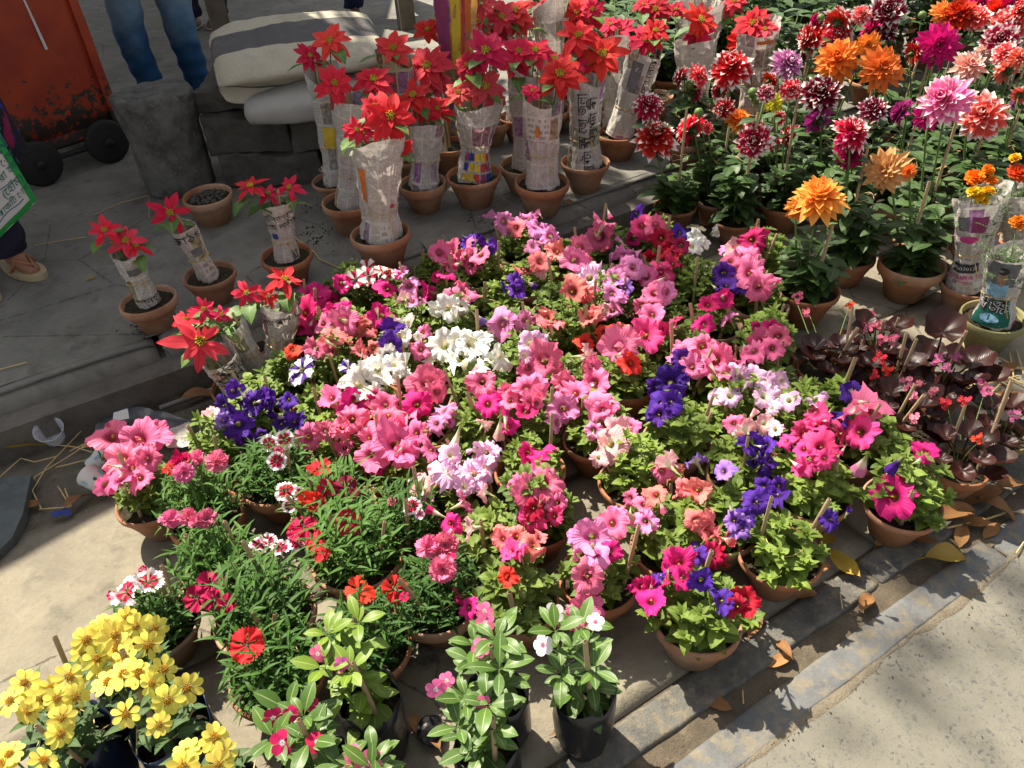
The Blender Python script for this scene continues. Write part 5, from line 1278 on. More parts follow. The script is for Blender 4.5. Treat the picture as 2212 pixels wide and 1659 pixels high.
# ------------------------------------------------------------------ newspaper wraps, poinsettias, marigolds, dahlias
def paper_wrap(root, b, top, rb, rw, rt, tw, seed, mat, tie=True, slant=0.06, over=0.8):
    """a newspaper sheet rolled round the plant from b to top, tied at tw; returns (object, surface function)"""
    r = random.Random(seed); b, top = Vector(b), Vector(top); ax = top-b; Ln = ax.length; z_ = ax.normalized()
    wb = root.location+b; xc = to_cam(wb); xc = (xc-z_*xc.dot(z_)).normalized(); yc = z_.cross(xc)
    ph = [r.uniform(0, 6.28) for _ in range(6)]; a0 = math.pi-over/2+r.uniform(-.5, .5)
    def rad(t):
        if t < tw: f = t/tw; f = f*f*(3-2*f); return rb+(rw-rb)*f
        f = (t-tw)/(1-tw); f = f**0.75; return rw+(rt-rw)*f
    def surf(ang, t, off=0.0):
        R_ = rad(t); cr = 0.05*math.sin(3*ang+ph[0]+2*t)+0.035*math.sin(5*ang+ph[1]-6*t)+0.02*math.sin(9*ang+ph[2]+11*t)
        pin = math.exp(-((t-tw)/0.10)**2); cr += 0.09*pin*math.sin(9*ang+ph[3])
        q1, q2 = Vector((math.cos(ang)*1.7+seed, math.sin(ang)*1.7, t*4.5)), Vector((math.cos(ang)*3.6+seed, math.sin(ang)*3.6+ang*.3, t*10))
        cr += 0.16*(abs(mnoise.noise(q1))-.2)-0.10*(abs(mnoise.noise(q2))-.2)+0.05*mnoise.noise(q2*1.9)
        R2 = R_*(1+cr)+off
        return b+ax*t+(xc*math.cos(ang)+yc*math.sin(ang))*R2
    nu, nv = 80, 44; pts, att = [], []
    for i in range(nv+1):
        row, ra = [], []
        for j in range(nu+1):
            g = a0+(2*math.pi+over)*j/nu; te = 1+slant*math.sin(g+ph[4])+0.5*slant*math.sin(2*g+ph[5])
            tb = 0.02*math.sin(2*g+ph[3])
            t = tb+(te-tb)*i/nv
            row.append(surf(g, t, 0.0035*(j/nu)+0.0005)); ra.append((g*max(rt, rb), t*Ln, r.random()*0.0+0.5))
        pts.append(row); att.append(ra)
    mb = MB(); mb.grid(pts, att)
    o = add('paper_wrap', mb.mesh('paper_wrap', [mat]), root)
    if tie:
        m2 = MB(); n = 26; path = []
        for k in range(n+3):
            g = 2*math.pi*k/n; path.append(surf(g, tw+0.02*math.sin(g+1), 0.005))
        path.append(surf(0.5, tw-0.09, 0.012)); path.append(surf(0.6, tw-0.2, 0.02))
        m2.tube(path, 0.0017, 5); add('straw_tie', m2.mesh('straw_tie', ['straw']), o)
    return o, surf, rad, Ln
def print_on(w, key, ang, t, size, mat='ink', rot=0.0):
    o, surf, rad, Ln = w; cr, sr = math.cos(rot), math.sin(rot)
    def fn(x, y):
        x, y = x*cr-y*sr, x*sr+y*cr; tt = t+y/Ln; return surf(ang+x/max(0.02, rad(t)), tt, 0.0078)
    add('lettering', letters_mesh(key, fn, size, mat), o)
def patch_on(w, a0, a1, t0, t1, mat, oval=False, off=0.0060, name='printed_patch'):
    o, surf, rad, Ln = w; pts, att = [], []; n = 10
    for i in range(n+1):
        row = []
        for j in range(n+1):
            x, y = j/n*2-1, i/n*2-1
            if oval: x, y = x*math.sqrt(1-y*y/2), y*math.sqrt(1-x*x/2)
            row.append(surf((a0+a1)/2+x*(a1-a0)/2, (t0+t1)/2+y*(t1-t0)/2, off))
        pts.append(row); att.append([(0.5,)*3]*(n+1))
    mb = MB(); mb.grid(pts, att); add(name, mb.mesh(name, [mat]), o)

POI_C = [(0.72, 0.022, 0.045), (0.68, 0.018, 0.055), (0.78, 0.05, 0.075), (0.76, 0.085, 0.11), (0.62, 0.012, 0.06)]
def poinsettia(rim, w, fl, lab, wrap=None, z0=PLAT_H, kind='t', col=0, leaves=6, seed=1, paper='newsprint', tw=0.36, rb=None, lf=0.10, stk=2, tie=True, slant=0.06, near=0.0, lib=None):
    lib = lib or POIN
    p, R = pot_geo(rim[0], rim[1], w, z0); R = min(R, 0.12)
    root = potted('potted_poinsettia', (p.x, p.y), z0, R, kind, lab, 'poinsettia', 'poinsettias wrapped in newspaper' if wrap else 'bare poinsettias'); tp = root['top']
    W_ = None; topc = None
    if wrap:
        (tu, tv, twd) = wrap; tq = PV(tu, tv, p, near); topc = local(root, tq)
        b = Vector((topc.x*0.04, topc.y*0.04, tp+0.004)); rt = metres(twd, tq)/2
        rbb = rb or min(rt*0.85, R*0.62)
        W_ = paper_wrap(root, b, topc, rbb, min(rbb, rt)*rng.uniform(.78, .9), rt, tw, seed, paper, tie, slant)
    for k, (u, v, sz) in enumerate(fl):
        q = PV(u, v, p, near+rng.uniform(-.01, .03)); lp = local(root, q); dia = metres(sz, q)*1.22
        nrm = tilt(q, None, .72, .6, .2)
        add('flower', lib[(seed*3+k*2) % len(lib)], root, lp, face_rot(nrm, rng.uniform(0, 6)), dia, 'petal_bract', jit(POI_C[(col+(k % 2)) % 5], .06))
        st = Vector((0, 0, tp-.01)) if not wrap else Vector((topc.x*.5, topc.y*.5, tp+(topc.z-tp)*.5))
        stem_to(root, st, lp-nrm*.004, 0.003, 'stem_green', .006)
        leafy_stem(root, lp-nrm*.012-UP*.01, lp-nrm*.03-UP*.035, max(1, leaves//3), lf, L_POIN, None, 2, -0.15, 0.1, 0.2)
    for _ in range(stk):
        e = (topc+Vector((rng.uniform(-.02, .02), rng.uniform(-.02, .02), .04))) if wrap else Vector((rng.uniform(-.03, .03), rng.uniform(-.03, .03), .38))
        stake(root, Vector((rng.uniform(-.02, .02), rng.uniform(-.02, .02), tp-.02)), e, 0.0045)
    return root, W_
def t1(x, y, s=0): return (*T(1, x, y), s/3)
def t2(x, y, s=0): return (*T(2, x, y), s/3)
def t0_(x, y, s=0): return (*T(0, x, y), s/3)
def t4(x, y, s=0): return (*T(4, x, y), s/3)
def t5(x, y, s=0): return (*T(5, x, y), s/3)

# the small ones near the platform edge
r1, w1 = poinsettia((320, 645), 120, [(225, 497, 66), (272, 520, 78), (292, 530, 62)], 'small poinsettia in an orange pot whose wrap leans away from the stool', (266, 540, 56), seed=2, paper='newsprint', col=1, leaves=3, tw=0.45, stk=0, lib=POIN_S)
print_on(w1, 'snehah', 0.15, 0.13, 0.026); patch_on(w1, -0.5, 0.6, 0.62, 0.74, 'ink_grey')
r2, w2 = poinsettia((450, 590), 112, [(366, 459, 82)], 'small single poinsettia with torn upright wrap in a dusty grey pot', (392, 487, 52), kind='d', seed=3, paper='newsprint_pink', col=4, leaves=6, tw=0.4, stk=1, lib=POIN_S)
print_on(w2, 'kath', 0.0, 0.83, 0.036); patch_on(w2, -0.3, 0.7, 0.5, 0.64, 'ink_grey')
r3, w3 = poinsettia((617, 548), 112, [(542, 402, 76), (625, 405, 62), (580, 418, 52)], 'small three flowered poinsettia, wrap headlined in two lines, straw hanging out', (597, 437, 64), seed=4, paper='newsprint_pink', col=0, leaves=6, tw=0.34, stk=1, lib=POIN_S)
print_on(w3, 'flin', -0.1, 0.83, 0.026, rot=0.12); print_on(w3, 'sei', 0.0, 0.68, 0.026, rot=0.12); patch_on(w3, -0.75, -0.35, 0.46, 0.56, 'ink_blue'); patch_on(w3, 0.5, 1.1, 0.05, 0.2, 'ink_grey')
r4, w4 = poinsettia((512, 832), 112, [(430, 738, 122)], 'large scarlet poinsettia leaning out of a wrap with an orange printed block, beside violet petunias', (470, 768, 74), z0=0.0, seed=5, paper='newsprint_plain', col=2, leaves=3, tw=0.3, lf=0.09, stk=1, lib=POIN_S)
print_on(w4, 'prija', 0.25, 0.80, 0.032, rot=0.25); print_on(w4, 'sapti', 0.2, 0.62, 0.028, rot=0.25); print_on(w4, 'nay', 0.1, 0.48, 0.026, rot=0.25); patch_on(w4, -0.75, -0.15, 0.62, 0.80, 'ink_orange')
print_on(w4, 'ba', -0.45, 0.71, 0.03, 'paper_white', 0.1)
r5, w5 = poinsettia((560, 795), 108, [(400, 690, 58), (440, 668, 55), (478, 680, 45)], 'poinsettia with narrow red bracts and fresh green leaves, tucked against the kerb stone', (497, 700, 58), z0=0.0, seed=6, col=4, leaves=9, tw=0.4, stk=1, lib=POIN_S)
r6, w6 = poinsettia((600, 775), 100, [(616, 603, 80), (533, 632, 62), (580, 640, 50)], 'two headed poinsettia in a crumpled wrap next to magenta petunias', (605, 655, 84), z0=0.0, seed=7, col=0, leaves=6, tw=0.35, stk=0, lib=POIN_S)
print_on(w6, 'lap', -0.1, 0.86, 0.028, rot=0.3)
# the tall wrapped group
rA, wA = poinsettia((820, 500), 130, [t1(870, 750, 310), t1(765, 690, 200), t1(650, 840, 180), t1(950, 945, 150), t1(700, 860, 130)], 'tallest clean newspaper roll with five red heads in the front pot on the platform', t1(775, 900, 330), seed=8, leaves=6, tw=0.30, rb=0.066, stk=1)
patch_on(wA, -0.95, -0.6, 0.45, 0.78, 'ink_orange'); patch_on(wA, 0.6, 0.85, 0.36, 0.41, 'ink_red', True)
rB, wB = poinsettia((752, 430), 120, [t1(510, 540, 230), t1(760, 515, 260)], 'wrapped poinsettia pressed behind the tallest newspaper roll', t1(640, 640, 250), seed=9, leaves=3, tw=0.3)
rC, wC = poinsettia((726, 385), 106, [t1(350, 360, 170), t1(480, 265, 240)], 'wrapped poinsettia rising in front of the folded mattress', t1(430, 450, 205), kind='d', seed=10, leaves=3, tw=0.35, col=1)
patch_on(wC, -0.6, 0.3, 0.36, 0.55, 'ink_yellow'); patch_on(wC, 0.2, 0.5, 0.7, 0.95, 'ink_red')
rD, wD = poinsettia((868, 335), 100, [t1(890, 310, 240), t1(840, 320, 150)], 'poinsettia with flat red head above a picture printed wrap by the mattress end', t1(900, 370, 220), seed=11, col=2, leaves=3, paper='newsprint_colour')
rE, wE = poinsettia((913, 392), 106, [t1(1020, 620, 260), t1(1180, 700, 180), t1(1090, 720, 160)], 'poinsettia with vivid red head, wrap tied with straw and torn at its foot', t1(1100, 785, 230), seed=12, leaves=3, tw=0.42)
rF, wF = poinsettia((966, 310), 100, [t1(1110, 430, 310), t1(1180, 520, 200)], 'unwrapped poinsettia on a thick bare stake between newspaper rolls', None, seed=13, leaves=3, col=2, stk=2)
rG, wG = poinsettia((990, 275), 100, [t1(1110, 190, 170)], 'poinsettia hidden in a tall orange and yellow printed wrap', t1(1280, -60, 280), seed=14, paper='newsprint_banner', tw=0.42, leaves=0, slant=0.02)
for (a_, b_, m_) in ((-0.2, 0.25, 'ink_yellow'), (0.3, 0.5, 'ink_red'), (0.55, 0.9, 'ink_orange'), (-1.2, -0.3, 'ink_maroon')): patch_on(wG, a_, b_, 0.5, 0.98, m_)
rH, wH = poinsettia((1023, 372), 120, [t1(1480, 560, 290), t1(1490, 330, 310), t1(1310, 600, 170), t1(1370, 420, 190)], 'pinkish red poinsettia with a wrap of yellow and purple small ads', t1(1440, 650, 320), seed=15, leaves=6, tw=0.45, rb=0.062, col=3, stk=3)
for i in range(5):
    for j in range(3):
        patch_on(wH, -0.8+0.36*i, -0.50+0.36*i, 0.04+0.13*j, 0.14+0.13*j, ['ink_yellow', 'ink_maroon', 'ink_yellow', 'ink_blue', 'ink_red'][(i*2+j*3) % 5])
rI, wI = poinsettia((1132, 352), 105, [t2(150, 330, 250), t2(40, 330, 220), t2(30, 420, 180)], 'crowded red poinsettia squeezed between two pale newspaper rolls', t2(70, 460, 190), seed=16, leaves=3, paper='newsprint_pink')
rJ, wJ = poinsettia((1169, 388), 119, [t2(310, 480, 300), t2(130, 590, 140)], 'red poinsettia in a pinkish newspaper roll with an open top and bamboo ends', t2(200, 610, 250), seed=17, leaves=3, paper='newsprint_pink', tw=0.38, stk=3, rb=0.058)
patch_on(wJ, -0.45, -0.15, 0.60, 0.72, 'ink_orange', True); patch_on(wJ, 0.45, 0.8, 0.84, 0.97, 'ink_grey')
rK, wK = poinsettia((1263, 347), 108, [t2(590, 350, 310), t2(400, 400, 220), t2(430, 230, 260)], 'three headed red poinsettia, wrap printed with large vertical headlines', t2(470, 500, 230), seed=18, leaves=6, tw=0.34, rb=0.062)
print_on(wK, 'hoy', -0.1, 0.58, 0.042, rot=1.57); print_on(wK, 'osudh', 0.55, 0.58, 0.042, rot=1.57); print_on(wK, 'osudh', 0.2, 0.16, 0.038, rot=1.57)
rL, wL = poinsettia((1336, 284), 96, [t2(860, 260, 220), t2(930, 200, 200)], 'magenta red poinsettia with a leaning picture wrap and vertical headline beside the dahlias', t2(860, 350, 230), seed=19, col=4, leaves=3, tw=0.36)
print_on(wL, 'amad', 0.5, 0.72, 0.034, rot=1.57); patch_on(wL, -0.6, 0.05, 0.6, 0.95, 'ink_grey')
BACKP = [((1330, 268), [t2(690, 190, 190), t2(640, 160, 140)], t2(680, 250, 220), 0, 'poinsettia in an open white edged wrap behind the leaning picture wrap'),
 ((1190, 232), [t2(250, 5, 130)], t2(240, 15, 220), 0, 'tall newspaper roll with a yellow ad, its red head just showing'),
 ((1120, 250), [t2(20, 70, 240), t2(60, 155, 170), t2(-60, 100, 200)], t2(60, 240, 190), 2, 'bright red poinsettia above the crowded row, wrap in full sun'),
 ((1058, 258), [t1(1590, 110, 230), t1(1460, 20, 190), t1(1560, 230, 200), t1(1440, 140, 170)], None, 2, 'unwrapped poinsettia with four bright red heads beside the orange wrap'),
 ((1270, 232), [t2(480, 120, 240), t2(420, 80, 190), t2(520, 60, 160)], None, 4, 'unwrapped deep red poinsettia cluster behind the three headed one'),
 ((1503, 242), [t2(1200, 225, 180), t2(1220, 130, 250)], t2(1190, 270, 260), 4, 'small star shaped poinsettia in a grey sack like wrap beside dahlias'),
 ((1515, 175), [t2(1060, 60, 130), t2(1300, 90, 100)], t2(1200, 30, 330), 4, 'poinsettia with a wide flapping newspaper collar above the star shaped one'),
 ((1625, 232), [t2(1560, 150, 220), t2(1640, 190, 160)], t2(1600, 175, 260), 1, 'poinsettia in a white folded wrap with an orange stripe beside dahlias'),
 ((1412, 205), [t2(930, 60, 200), t2(850, 30, 130), t2(930, 130, 120)], None, 4, 'unwrapped poinsettia with yellowing leaves above the magenta red one'),
 ((1582, 180), [t2(1440, 10, 160), t2(1390, 60, 130)], None, 2, 'unwrapped salmon poinsettia beside the flapping newspaper collar')]
for k, (rim, fl, wr, col, lab) in enumerate(BACKP):
    r_, w_ = poinsettia(rim, 88, fl, lab, wr, seed=30+k, col=col, leaves=6 if wr is None else 3, paper=['newsprint', 'newsprint_pink', 'newsprint_plain'][k % 3])
    if k == 1 and w_: patch_on(w_, -0.3, 0.5, 0.5, 0.6, 'ink_yellow')
    if k == 7 and w_: patch_on(w_, 0.0, 0.8, 0.86, 0.90, 'ink_orange')

# ---- marigolds in wraps at the right
def marigold(rim, w, fl, lab, wrap, kind='t', z0=0.0, seed=1, paper='newsprint', tw=0.35, rb=None):
    p, R = pot_geo(rim[0], rim[1], w, z0)
    root = potted('potted_marigold', (p.x, p.y), z0, R, kind, lab, 'marigold', 'marigolds at the end of the display'); tp = root['top']; W_ = None; tc = Vector((0, 0, .2))
    if wrap:
        tq = PV(wrap[0], wrap[1], p); tc = local(root, tq); rt = metres(wrap[2], tq)/2
        W_ = paper_wrap(root, (tc.x*.05, tc.y*.05, tp+.003), tc, rb or min(rt*.9, R*.7), (rb or rt)*.72, rt, tw, seed, paper)
    o = add('foliage', rng.choice(F_MARI), root, (tc.x*.6, tc.y*.6, max(0, tc.z-.24)), 0, 0.9); o['kind'] = 'stuff'
    for (t, x, y, sz, c) in fl:
        u, v = T(t, x, y); q = PV(u, v, p, rng.uniform(0, .02)); lp = local(root, q); dia = metres(sz/3, q)*1.1
        add('flower', rng.choice(MARI), root, lp, face_rot(tilt(q, None, .8, .4, .2)), dia, None, jit({'o': (0.86, 0.27, 0.01), 'y': (0.88, 0.56, 0.02), 'r': (0.78, 0.13, 0.02)}[c], .06))
        stem_to(root, (tc.x*.4, tc.y*.4, tp), lp-UP*dia*.3, .0018)
    return root, W_
m1, wm1 = marigold((2089, 612), 108, [(3, 1370, 1260, 120, 'y'), (3, 1430, 1235, 100, 'y'), (3, 1330, 1240, 90, 'y'), (3, 1395, 1290, 90, 'y')], 'yellow marigold in a wrap printed with a phone number and red lettering', (2112, 432, 88), 'd', seed=51, tw=0.42, rb=0.052)
patch_on(wm1, 0.0, 0.75, 0.72, 0.90, 'ink_maroon'); patch_on(wm1, -0.5, 0.45, 0.60, 0.68, 'ink_pink', True); patch_on(wm1, -0.55, -0.1, 0.74, 0.9, 'ink_grey')
patch_on(wm1, -0.85, 0.85, 0.25, 0.345, 'ink'); print_on(wm1, 'phone', 0.0, 0.297, 0.0145, 'paper_white'); print_on(wm1, 'indira', 0.0, 0.20, 0.021, 'ink_pink'); patch_on(wm1, -0.5, 0.2, 0.150, 0.160, 'ink_pink')
m2, wm2 = marigold((2150, 680), 134, [(3, 1625, 1440, 130, 'o')], 'mossy green pot with a dark printed wrap showing a portrait and Bengali lines', (2185, 545, 92), 'm', seed=52, tw=0.40, rb=0.052)
patch_on(wm2, -1.1, 0.9, 0.03, 0.42, 'ink_green', off=0.0056); patch_on(wm2, -1.0, 0.5, 0.24, 0.40, 'ink', off=0.0066); patch_on(wm2, -0.7, 0.3, 0.09, 0.2, 'ink_sky', True, 0.0066)
print_on(wm2, 'pung', -0.2, 0.36, 0.026, 'paper_white', -0.15); print_on(wm2, 'khor', -0.1, 0.28, 0.026, 'paper_white', -0.15)
patch_on(wm2, -0.9, 0.6, 0.62, 0.98, 'ink_grey'); patch_on(wm2, -0.75, 0.35, 0.46, 0.66, 'ink_sky', False, 0.0066); patch_on(wm2, -0.20, 0.18, 0.64, 0.88, 'ink_skin', True, 0.0072); patch_on(wm2, -0.22, 0.2, 0.82, 0.92, 'ink', True, 0.0078)
m3, wm3 = marigold((2112, 525), 110, [(3, 1340, 1150, 140, 'o'), (3, 1430, 1100, 90, 'o'), (3, 1455, 1170, 80, 'o')], 'orange marigold with a loose grey wrap behind the yellow one', (2130, 410, 90), seed=53)
m4, wm4 = marigold((2215, 520), 110, [(3, 1620, 1120, 150, 'r'), (3, 1600, 1020, 80, 'y')], 'red orange marigold with a wide brown stained wrap', (2215, 400, 120), seed=54)

# ---- dahlias
DAC = dict(rw=((0.70, 0.015, 0.03), 'tip', 'red white tipped'), cw=((0.46, 0.01, 0.045), 'tip', 'crimson white tipped'), orr=((0.92, 0.25, 0.04), 'deep', 'orange'), oy=((0.92, 0.40, 0.075), 'deep', 'golden orange'), po=((0.92, 0.50, 0.20), 'deep', 'peach'),
 mv=((0.66, 0.20, 0.52), 'tip', 'mauve'), mg=((0.62, 0.01, 0.16), 'deep', 'magenta'), dk=((0.22, 0.004, 0.035), 'tip', 'dark crimson'), pk=((0.86, 0.22, 0.46), 'tip', 'pink'), co=((0.86, 0.13, 0.10), 'tip', 'coral'), ye=((0.60, 0.58, 0.03), 'deep', 'yellow green'), rd=((0.72, 0.015, 0.02), 'deep', 'scarlet'), pp=((0.40, 0.03, 0.22), 'deep', 'purple pink'), pw=((0.88, 0.45, 0.36), 'tip', 'pale peach'))
# (rim or None, z of blooms, flowers (tile,x,y,width,colour,form), label)
DAH = [
 ((1745, 620, 140), 0, [(3, 330, 1280, 340, 'oy', 's'), (3, 190, 1350, 130, 'orr', '')], 'dahlia with one huge golden orange flower over a wide pot'),
 ((1945, 560, 137), 0, [(3, 760, 1100, 260, 'po', 'o'), (3, 910, 1110, 90, 'orr', '')], 'dahlia with a spiky peach flower and pale green leaves'),
 ((1588, 470, 95), 0, [(2, 1570, 910, 220, 'cw', ''), (2, 1650, 600, 110, 'cw', '')], 'dahlia with a broad crimson flower tipped white, on a thin stem'),
 ((1860, 555, 110), 0, [(3, 550, 850, 230, 'rw', ''), (3, 500, 910, 170, 'mg', 't'), (3, 540, 1010, 160, 'mg', '')], 'dahlia with a red white flower fused to two magenta ones'),
 ((1475, 440, 95), 0, [(2, 930, 890, 255, 'rw', ''), (2, 885, 680, 185, 'cw', '')], 'dahlia with a big scarlet white tipped flower under a smaller crimson ball'),
 ((1992, 512, 110), 0, [(3, 1040, 740, 180, 'mg', 'o'), (3, 1140, 640, 300, 'pk', '')], 'dahlia with a large pink flower over a small magenta one'),
 ((2095, 430, 105), 0, [(3, 1390, 740, 310, 'co', ''), (3, 1300, 660, 110, 'co', '')], 'dahlia with a wide coral white flower on a thick doubled stake'),
 ((1530, 430, 92), 0, [(2, 1150, 830, 200, 'rw', 't'), (2, 1270, 830, 70, 'rw', 'o'), (2, 1210, 730, 60, 'bud', '')], 'dahlia with a half turned red white flower beside a green bud'),
 ((1600, 395, 90), 0, [(2, 1465, 770, 165, 'orr', ''), (2, 1370, 700, 130, 'cw', 't')], 'dahlia with a small orange flower in front of a striped mauve one'),
 ((1668, 400, 90), 0, [(3, 130, 870, 140, 'cw', 't'), (3, 30, 920, 110, 'rw', ''), (3, 80, 760, 100, 'rw', 't')], 'dahlia with narrow side turned crimson and white flowers'),
 ((1770, 400, 95), 0, [(3, 340, 600, 240, 'dk', ''), (3, 320, 770, 170, 'pp', 't')], 'dahlia with a dark crimson flower above a purple pink one'),
 (None, .52, [(2, 1420, 430, 250, 'rw', ''), (2, 1340, 580, 110, 'cw', 't')], 'dahlia with a loose drooping red and white flower on a stout stake'),
 (None, .50, [(2, 1220, 490, 160, 'co', 'o'), (2, 1090, 500, 130, 'cw', 't'), (2, 1190, 590, 120, 'cw', 't'), (2, 1155, 555, 55, 'bud', '')], 'dahlia with a flat open coral flower among crimson striped ones'),
 (None, .52, [(2, 1520, 255, 210, 'rd', ''), (2, 1640, 350, 140, 'rd', 't')], 'dahlia with a flat scarlet flower beside the white folded wrap'),
 (None, .52, [(3, 130, 410, 200, 'mv', ''), (3, 20, 520, 120, 'rw', 't')], 'dahlia with a full mauve ball flower'),
 (None, .50, [(3, 150, 580, 130, 'rw', ''), (3, 40, 660, 120, 'ye', 'o'), (2, 1590, 640, 70, 'bud', ''), (2, 1560, 600, 60, 'bud', '')], 'dahlia with yellow green star flower and clustered round buds'),
 (None, .52, [(3, 450, 380, 280, 'orr', ''), (3, 650, 290, 140, 'orr', 'o')], 'dahlia with a large round orange flower and a small orange one'),
 (None, .52, [(3, 740, 440, 260, 'orr', 'o')], 'dahlia with one open pointed orange flower over grey green leaves'),
 (None, .55, [(3, 270, 240, 200, 'rw', 't'), (3, 340, 120, 60, 'bud', ''), (3, 310, 130, 90, 'mg', 't')], 'dahlia with a tall red white flower beside a pale bud'),
 (None, .55, [(3, 470, 140, 200, 'rw', 't'), (3, 450, 230, 200, 'rw', ''), (3, 610, 90, 120, 'co', '')], 'dahlia with several red and white flowers on thin double stakes'),
 (None, .55, [(3, 770, 70, 240, 'dk', ''), (3, 770, 200, 150, 'dk', ''), (3, 660, 180, 150, 'mg', 'o')], 'dahlia with a tall stack of dark crimson white flecked flowers'),
 (None, .52, [(3, 1110, 290, 280, 'mg', 'o'), (3, 950, 340, 140, 'rw', 't'), (3, 1065, 380, 70, 'bud', '')], 'dahlia with a great crimson magenta flower and a cream green bud'),
 (None, .55, [(3, 1240, 90, 230, 'rd', ''), (3, 1350, 110, 170, 'co', ''), (3, 1140, 80, 150, 'oy', 'o')], 'dahlia with scarlet ruffled flowers against drooping orange petals'),
 (None, .55, [(3, 1560, 150, 230, 'co', ''), (3, 1640, 60, 140, 'rw', '')], 'dahlia with frilled coral and cream flower at the display end'),
 (None, .52, [(3, 1510, 260, 220, 'cw', ''), (3, 1400, 350, 130, 'pw', '')], 'dahlia with a crimson pink white edged flower beside pale peach'),
 (None, .50, [(3, 1310, 420, 200, 'pw', 'o')], 'dahlia with one translucent pale peach and white flower'),
 (None, .50, [(3, 1540, 450, 170, 'co', 't'), (3, 1530, 340, 150, 'co', ''), (3, 1630, 370, 130, 'co', '')], 'dahlia with three coral flowers over a slanting stake'),
 (None, .46, [(3, 680, 700, 170, 'dk', 'o')], 'dahlia with a small ragged dark maroon flower before a grey newspaper'),
 (None, .46, [(3, 860, 720, 170, 'pp', 't'), (3, 910, 740, 50, 'bud', '')], 'dahlia with a side turned purple daisy like flower'),
 (None, .48, [(3, 1640, 610, 110, 'co', 't'), (3, 1590, 680, 60, 'mv', '')], 'dahlia with half opened coral and mauve buds'),
 (None, .58, [(3, 1490, 60, 150, 'rd', ''), (3, 1590, 20, 140, 'mg', '')], 'dahlia with scarlet and magenta flowers in the furthest row'),
 (None, .58, [(3, 1370, 15, 160, 'mg', '')], 'dahlia with a single magenta flower in the furthest row'),
 (None, .58, [(3, 1000, 100, 70, 'bud', '')], 'budded dahlia without open flowers beside the dark crimson stack'),
]
dpl = []
for (rim, zf, fl, lab) in DAH:
    if rim: p, R = pot_geo(*rim); g = ground_z(p)
    else:
        u, v = T(fl[0][0], fl[0][1], fl[0][2]); q = P(u, v, zf); p = q+Vector((q.x, q.y, 0)).normalized()*0.03; R = 0.092
    dpl.append([p.x, p.y, min(R, .11), bool(rim)])
for it in range(80):
    for i, a in enumerate(dpl):
        for b in dpl[i+1:]:
            dx, dy = a[0]-b[0], a[1]-b[1]; d = math.hypot(dx, dy)+1e-6; m_ = (a[2]+b[2])*1.02-d
            if m_ > 0:
                wa, wb = (0.05 if a[3] else 1), (0.05 if b[3] else 1); k_ = m_*.5/(wa+wb)
                a[0] += dx/d*k_*wa; a[1] += dy/d*k_*wa; b[0] -= dx/d*k_*wb; b[1] -= dy/d*k_*wb
        for (x, y, R) in POTLIST:
            if a[3]: continue
            dx, dy = a[0]-x, a[1]-y; d = math.hypot(dx, dy)+1e-6; m_ = (a[2]+R)*1.02-d
            if m_ > 0: a[0] += dx/d*m_*.5; a[1] += dy/d*m_*.5
for i, ((rim, zf, fl, lab), a) in enumerate(zip(DAH, dpl)):
    z0 = ground_z((a[0], a[1]))
    s_ = Vector((a[0], a[1], 0)).dot(EN)
    if rim and z0 > 0: pass
    root = potted('potted_dahlia', (a[0], a[1]), z0, a[2], rng.choice('ttd'), lab, 'dahlia', 'dahlia pots in rows'); tp = root['top']
    p = Vector((a[0], a[1], z0)); hi = 0.3
    for k, (t, x, y, sz, c, form) in enumerate(fl):
        u, v = T(t, x, y); q = PV(u, v, p, rng.uniform(-.01, .03)); lp = local(root, q)
        lp.z = max(lp.z, 0.24); dia = metres(sz/3, q)*1.08; hi = max(hi, lp.z)
        b = Vector((lp.x*.1, lp.y*.1, tp-.01))
        if c == 'bud':
            add('bud', BUD, root, lp, face_rot(tilt(q, None, .9, .2, .3)), min(dia, .035)); stem_to(root, b.lerp(lp, .4), lp-UP*.012, .0022); continue
        col, mm, _n = DAC[c]; nrm = tilt(q, None, .55, .7, .36)
        if form == 't': az = rng.uniform(-1.2, 1.2); nrm = (Quaternion(UP, az+(1.6 if rng.random() < .5 else -1.6)) @ to_cam(q)*.8+UP*.25).normalized()
        if form == 's': nrm = (UP*1.0+to_cam(q)*.22).normalized()
        add('flower', rng.choice(DAHLIA_O if form == 'o' else DAHLIA), root, lp, face_rot(nrm, rng.uniform(0, 6)), min(dia*1.06, .17), 'petal_'+mm, jit(col, .07))
        e = lp-nrm*dia*.22; stem_to(root, b, e, .0042, bow=.01)
        leafy_stem(root, b, b.lerp(e, .82), 5 if k == 0 else 2, 0.115, L_DAHLIA, None, 2, 0.1, 0.35, 0.15)
    # basal growth
    for k in range(3):
        an = rng.uniform(0, 6.28); e = Vector((0.05*math.cos(an), 0.05*math.sin(an), rng.uniform(.15, min(.28, hi*.65)))); b = Vector((0.015*math.cos(an), 0.015*math.sin(an), tp-.01))
        stem_to(root, b, e, .0035); leafy_stem(root, b, e, 4, 0.10, L_DAHLIA, None, 2, 0.3, 0.2, 0.3); leafy_stem(root, e, e+UP*.004, 1, 0.075, L_DAHLIA, None, 3, .5)
    an = rng.uniform(0, 6.28)
    stake(root, (0.02*math.cos(an), 0.02*math.sin(an), tp-.02), (0.03*math.cos(an), 0.03*math.sin(an), hi-rng.uniform(.02, .08)), .005)
    if rng.random() < .6: tie_ring(root, hi*.6, .03)
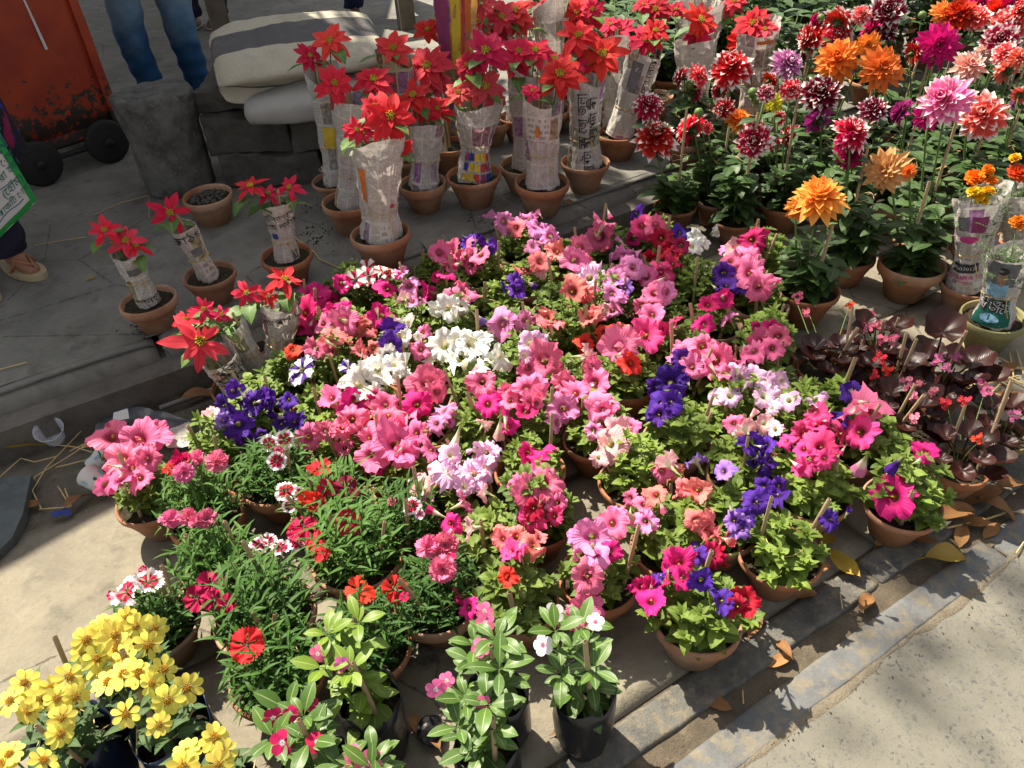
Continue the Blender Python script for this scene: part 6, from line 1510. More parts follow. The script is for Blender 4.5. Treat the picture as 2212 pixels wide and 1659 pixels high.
# a mass of stems and leaves low in each dahlia pot, then leafy plants filling the rows between and behind
for root in [o for o in bpy.data.objects if o.name.startswith('potted_dahlia')]:
    o = add('foliage', rng.choice(F_DAH), root, (0, 0, SOILZ), rng.uniform(0, 6.28), (.85, .85, rng.uniform(.42, .6))); o['kind'] = 'stuff'
rr_ = random.Random(77); NB = [o for o in bpy.data.objects if o.name.startswith('potted_dahlia')]
used_l = {}
for iy in range(22):
    for ix in range(24):
        x = 0.10+ix*.205+(.1 if iy % 2 else 0)+rr_.uniform(-.03, .03); y = 2.55+iy*.185+rr_.uniform(-.03, .03)
        if Vector((x, y, 0)).dot(EN) > -1.35 and y < 2.6: continue
        if math.atan2(x, y) > .68 or math.atan2(x, y) < .05+max(0, 3.75-y)*.25: continue
        if y < 2.75 and x < 1.0: continue
        if any((x-a_)**2+(y-b_)**2 < (R+.098)**2 for (a_, b_, R) in POTLIST): continue
        z0 = ground_z((x, y)); cc_ = RCAM.T @ np.array([x, y, z0+.12-CAM_H]); uu_, vv_ = CX-F_PX*cc_[0]/cc_[2], CY+F_PX*cc_[1]/cc_[2]
        if vv_ < -12 or uu_ > 2260: continue
        nb = min(NB, key=lambda o: (o.location.x-x)**2+(o.location.y-y)**2)
        lab = 'leafy flowerless dahlia beside the '+' '.join(nb['label'].split()[:11]) if (nb.location-Vector((x, y, 0))).length < .45 else 'dark green leafy plant massed behind the dahlia rows'
        root = potted('potted_foliage_plant', (x, y), z0, .088, 't', lab, 'plant', 'leafy plants between the dahlias')
        o = add('foliage', rr_.choice(F_DAH), root, (0, 0, SOILZ), rr_.uniform(0, 6.28), (1.1, 1.1, rr_.uniform(.75, 1.05) if y > 3.3 else rr_.uniform(.55, .75))); o['kind'] = 'stuff'
# ------------------------------------------------------------------ things on the platform
# round concrete stool
mb = MB(); prof = [(0.001, 0.0), (0.125, 0.0), (0.138, 0.01), (0.140, 0.10), (0.142, 0.2), (0.146, 0.28), (0.150, 0.335), (0.151, 0.382), (0.147, 0.391), (0.140, 0.3945), (0.10, 0.392), (0.06, 0.389), (0.03, 0.39), (0.001, 0.39)]
pr2 = []
for a_, b_ in zip(prof[:-1], prof[1:]):
    for t in (0, .5): pr2.append((a_[0]+(b_[0]-a_[0])*t, a_[1]+(b_[1]-a_[1])*t))
pr2.append(prof[-1]); pr3 = []
for a_, b_ in zip(pr2[:-1], pr2[1:]):
    for t in (0, .5): pr3.append((a_[0]+(b_[0]-a_[0])*t, a_[1]+(b_[1]-a_[1])*t))
pr3.append(pr2[-1]); mb.lathe(pr3, 84)
me = mb.mesh('stone_stool', ['stone_dark']); rough_mesh(me, 0.010, 8.0, 3.0, 0.012); rough_mesh(me, 0.006, 34.0, 5.0, 0.012)
thing('stone_stool', (-1.335, 3.10, PLAT_H), 'round dark grey concrete stool standing on the platform', 'stool', None, me)

# stone ledge under the bedding
def stone_block(parent, lo, hi, seed, name='stone'):
    bm = bmesh.new(); bmesh.ops.create_cube(bm, size=1.0)
    for v in bm.verts:
        v.co = Vector([lo[i]+(v.co[i]+.5)*(hi[i]-lo[i]) for i in range(3)])
    bmesh.ops.subdivide_edges(bm, edges=bm.edges[:], cuts=22, use_grid_fill=True)
    me = bpy.data.meshes.new(name); bm.to_mesh(me); bm.free(); me.materials.append(MAT['stone_ledge'])
    me.polygons.foreach_set('use_smooth', [True]*len(me.polygons)); rough_mesh(me, 0.020, 6.0, seed); rough_mesh(me, 0.009, 24.0, seed+3)
    return add(name, me, parent)
led = thing('stone_ledge', (-0.85, 3.3, PLAT_H), 'low ledge of rough dark stone blocks under the folded bedding', 'ledge')
for i, (lo, hi) in enumerate((((-.29, -.27, 0), (.12, .25, .135)), ((.13, -.25, 0), (.52, .25, .13)), ((-.32, -.23, .139), (.02, .22, .285)), ((.03, -.25, .136), (.50, .22, .275)), ((-.34, -.17, .288), (-.02, .22, .365)))):
    stone_block(led, lo, hi, 11+i*5.3)
# folded mattress on a stuffed sack
def cushion(name, L, D, H, mat, seed, groove=0.0, bands=False):
    mb = MB(); nu, nv = 44, 40; pts = []; att = []
    for i in range(nu+1):
        x = (i/nu*2-1); ex = (1-abs(x)**3.2)**0.36 if abs(x) < 1 else 0.0
        row, ra = [], []
        for j in range(nv):
            a = 2*math.pi*j/nv; ca, sa = math.cos(a), math.sin(a)
            y = math.copysign(abs(ca)**0.55, ca)*D/2; z = math.copysign(abs(sa)**0.62, sa)*H/2
            if groove and ca < -0.2: g_ = math.exp(-((sa+.12)/.22)**2); y += groove*g_*(-ca)
            k = 0.35+0.65*ex
            p = Vector((x*L/2, y*(0.72+0.28*ex), z*k))
            q = p*6+Vector((seed, 0, seed)); p += Vector((0, mnoise.noise(q), mnoise.noise(q+Vector((3, 9, 4)))))*0.018
            q2 = Vector((p.x*22+seed, a*2.0, 0)); p.z += 0.006*mnoise.noise(q2)
            row.append(p); ra.append((0.5-0.5*y/(D/2) if sa > -0.1 else 0.0, x*.5+.5, .5))
        pts.append(row); att.append(ra)
    b = len(mb.v); mb.grid(pts, att, True); mb.face([b+j for j in range(nv)]); mb.face([b+nu*nv+j for j in range(nv)][::-1])
    return mb.mesh(name, [mat])
sk = thing('stuffed_sack', (-0.70, 3.17, 0.475), 'flattened grey white cloth sack lying on the stone ledge', 'sack', None, cushion('stuffed_sack', 0.56, 0.44, 0.13, 'sack_cloth', 2.0), rot=Quaternion((0, 0, 1), 0.12) @ Quaternion((1, 0, 0), 0.06))
mt = thing('folded_mattress', (-0.775, 3.27, 0.592), 'folded cream and grey striped mattress with frayed edges on the sack', 'mattress', None, cushion('folded_mattress', 0.66, 0.52, 0.175, 'mattress', 5.0, 0.085, True), rot=Quaternion((0, 0, 1), 0.30) @ Quaternion((1, 0, 0), 0.20))
# steel tumbler beside the ledge
mb = MB(); mb.lathe([(0.001, 0), (0.026, 0), (0.028, 0.004), (0.033, 0.085), (0.0345, 0.088), (0.033, 0.086), (0.027, 0.006), (0.001, 0.005)], 28)
thing('steel_tumbler', (-0.695, 2.985, PLAT_H), 'shiny steel tumbler standing between stone ledge and newspaper wraps', 'tumbler', None, mb.mesh('steel_tumbler', ['steel']))
# wooden post with rail
wp = thing('wooden_post', (-1.63, 5.05, PLAT_H), 'old wooden post with a cross rail behind the folded mattress', 'post')
mb = MB(); mb.box((-.055, -.05, 0), (.055, .05, 1.7)); me = mb.mesh('post', ['wood_old'], False); add('post', me, wp)
mb = MB(); mb.box((.056, -.035, .36), (1.1, .015, .44)); add('rail', mb.mesh('rail', ['wood_old'], False), wp)
mb = MB(); mb.box((1.101, -.05, 0), (1.2, .05, .95)); add('post', mb.mesh('post', ['wood_old'], False), wp)
for c in wp.children: c.rotation_quaternion = Quaternion((0, 0, 1), 0.35)

# red handcart
cart = thing('red_handcart', (-1.86, 3.42, PLAT_H), 'tall red painted metal handcart with chipped paint and black wheel', 'cart', rot=Quaternion((0, 0, 1), 0.80))
bm = bmesh.new(); bmesh.ops.create_cube(bm, size=1.0)
for v in bm.verts: v.co = Vector((v.co.x*0.52-0.06, v.co.y*0.42+0.15, 0.10+(v.co.z+.5)*1.15))
bmesh.ops.bevel(bm, geom=bm.edges[:], offset=0.03, segments=3, affect='EDGES')
bmesh.ops.subdivide_edges(bm, edges=[e for e in bm.edges if e.calc_length() > 0.2], cuts=8, use_grid_fill=True)
me = bpy.data.meshes.new('body'); bm.to_mesh(me); bm.free(); me.materials.append(MAT['red_paint']); me.polygons.foreach_set('use_smooth', [True]*len(me.polygons)); rough_mesh(me, 0.008, 5.0, 2.0)
add('body', me, cart)
mb = MB(); mb.box((.15, -.072, .13), (.185, -.052, 1.22)); mb.box((-.30, -.072, .13), (-.265, -.052, 1.22)); add('frame_rib', mb.mesh('frame_rib', ['red_paint'], False), cart)
mb = MB(); mb.box((-.262, -.070, .125), (.148, -.050, .165)); add('lower_rail', mb.mesh('lower_rail', ['red_paint'], False), cart)
def wheel(parent, loc):
    mb = MB(); pr = [(0.02, -.022), (0.05, -.022), (0.062, -.016), (0.085, -.020), (0.094, -.010), (0.096, 0), (0.094, .010), (0.085, .020), (0.062, .016), (0.05, .022), (0.02, .022)]
    mb.lathe(pr, 32, 0, True, True); w_ = add('wheel', mb.mesh('wheel', ['rubber_black']), parent, loc, Quaternion((1, 0, 0), math.pi/2))
    m2 = MB(); m2.lathe([(0.001, .023), (0.018, .023), (0.02, .029), (0.001, .031)], 16); add('hub', m2.mesh('hub', ['rubber_black']), w_)
for x_, y_ in ((.08, -.10), (-.22, -.10), (.08, .32), (-.22, .32)): wheel(cart, (x_, y_, .097))
for y_ in (-.10, .32):
    mb = MB(); mb.tube([(-.25, y_, .097), (.11, y_, .097)], .012, 10); add('axle', mb.mesh('axle', ['rubber_black']), cart)
mb = MB(); mb.tube([(-.28, -.06, 1.15), (-.28, -.2, 1.22), (.16, -.2, 1.22), (.16, -.06, 1.15)], .014, 10); add('handle', mb.mesh('handle', ['rubber_black']), cart)
m2 = MB(); m2.leaf((-.02, -.0665, .86), (0.05, 0, -1), (0, -1, 0), .36, .012, 0.0, 0, 6, 1, lambda t: .3+.7*t); add('scratch', m2.mesh('scratch', ['paper_white']), cart)

# earth filled spare pot
p, R = pot_geo(448, 418, 108, PLAT_H)
sp = potted('clay_pot', (p.x, p.y), PLAT_H, R, 't', 'spare terracotta pot filled with grey clods, standing beside the stone stool', 'pot', None)
for k in range(34):
    a = k*2.4; f = math.sqrt(k/34)*.062
    bm = bmesh.new(); bmesh.ops.create_icosphere(bm, subdivisions=1, radius=rng.uniform(.007, .014))
    for v in bm.verts: v.co *= rng.uniform(.75, 1.25)
    me = bpy.data.meshes.new('clod'); bm.to_mesh(me); bm.free(); me.materials.append(MAT['stone_ledge'])
    add('clod', me, sp, (f*math.cos(a), f*math.sin(a), sp['top']+.006+.008*(1-f/.062)))

# ------------------------------------------------------------------ people (only legs and clothing come into the picture)
def skin_body(name, J, E_, rad, root_key, mat):
    keys = list(J); me = bpy.data.meshes.new(name)
    me.from_pydata([tuple(J[k]) for k in keys], [(keys.index(a), keys.index(b)) for a, b in E_], [])
    me.materials.append(MAT[mat]); o = bpy.data.objects.new(name, me)
    o.modifiers.new('skin', 'SKIN').use_smooth_shade = True
    sv = me.skin_vertices[0].data if me.skin_vertices else None
    if sv is None:
        bm = bmesh.new(); bm.from_mesh(me); bm.verts.layers.skin.verify(); bm.to_mesh(me); bm.free(); sv = me.skin_vertices[0].data
    for i, k in enumerate(keys):
        r_ = rad.get(k, rad.get(k.rstrip('0123456789_'), .03)); sv[i].radius = (r_, r_); sv[i].use_root = (k == root_key)
    ss = o.modifiers.new('smooth', 'SUBSURF'); ss.levels = 1; ss.render_levels = 2
    return o
def person(loc, label, face, feet, knees, hips, up_h, trouser, top_mat, shoe, tunic=None, arm=None, rt=1.0, hem=0.0):
    """feet, knees, hips: two world points each; upper body stands above the hips"""
    root = thing('person', loc, label, 'person'); L0 = root.location
    f = Vector(face).normalized(); side = Vector((f.y, -f.x, 0))*-1.0
    hp = (Vector(hips[0])+Vector(hips[1]))/2; pel = Vector((hp.x, hp.y, up_h))
    J = dict(pelvis=pel, belly=pel+UP*.16, chest=pel+UP*.34, collar=pel+UP*.47, neck=pel+UP*.54, skull=pel+UP*.63+f*.02, crown=pel+UP*.74+f*.01, nose=pel+UP*.645+f*.115)
    E_ = [('pelvis', 'belly'), ('belly', 'chest'), ('chest', 'collar'), ('collar', 'neck'), ('neck', 'skull'), ('skull', 'crown'), ('skull', 'nose')]
    for i, s_ in ((0, 1), (1, -1)):
        J[f'hip{i}'] = pel+side*(s_*.10)-UP*.03; J[f'knee{i}'] = Vector(knees[i]); J[f'ankle{i}'] = Vector(feet[i])+UP*.075; J[f'toe{i}'] = Vector(feet[i])+f*.14+UP*.022; J[f'ball{i}'] = Vector(feet[i])+f*.07+UP*.035
        J[f'sh{i}'] = pel+UP*.445+side*(s_*.18); J[f'el{i}'] = pel+UP*.17+side*(s_*.25)-f*.02; J[f'wr{i}'] = pel-UP*.06+side*(s_*.26)+f*.05
        if arm and i == arm[0]: J[f'el{i}'] = Vector(arm[1]); J[f'wr{i}'] = Vector(arm[2])
        w_ = J[f'wr{i}']; hd = (w_-J[f'el{i}']).normalized(); J[f'palm{i}'] = w_+hd*.07
        E_ += [('pelvis', f'hip{i}'), (f'hip{i}', f'knee{i}'), (f'knee{i}', f'ankle{i}'), (f'ankle{i}', f'ball{i}'), (f'ball{i}', f'toe{i}'), ('collar', f'sh{i}'), (f'sh{i}', f'el{i}'), (f'el{i}', f'wr{i}'), (f'wr{i}', f'palm{i}')]
        for k in range(5):
            sd = (f if abs(hd.dot(f)) < .8 else side); ln = (.055, .075, .085, .078, .06)[k]
            if k == 0: a_ = w_+hd*.03+sd*.028; b_ = a_+hd*.02+sd*.022; c_ = b_+hd*.026+sd*.004
            else: a_ = w_+hd*.085+sd*(.026-.0175*(k-1)); b_ = a_+hd*ln*.5-f*.002; c_ = b_+hd*ln*.35-side*(s_*.016)
            J[f'fa{i}_{k}'], J[f'fb{i}_{k}'], J[f'fc{i}_{k}'] = a_, b_, c_
            E_ += [((f'wr{i}' if k == 0 else f'palm{i}'), f'fa{i}_{k}'), (f'fa{i}_{k}', f'fb{i}_{k}'), (f'fb{i}_{k}', f'fc{i}_{k}')]
    rad = dict(pelvis=.125, belly=.115, chest=.13, collar=.075, neck=.052, skull=.088, crown=.07, nose=.012, hip=.085, knee=.055, ankle=.036, ball=.034, toe=.022, sh=.055, el=.038, wr=.026, palm=.030, fa=.0095, fb=.0088, fc=.007)
    body = skin_body('body', {k: Vector(v)-L0 for k, v in J.items()}, E_, rad, 'pelvis', 'skin_tan'); body.parent = root; COL.objects.link(body)
    # hair cap
    hb = bmesh.new(); bmesh.ops.create_uvsphere(hb, u_segments=20, v_segments=12, radius=.098)
    for v in hb.verts:
        if v.co.dot(f) > .045 and v.co.z < .045: v.co -= f*.05
    hm = bpy.data.meshes.new('hair'); hb.to_mesh(hm); hb.free(); hm.materials.append(MAT['hair_black']); add('hair', hm, root, J['skull']-L0+UP*.045-f*.015)
    # trousers: two legs and a seat, lofted with wrinkles
    for i in range(2):
        mb = MB(); H_, K_, A_ = J[f'hip{i}'], J[f'knee{i}'], J[f'ankle{i}']; n = 46; pts, att = [], []
        for a in range(n+1):
            t = a/n; c_ = H_.lerp(K_, t*2) if t < .5 else K_.lerp(A_+UP*hem, t*2-1); r_ = (.108-.034*t*1.5 if t < .55 else .0795-.012*(t-.55)*2)*rt
            row = []
            for j in range(28):
                g = 2*math.pi*j/28; q = Vector((math.cos(g)*1.6+i*9, math.sin(g)*1.6, t*13))
                rr = r_*(1+.07*mnoise.noise(q)+.075*math.sin(t*46+2.2*math.sin(g+i)+i)*(.4+abs(t-.5))+.03*mnoise.noise(q*2.7))
                row.append(c_+(side*math.cos(g)+f*math.sin(g))*rr-L0)
            pts.append(row); att.append([(.5,)*3]*28)
        mb.grid(pts, att, True); add('trouser_leg', mb.mesh('trouser_leg', [trouser]), root)
    def torso(zlo, zhi, r0, r1, mat, name):
        mb = MB(); pts, att = [], []
        for a in range(25):
            t = a/24; c_ = Vector((pel.x, pel.y, pel.z+zlo+(zhi-zlo)*t)); r_ = r0+(r1-r0)*t
            if t > .88: r_ *= 1-(t-.88)*4.6
            pts.append([c_-L0+(side*math.cos(2*math.pi*j/32)*1.22+f*math.sin(2*math.pi*j/32)*.82)*r_*(1+.06*math.sin(9*2*math.pi*j/32+t*3)*max(0, .5-t)+.03*mnoise.noise(Vector((j*.4, t*6, 2)))) for j in range(32)]); att.append([(.5,)*3]*32)
        mb.grid(pts, att, True); add(name, mb.mesh(name, [mat]), root)
    if tunic: torso(tunic, .50, .205, .15, top_mat, 'tunic')
    else: torso(-.12, .50, .155, .16, top_mat, 'shirt')
    for i in range(2):
        mb = MB(); a_, b_, c_ = J[f'sh{i}']-L0, J[f'el{i}']-L0, J[f'wr{i}']-L0
        mb.tube([a_+UP*.01, a_.lerp(b_, .3), a_.lerp(b_, .7), b_, b_.lerp(c_, .5)], [.075, .066, .058, .054, .05], 16); add('sleeve', mb.mesh('sleeve', [top_mat]), root)
        ft = Vector(feet[i])-L0
        def outline(k, ex): g = 2*math.pi*k/22; return f*(.045+(.118+ex)*math.cos(g))+side*((.040+ex+.006*math.cos(g))*math.sin(g))
        if shoe == 'sandal':
            mb = MB(); b0 = len(mb.v)
            for z in (0.002, .022):
                for k in range(22): mb.vert(ft+outline(k, .006)+UP*z)
            for k in range(22): mb.face((k, (k+1) % 22, 22+(k+1) % 22, 22+k))
            mb.face(list(range(22))[::-1]); mb.face(range(22, 44)); sl = add('sandal', mb.mesh('sandal', ['sole_cream'], False), root)
            m2 = MB(); m2.tube([ft+f*.05+side*.045+UP*.02, ft+f*.075+side*.02+UP*.062, ft+f*.135+UP*.05, ft+f*.075-side*.02+UP*.062, ft+f*.05-side*.045+UP*.02], .007, 8); add('strap', m2.mesh('strap', ['strap_tan']), sl)
        else:
            mb = MB(); pts, att = [], []
            for z, ex in ((.0, .004), (.012, .008), (.03, .008), (.05, .0), (.068, -.018), (.085, -.034)):
                sh_ = -.05*max(0, z-.045)/.04
                pts.append([ft+outline(k, ex)*(1 if z < .05 else 1)+f*sh_+UP*z for k in range(22)]); att.append([(.5,)*3]*22)
            mb.grid(pts, att, True); mb.face([len(mb.v)-22+k for k in range(22)]); mb.face([k for k in range(22)][::-1])
            so = add('shoe', mb.mesh('shoe', ['shoe_brown']), root)
            m2 = MB(); m2.tube([ft+outline(k, .010)+UP*.012 for k in range(23)], .006, 6, cap=False); add('sole_rim', m2.mesh('sole_rim', ['sole_cream']), so)
    return root
qb = (-1.50, 2.23)
A_, B_, D_ = PV(80, 433, qb), PV(-90, 600, qb), PV(-55, 205, qb)
ex, ey = (A_-B_), (D_-A_); W_b, H_b = ex.length, ey.length; ex.normalize(); ey = ey.normalized(); en = ex.cross(ey).normalized()
if en.dot(to_cam(A_)) < 0: en = -en
HAND = B_+ex*(W_b*.5)+ey*(H_b+.10)
def leg_pts(px, q): return [PV(u, v, q) for (u, v) in px]
q_ = (-1.55, 4.05)
ft = [Vector((-1.70, 4.00, PLAT_H)), Vector((-1.505, 4.10, PLAT_H))]
person((-1.59, 4.06, PLAT_H), 'person in faded blue jeans standing behind the concrete stool', (0.35, -1, 0), [ft[1], ft[0]], [Vector((-1.495, 4.03, .50)), Vector((-1.715, 3.96, .52))], [Vector((-1.50, 4.08, .92)), Vector((-1.70, 4.02, .92))], 0.97, 'denim', 'cloth_shirt', 'shoe', rt=0.86)
person((-1.76, 2.42, PLAT_H), 'person in dark floral tunic and thonged sandal carrying a green edged bag', (0.75, -.5, 0), [Vector((-1.83, 2.32, PLAT_H)), Vector((-1.735, 2.46, PLAT_H))], [Vector((-1.84, 2.36, .50)), Vector((-1.76, 2.52, .50))], [Vector((-1.85, 2.38, .9)), Vector((-1.74, 2.56, .9))], 0.93, 'cloth_dark', 'floral_cloth', 'sandal', tunic=-.42, arm=(0, HAND+Vector((-.10, .12, .26)), HAND+Vector((0, 0, .10))))
person((-0.80, 5.95, PLAT_H), 'person in navy trousers and brown shoes standing beyond the mattress', (0.25, -1, 0), [Vector((-0.62, 6.22, PLAT_H)), Vector((-0.93, 5.80, PLAT_H))], [Vector((-0.66, 6.2, .52)), Vector((-0.92, 5.85, .52))], [Vector((-0.7, 6.1, .92)), Vector((-.9, 5.95, .92))], 0.97, 'denim_navy', 'cloth_shirt', 'shoe')
person((-1.95, 5.85, PLAT_H), 'person in black trousers standing beside the wooden post', (-0.2, -1, 0), [Vector((-1.88, 5.85, PLAT_H)), Vector((-2.05, 5.80, PLAT_H))], [Vector((-1.88, 5.86, .52)), Vector((-2.06, 5.82, .52))], [Vector((-1.86, 5.9, .92)), Vector((-2.05, 5.9, .92))], 0.97, 'cloth_dark', 'cloth_dark', 'shoe')

# the green edged bag in the hand
bagr = thing('carrier_bag', B_, 'white carrier bag with green border and Bengali lines held at the platform edge', 'bag')
def bag_pt(x, y, off=0.0):      # x, y in 0..1 on the face
    puff = .022*math.sin(math.pi*min(1, max(0, x)))**.6*math.sin(math.pi*min(1, max(0, y)))**.6
    return ex*(x*W_b)+ey*(y*H_b)+en*(puff+off+.006*mnoise.noise(Vector((x*4, y*4, 1))))
def bag_sheet(name, x0, x1, y0, y1, mat, off, n=18, back=False):
    mb = MB(); pts = []
    for i in range(n+1):
        row = []
        for j in range(n+1):
            p = bag_pt(x0+(x1-x0)*j/n, y0+(y1-y0)*i/n, off)
            if back: p = p-en*(2*p.dot(en))
            row.append(p)
        pts.append(row)
    mb.grid(pts, [[(.5,)*3]*(n+1)]*(n+1)); return add(name, mb.mesh(name, [mat]), bagr)
bag_sheet('panel', 0, 1, 0, 1, 'paper_white', 0.0); bag_sheet('panel', 0, 1, 0, 1, 'paper_white', -.001, back=True)
for (x0, x1, y0, y1) in ((.945, 1.004, 0, 1), (0, .944, -.004, .055), (-.004, .055, .056, 1)): bag_sheet('border', x0, x1, y0, y1, 'green_tape', .0022)
mb = MB(); mb.tube([ex*W_b*.35+ey*H_b, ex*W_b*.42+ey*(H_b+.1), ex*W_b*.58+ey*(H_b+.1), ex*W_b*.65+ey*H_b], .008, 8); add('handle', mb.mesh('handle', ['green_tape']), bagr)
def bag_text(key, x, y, size, mat):
    add('lettering', letters_mesh(key, lambda a, b: bag_pt(x+a/W_b, y+b/H_b, .0035), size, mat), bagr)
bag_text('bag1', .70, .60, .085, 'ink_green'); bag_text('bag1', .66, .76, .085, 'ink_green'); bag_text('bag3', .60, .46, .030, 'ink_green'); bag_text('bag4', .60, .38, .030, 'ink_green'); bag_text('bag5', .62, .26, .034, 'ink_green'); bag_text('bag3', .62, .16, .026, 'ink_green')
for y_ in (.52, .315, .115):
    mb = MB(); mb.tube([bag_pt(x_/20, y_+.01*math.sin(x_), .003) for x_ in range(2, 19)], .0011, 4); add('ruled_line', mb.mesh('ruled_line', ['ink_blue']), bagr)

# ------------------------------------------------------------------ litter
def dry_leaf_mesh(seed, mat, W=.42):
    r = random.Random(seed); mb = MB()
    mb.leaf((0, 0, .008), (1, 0, .1), (0, 0, 1), 1.0, W, r.uniform(-.5, .9), r.uniform(.1, .5), 10, 2, lambda t: (math.sin(math.pi*t))**.8 if 0 < t < 1 else .02, .3+.5*r.random(), wav=.07, ph=r.random()*6, twist=r.uniform(-.4, .4))
    mb.tube([(-.16, 0, .0), (0, 0, .01)], [.010, .014], 5)
    me = mb.mesh('fallen_leaf', [mat]); zmin = min(v.co.z for v in me.vertices)
    for v in me.vertices: v.co.z -= zmin
    return me
DRY = [dry_leaf_mesh(i, 'leaf_dry') for i in range(5)]; YEL = [dry_leaf_mesh(20+i, 'leaf_yellow') for i in range(3)]
def surf_z(p):
    s = p.dot(EN)
    if s < -2.19: return PLAT_H+.006
    if s < -1.78: return -.001
    if s < -.49: return .004
    if s < -.44: return -.008
    return -.002
def put_leaf(u, v, px, ang, lib, label, group=None, k=0):
    p = P(u, v, 0.0); z = surf_z(p); p = P(u, v, z); L = metres(px, p); d = P(u+math.cos(ang)*20, v-math.sin(ang)*20, z)-p; az = math.atan2(d.y, d.x)
    q = Quaternion((0, 0, 1), az); o = thing('fallen_leaf', p-Vector((math.cos(az), math.sin(az), 0))*L*.5, label, 'leaf', group, lib[k % len(lib)], rot=q); o.scale = (L, L, L)
put_leaf(2040, 1213, 110, .18, YEL, 'large yellow leaf lying across the dark edging stone', k=0)
put_leaf(1820, 1225, 100, -.85, YEL, 'long narrow yellow brown leaf beside the violet petunia pot', k=1)
put_leaf(1787, 1172, 60, .6, YEL, 'yellow leaf touching the violet petunia pot', k=2)
put_leaf(1868, 1306, 70, .95, DRY, 'curled orange brown leaf lying on the dirt channel', k=0)
put_leaf(1685, 1430, 65, .35, DRY, 'pale brown leaf of the pair on the dirt near the edging stone', k=1)
put_leaf(1690, 1405, 55, 2.2, DRY, 'upright brown leaf of the pair on the dirt near the edging stone', k=2)
put_leaf(1630, 1352, 70, 1.1, DRY, 'brown leaf leaning against the crimson and violet petunia pot', k=3)
put_leaf(1545, 1520, 75, -.5, DRY, 'dark brown crumpled leaf in the dirt channel', k=4)
put_leaf(905, 1575, 70, -.9, DRY, 'orange brown leaf between the black plastic bags', k=0)
put_leaf(1770, 1232, 50, .1, DRY, 'short orange leaf under the rim of the violet petunia pot', k=1)
for k, (u, v, px, a) in enumerate(((2060, 1120, 120, .3), (2110, 1080, 110, .15), (2150, 1110, 90, -.4), (2075, 1160, 70, 1.4), (1995, 1130, 50, -.7), (2030, 1095, 95, .4), (2090, 1135, 85, -.2), (2180, 1060, 90, .25), (2140, 1150, 60, .7), (1905, 1165, 55, .9), (1740, 1290, 60, .3), (1990, 1170, 60, -.3), (2130, 790, 60, .5), (2190, 860, 70, -.3), (2170, 800, 60, .2), (2000, 1085, 60, 2.5), (1220, 1575, 60, .4), (940, 1600, 60, 2.0))):
    put_leaf(u, v, px, a, DRY, 'dry brown leaf in the drift of litter by the begonia pots' if u > 1980 else ('dry brown leaf on the kerb stone between the petunia pots' if u > 1700 else 'dry brown leaf on the paving by the black bags'), 'dry leaves on the paving', k)
put_leaf(197, 603, 22, .3, YEL, 'tiny yellow leaf scrap on the bare platform', k=1)
put_leaf(1228, 442, 42, -.7, DRY, 'pale curled leaf on the platform beside the front poinsettia pots', k=1)
put_leaf(440, 870, 85, .15, DRY, 'withered brown leaf lying along the kerb foot by the grey stick', k=2)
put_leaf(48, 972, 110, .2, YEL, 'long yellow leaf strip in the gutter beside the plastic cup', k=0)
put_leaf(170, 1088, 60, .7, DRY, 'brown leaf in the gutter beside the paper cups', k=2)
put_leaf(66, 1093, 52, .1, DRY, 'flat brown scrap of leaf beside the dark stone slab', k=4)
def straw_bit(pts_px, rad, label, group, z=None, name='straw_stalk', mat='straw'):
    pts = []
    for (u, v) in pts_px:
        p = P(u, v, 0); zz = (surf_z(p) if z is None else z)+rad+.001; pts.append(P(u, v, zz))
    c_ = pts[0].copy(); mb = MB(); fine = []
    for a_, b_ in zip(pts[:-1], pts[1:]):
        for t in range(4): fine.append(a_.lerp(b_, t/4)-c_)
    fine.append(pts[-1]-c_); mb.tube(fine, rad, 6); thing(name, c_, label, 'straw' if mat == 'straw' else 'stick', group, mb.mesh(name, [mat]))
GS = 'straw stalks strewn on the ground'
for pts in ([(0, 1030), (45, 990), (75, 998), (125, 985)], [(60, 1080), (75, 1030), (150, 985), (210, 945)], [(90, 1100), (70, 1060), (100, 1010), (205, 900)], [(110, 960), (160, 965), (225, 985), (300, 1010)], [(150, 975), (190, 955), (215, 975)], [(125, 1050), (150, 1090), (145, 1110)], [(140, 1055), (155, 1095)], [(85, 1100), (150, 1095)], [(120, 1010), (200, 990)], [(175, 965), (215, 945)], [(170, 970), (218, 955)]):
    straw_bit(pts, .0016, 'thin dry straw stalk in the gutter by the plastic cup', GS)
for pts in ([(2075, 715), (2085, 760), (2087, 782)], [(2080, 725), (2150, 770), (2212, 800)], [(2060, 800), (2100, 850), (2110, 870)], [(2070, 805), (2130, 850)], [(2080, 800), (2212, 795)], [(2160, 830), (2130, 860), (2120, 880)], [(2170, 810), (2210, 830)], [(2180, 760), (2190, 815)], [(2195, 755), (2212, 810)], [(2150, 850), (2200, 870)], [(2090, 840), (2200, 812)], [(2110, 790), (2180, 835)], [(2060, 830), (2150, 838)]):
    straw_bit(pts, .0026, 'thick pale straw stalk in the heap beside the mossy pot', GS)
for pts in ([(1106, 1545), (1108, 1560)], [(1604, 1490), (1606, 1520)], [(1815, 1283), (1820, 1315)], [(2195, 1195), (2212, 1170)]):
    straw_bit(pts, .0015, 'short broken straw lying on the road edge', GS)
straw_bit([(200, 465), (260, 438), (322, 422), (322, 470)], .0014, 'bent straw on the platform beside the stone stool', None)
straw_bit([(75, 530), (130, 520), (185, 512)], .0014, 'straight straw on the platform beside the sandal', None)
straw_bit([(0, 798), (30, 790), (58, 783)], .002, 'straw lying on the kerb stone edge', None)
straw_bit([(640, 515), (680, 545), (690, 560), (735, 580)], .002, 'loose straw hanging out of the headlined poinsettia pot', None)
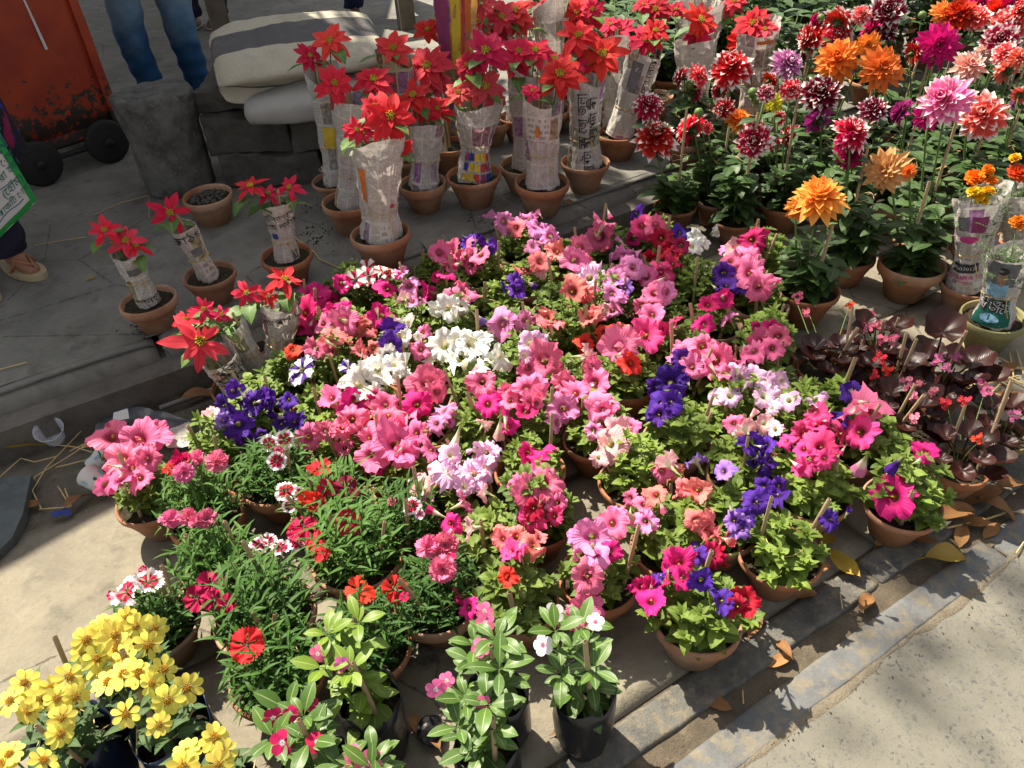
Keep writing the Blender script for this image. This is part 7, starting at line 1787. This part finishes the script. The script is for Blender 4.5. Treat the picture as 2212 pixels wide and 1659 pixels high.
straw_bit([(345, 882), (400, 862), (470, 838)], .008, 'grey split stick lying along the kerb foot', None, name='wooden_stick', mat='wood_grey')
straw_bit([(2045, 1140), (2120, 1125), (2170, 1108)], .003, 'thin dry twig lying over the brown leaf litter', None, name='dry_twig', mat='straw')
# plastic cup, paper cups
p = P(125, 955, .0)
mb = MB(); mb.lathe([(0.001, 0.002), (0.024, 0.0), (0.026, 0.004), (0.037, 0.052), (0.040, 0.054), (0.0405, 0.057), (0.038, 0.056), (0.0345, 0.05), (0.024, 0.006), (0.001, 0.005)], 28)
thing('plastic_cup', (p.x, p.y, .012), 'crumpled clear plastic cup in the gutter by the kerb', 'cup', None, mb.mesh('plastic_cup', ['clear_plastic']), rot=Quaternion((1, .4, 0), .35))
def paper_cup(u, v, rot, label):
    p = P(u, v, .025); r_ = thing('paper_cup', (p.x, p.y, .030), label, 'cup', None, rot=rot)
    mb = MB(); mb.lathe([(0.001, -.034), (0.022, -.034), (0.022, -.037), (0.024, -.037), (0.0305, .034), (0.0325, .036), (0.0315, .039), (0.0285, .037), (0.022, -.030), (0.001, -.030)], 28); c_ = add('body', mb.mesh('body', ['cup_paper']), r_)
    for k in range(7):
        g = k*.9; m2 = MB(); pts = []
        for i in range(4):
            row = []
            for j in range(4):
                zz = -.02+.012*(k % 3)+i*.006; gg = g+j*.09; rr = .024+.0065*(zz+.037)/.071+.0009; row.append((rr*math.cos(gg), rr*math.sin(gg), zz))
            pts.append(row)
        m2.grid(pts, [[(.5,)*3]*4]*4); add('printed_mark', m2.mesh('printed_mark', [['ink_sky', 'ink_orange', 'ink_sky', 'ink_green'][k % 4]]), r_)
paper_cup(213, 1043, Quaternion((0, 0, 1), 2.6) @ Quaternion((0, 1, 0), 1.35), 'paper cup with blue print lying on its side by the pink petunia')
paper_cup(222, 992, Quaternion((0, 0, 1), .6) @ Quaternion((0, 1, 0), 1.1), 'paper cup half hidden behind the pink petunia flowers')
# plastic sheet with newspaper scrap
def sheet(name, px, mat, label, cat, z=.02, amp=.012, seed=1.0):
    c = [P(u, v, z) for (u, v) in px]; o0 = c[0].copy(); mb = MB(); pts, att = [], []; n = 16
    for i in range(n+1):
        row, ra = [], []
        for j in range(n+1):
            a, b = c[0].lerp(c[1], j/n), c[3].lerp(c[2], j/n); p = a.lerp(b, i/n); p.z += amp*(mnoise.noise(Vector((p.x*14+seed, p.y*14, 0)))+.6*mnoise.noise(Vector((p.x*35, p.y*35, seed))))
            p.z = max(p.z, surf_z(p)+.003); row.append(p-o0); ra.append((j*.012, i*.012, .5))
        pts.append(row); att.append(ra)
    mb.grid(pts, att); return thing(name, o0, label, cat, None, mb.mesh(name, [mat]))
simple('dull_plastic', (0.085, 0.09, 0.10), 0.35, 0.5, 0.3, 8.0, 0.5, transl=.1)
sheet('plastic_sheet', [(235, 868), (415, 905), (395, 945), (205, 935)], 'dull_plastic', 'crumpled translucent grey plastic sheet at the kerb foot', 'plastic sheet', .03, .02)
sheet('newspaper_scrap', [(340, 930), (410, 912), (412, 965), (362, 968)], 'newsprint', 'torn newspaper scrap lying on the grey plastic sheet', 'newspaper', .065, .012, 4.0)
sheet('paper_scrap', [(245, 890), (275, 882), (280, 905), (242, 912)], 'paper_white', 'small yellowish paper packet on the grey plastic sheet', 'paper', .07, .006, 8.0)
sheet('plastic_shred', [(2115, 776), (2150, 772), (2165, 780), (2125, 784)], 'paper_white', 'white plastic shred among the straw stalks', 'plastic', .012, .006, 3.0)
sheet('brick_chip', [(910, 520), (960, 508), (975, 530), (925, 545)], 'pavement', 'flat pale broken stone on the platform edge behind the petunias', 'stone', PLAT_H+.012, .004, 6.0)
sheet('foil_scrap', [(107, 1108), (150, 1098), (155, 1112), (115, 1120)], 'ink_blue', 'small shiny blue wrapper in the gutter', 'wrapper', .012, .01, 9.0)
mb = MB(); bm = bmesh.new(); bmesh.ops.create_icosphere(bm, subdivisions=3, radius=.026)
for v in bm.verts: v.co *= 1+.45*mnoise.noise(v.co*45)
me = bpy.data.meshes.new('crumpled_bag'); bm.to_mesh(me); bm.free(); me.materials.append(MAT['black_plastic']); p = P(932, 1580, .02)
thing('crumpled_bag', (p.x, p.y, .02), 'small crumpled black plastic scrap beside an orange leaf', 'plastic', None, me)
# spilled soil: nobody could count it
mb = MB(); rg = random.Random(18)
for (cu, cv, n_, sp) in ((650, 510, 70, .07), (690, 520, 40, .05), (700, 440, 40, .06), (330, 700, 40, .05), (1060, 480, 40, .05)):
    c0 = P(cu, cv, 0); c0 = P(cu, cv, surf_z(c0))
    for k in range(n_):
        x_, y_ = c0.x+rg.gauss(0, sp), c0.y+rg.gauss(0, sp*.7); z_ = surf_z(Vector((x_, y_, 0)))-.003; r_ = rg.uniform(.001, .0045)*(1 if rg.random() < .8 else 1.6); b = len(mb.v); ph = rg.random()*6
        for q in range(5): mb.vert((x_+r_*math.cos(ph+q*1.257)*rg.uniform(.7, 1.2), y_+r_*math.sin(ph+q*1.257), z_))
        mb.vert((x_, y_, z_+r_*1.2))
        for q in range(5): mb.face((b+q, b+(q+1) % 5, b+5))
o = add('spilled_soil', mb.mesh('spilled_soil', ['soil'], False)); o['kind'] = 'stuff'; o['label'] = 'dark crumbs of potting soil spilled between the pots'; o['category'] = 'soil'
# gravel and crumbs along the road edge: nobody could count them
mb = MB(); rg = random.Random(8)
for k in range(900):
    s_ = rg.choice((rg.gauss(-.36, .015), rg.uniform(-.49, -.44), rg.uniform(-2.15, -1.8), rg.uniform(-.34, .6))); a_ = rg.uniform(-1.2, 2.6); p = AS(a_, s_); z = surf_z(p)-(.006 if s_ > -.37 else .004); r_ = rg.uniform(.0008, .0024)
    b = len(mb.v); ph = rg.random()*6
    for q in range(5): mb.vert((p.x+r_*math.cos(ph+q*1.257), p.y+r_*math.sin(ph+q*1.257), z))
    mb.vert((p.x, p.y, z+r_*.9))
    for q in range(5): mb.face((b+q, b+(q+1) % 5, b+5))
o = add('gravel', mb.mesh('gravel', ['dirt'], False)); o['kind'] = 'stuff'; o['label'] = 'fine grit and crumbs scattered along the kerb and road'; o['category'] = 'grit'
for o in bpy.data.objects:
    if 'top' in o: del o['top']
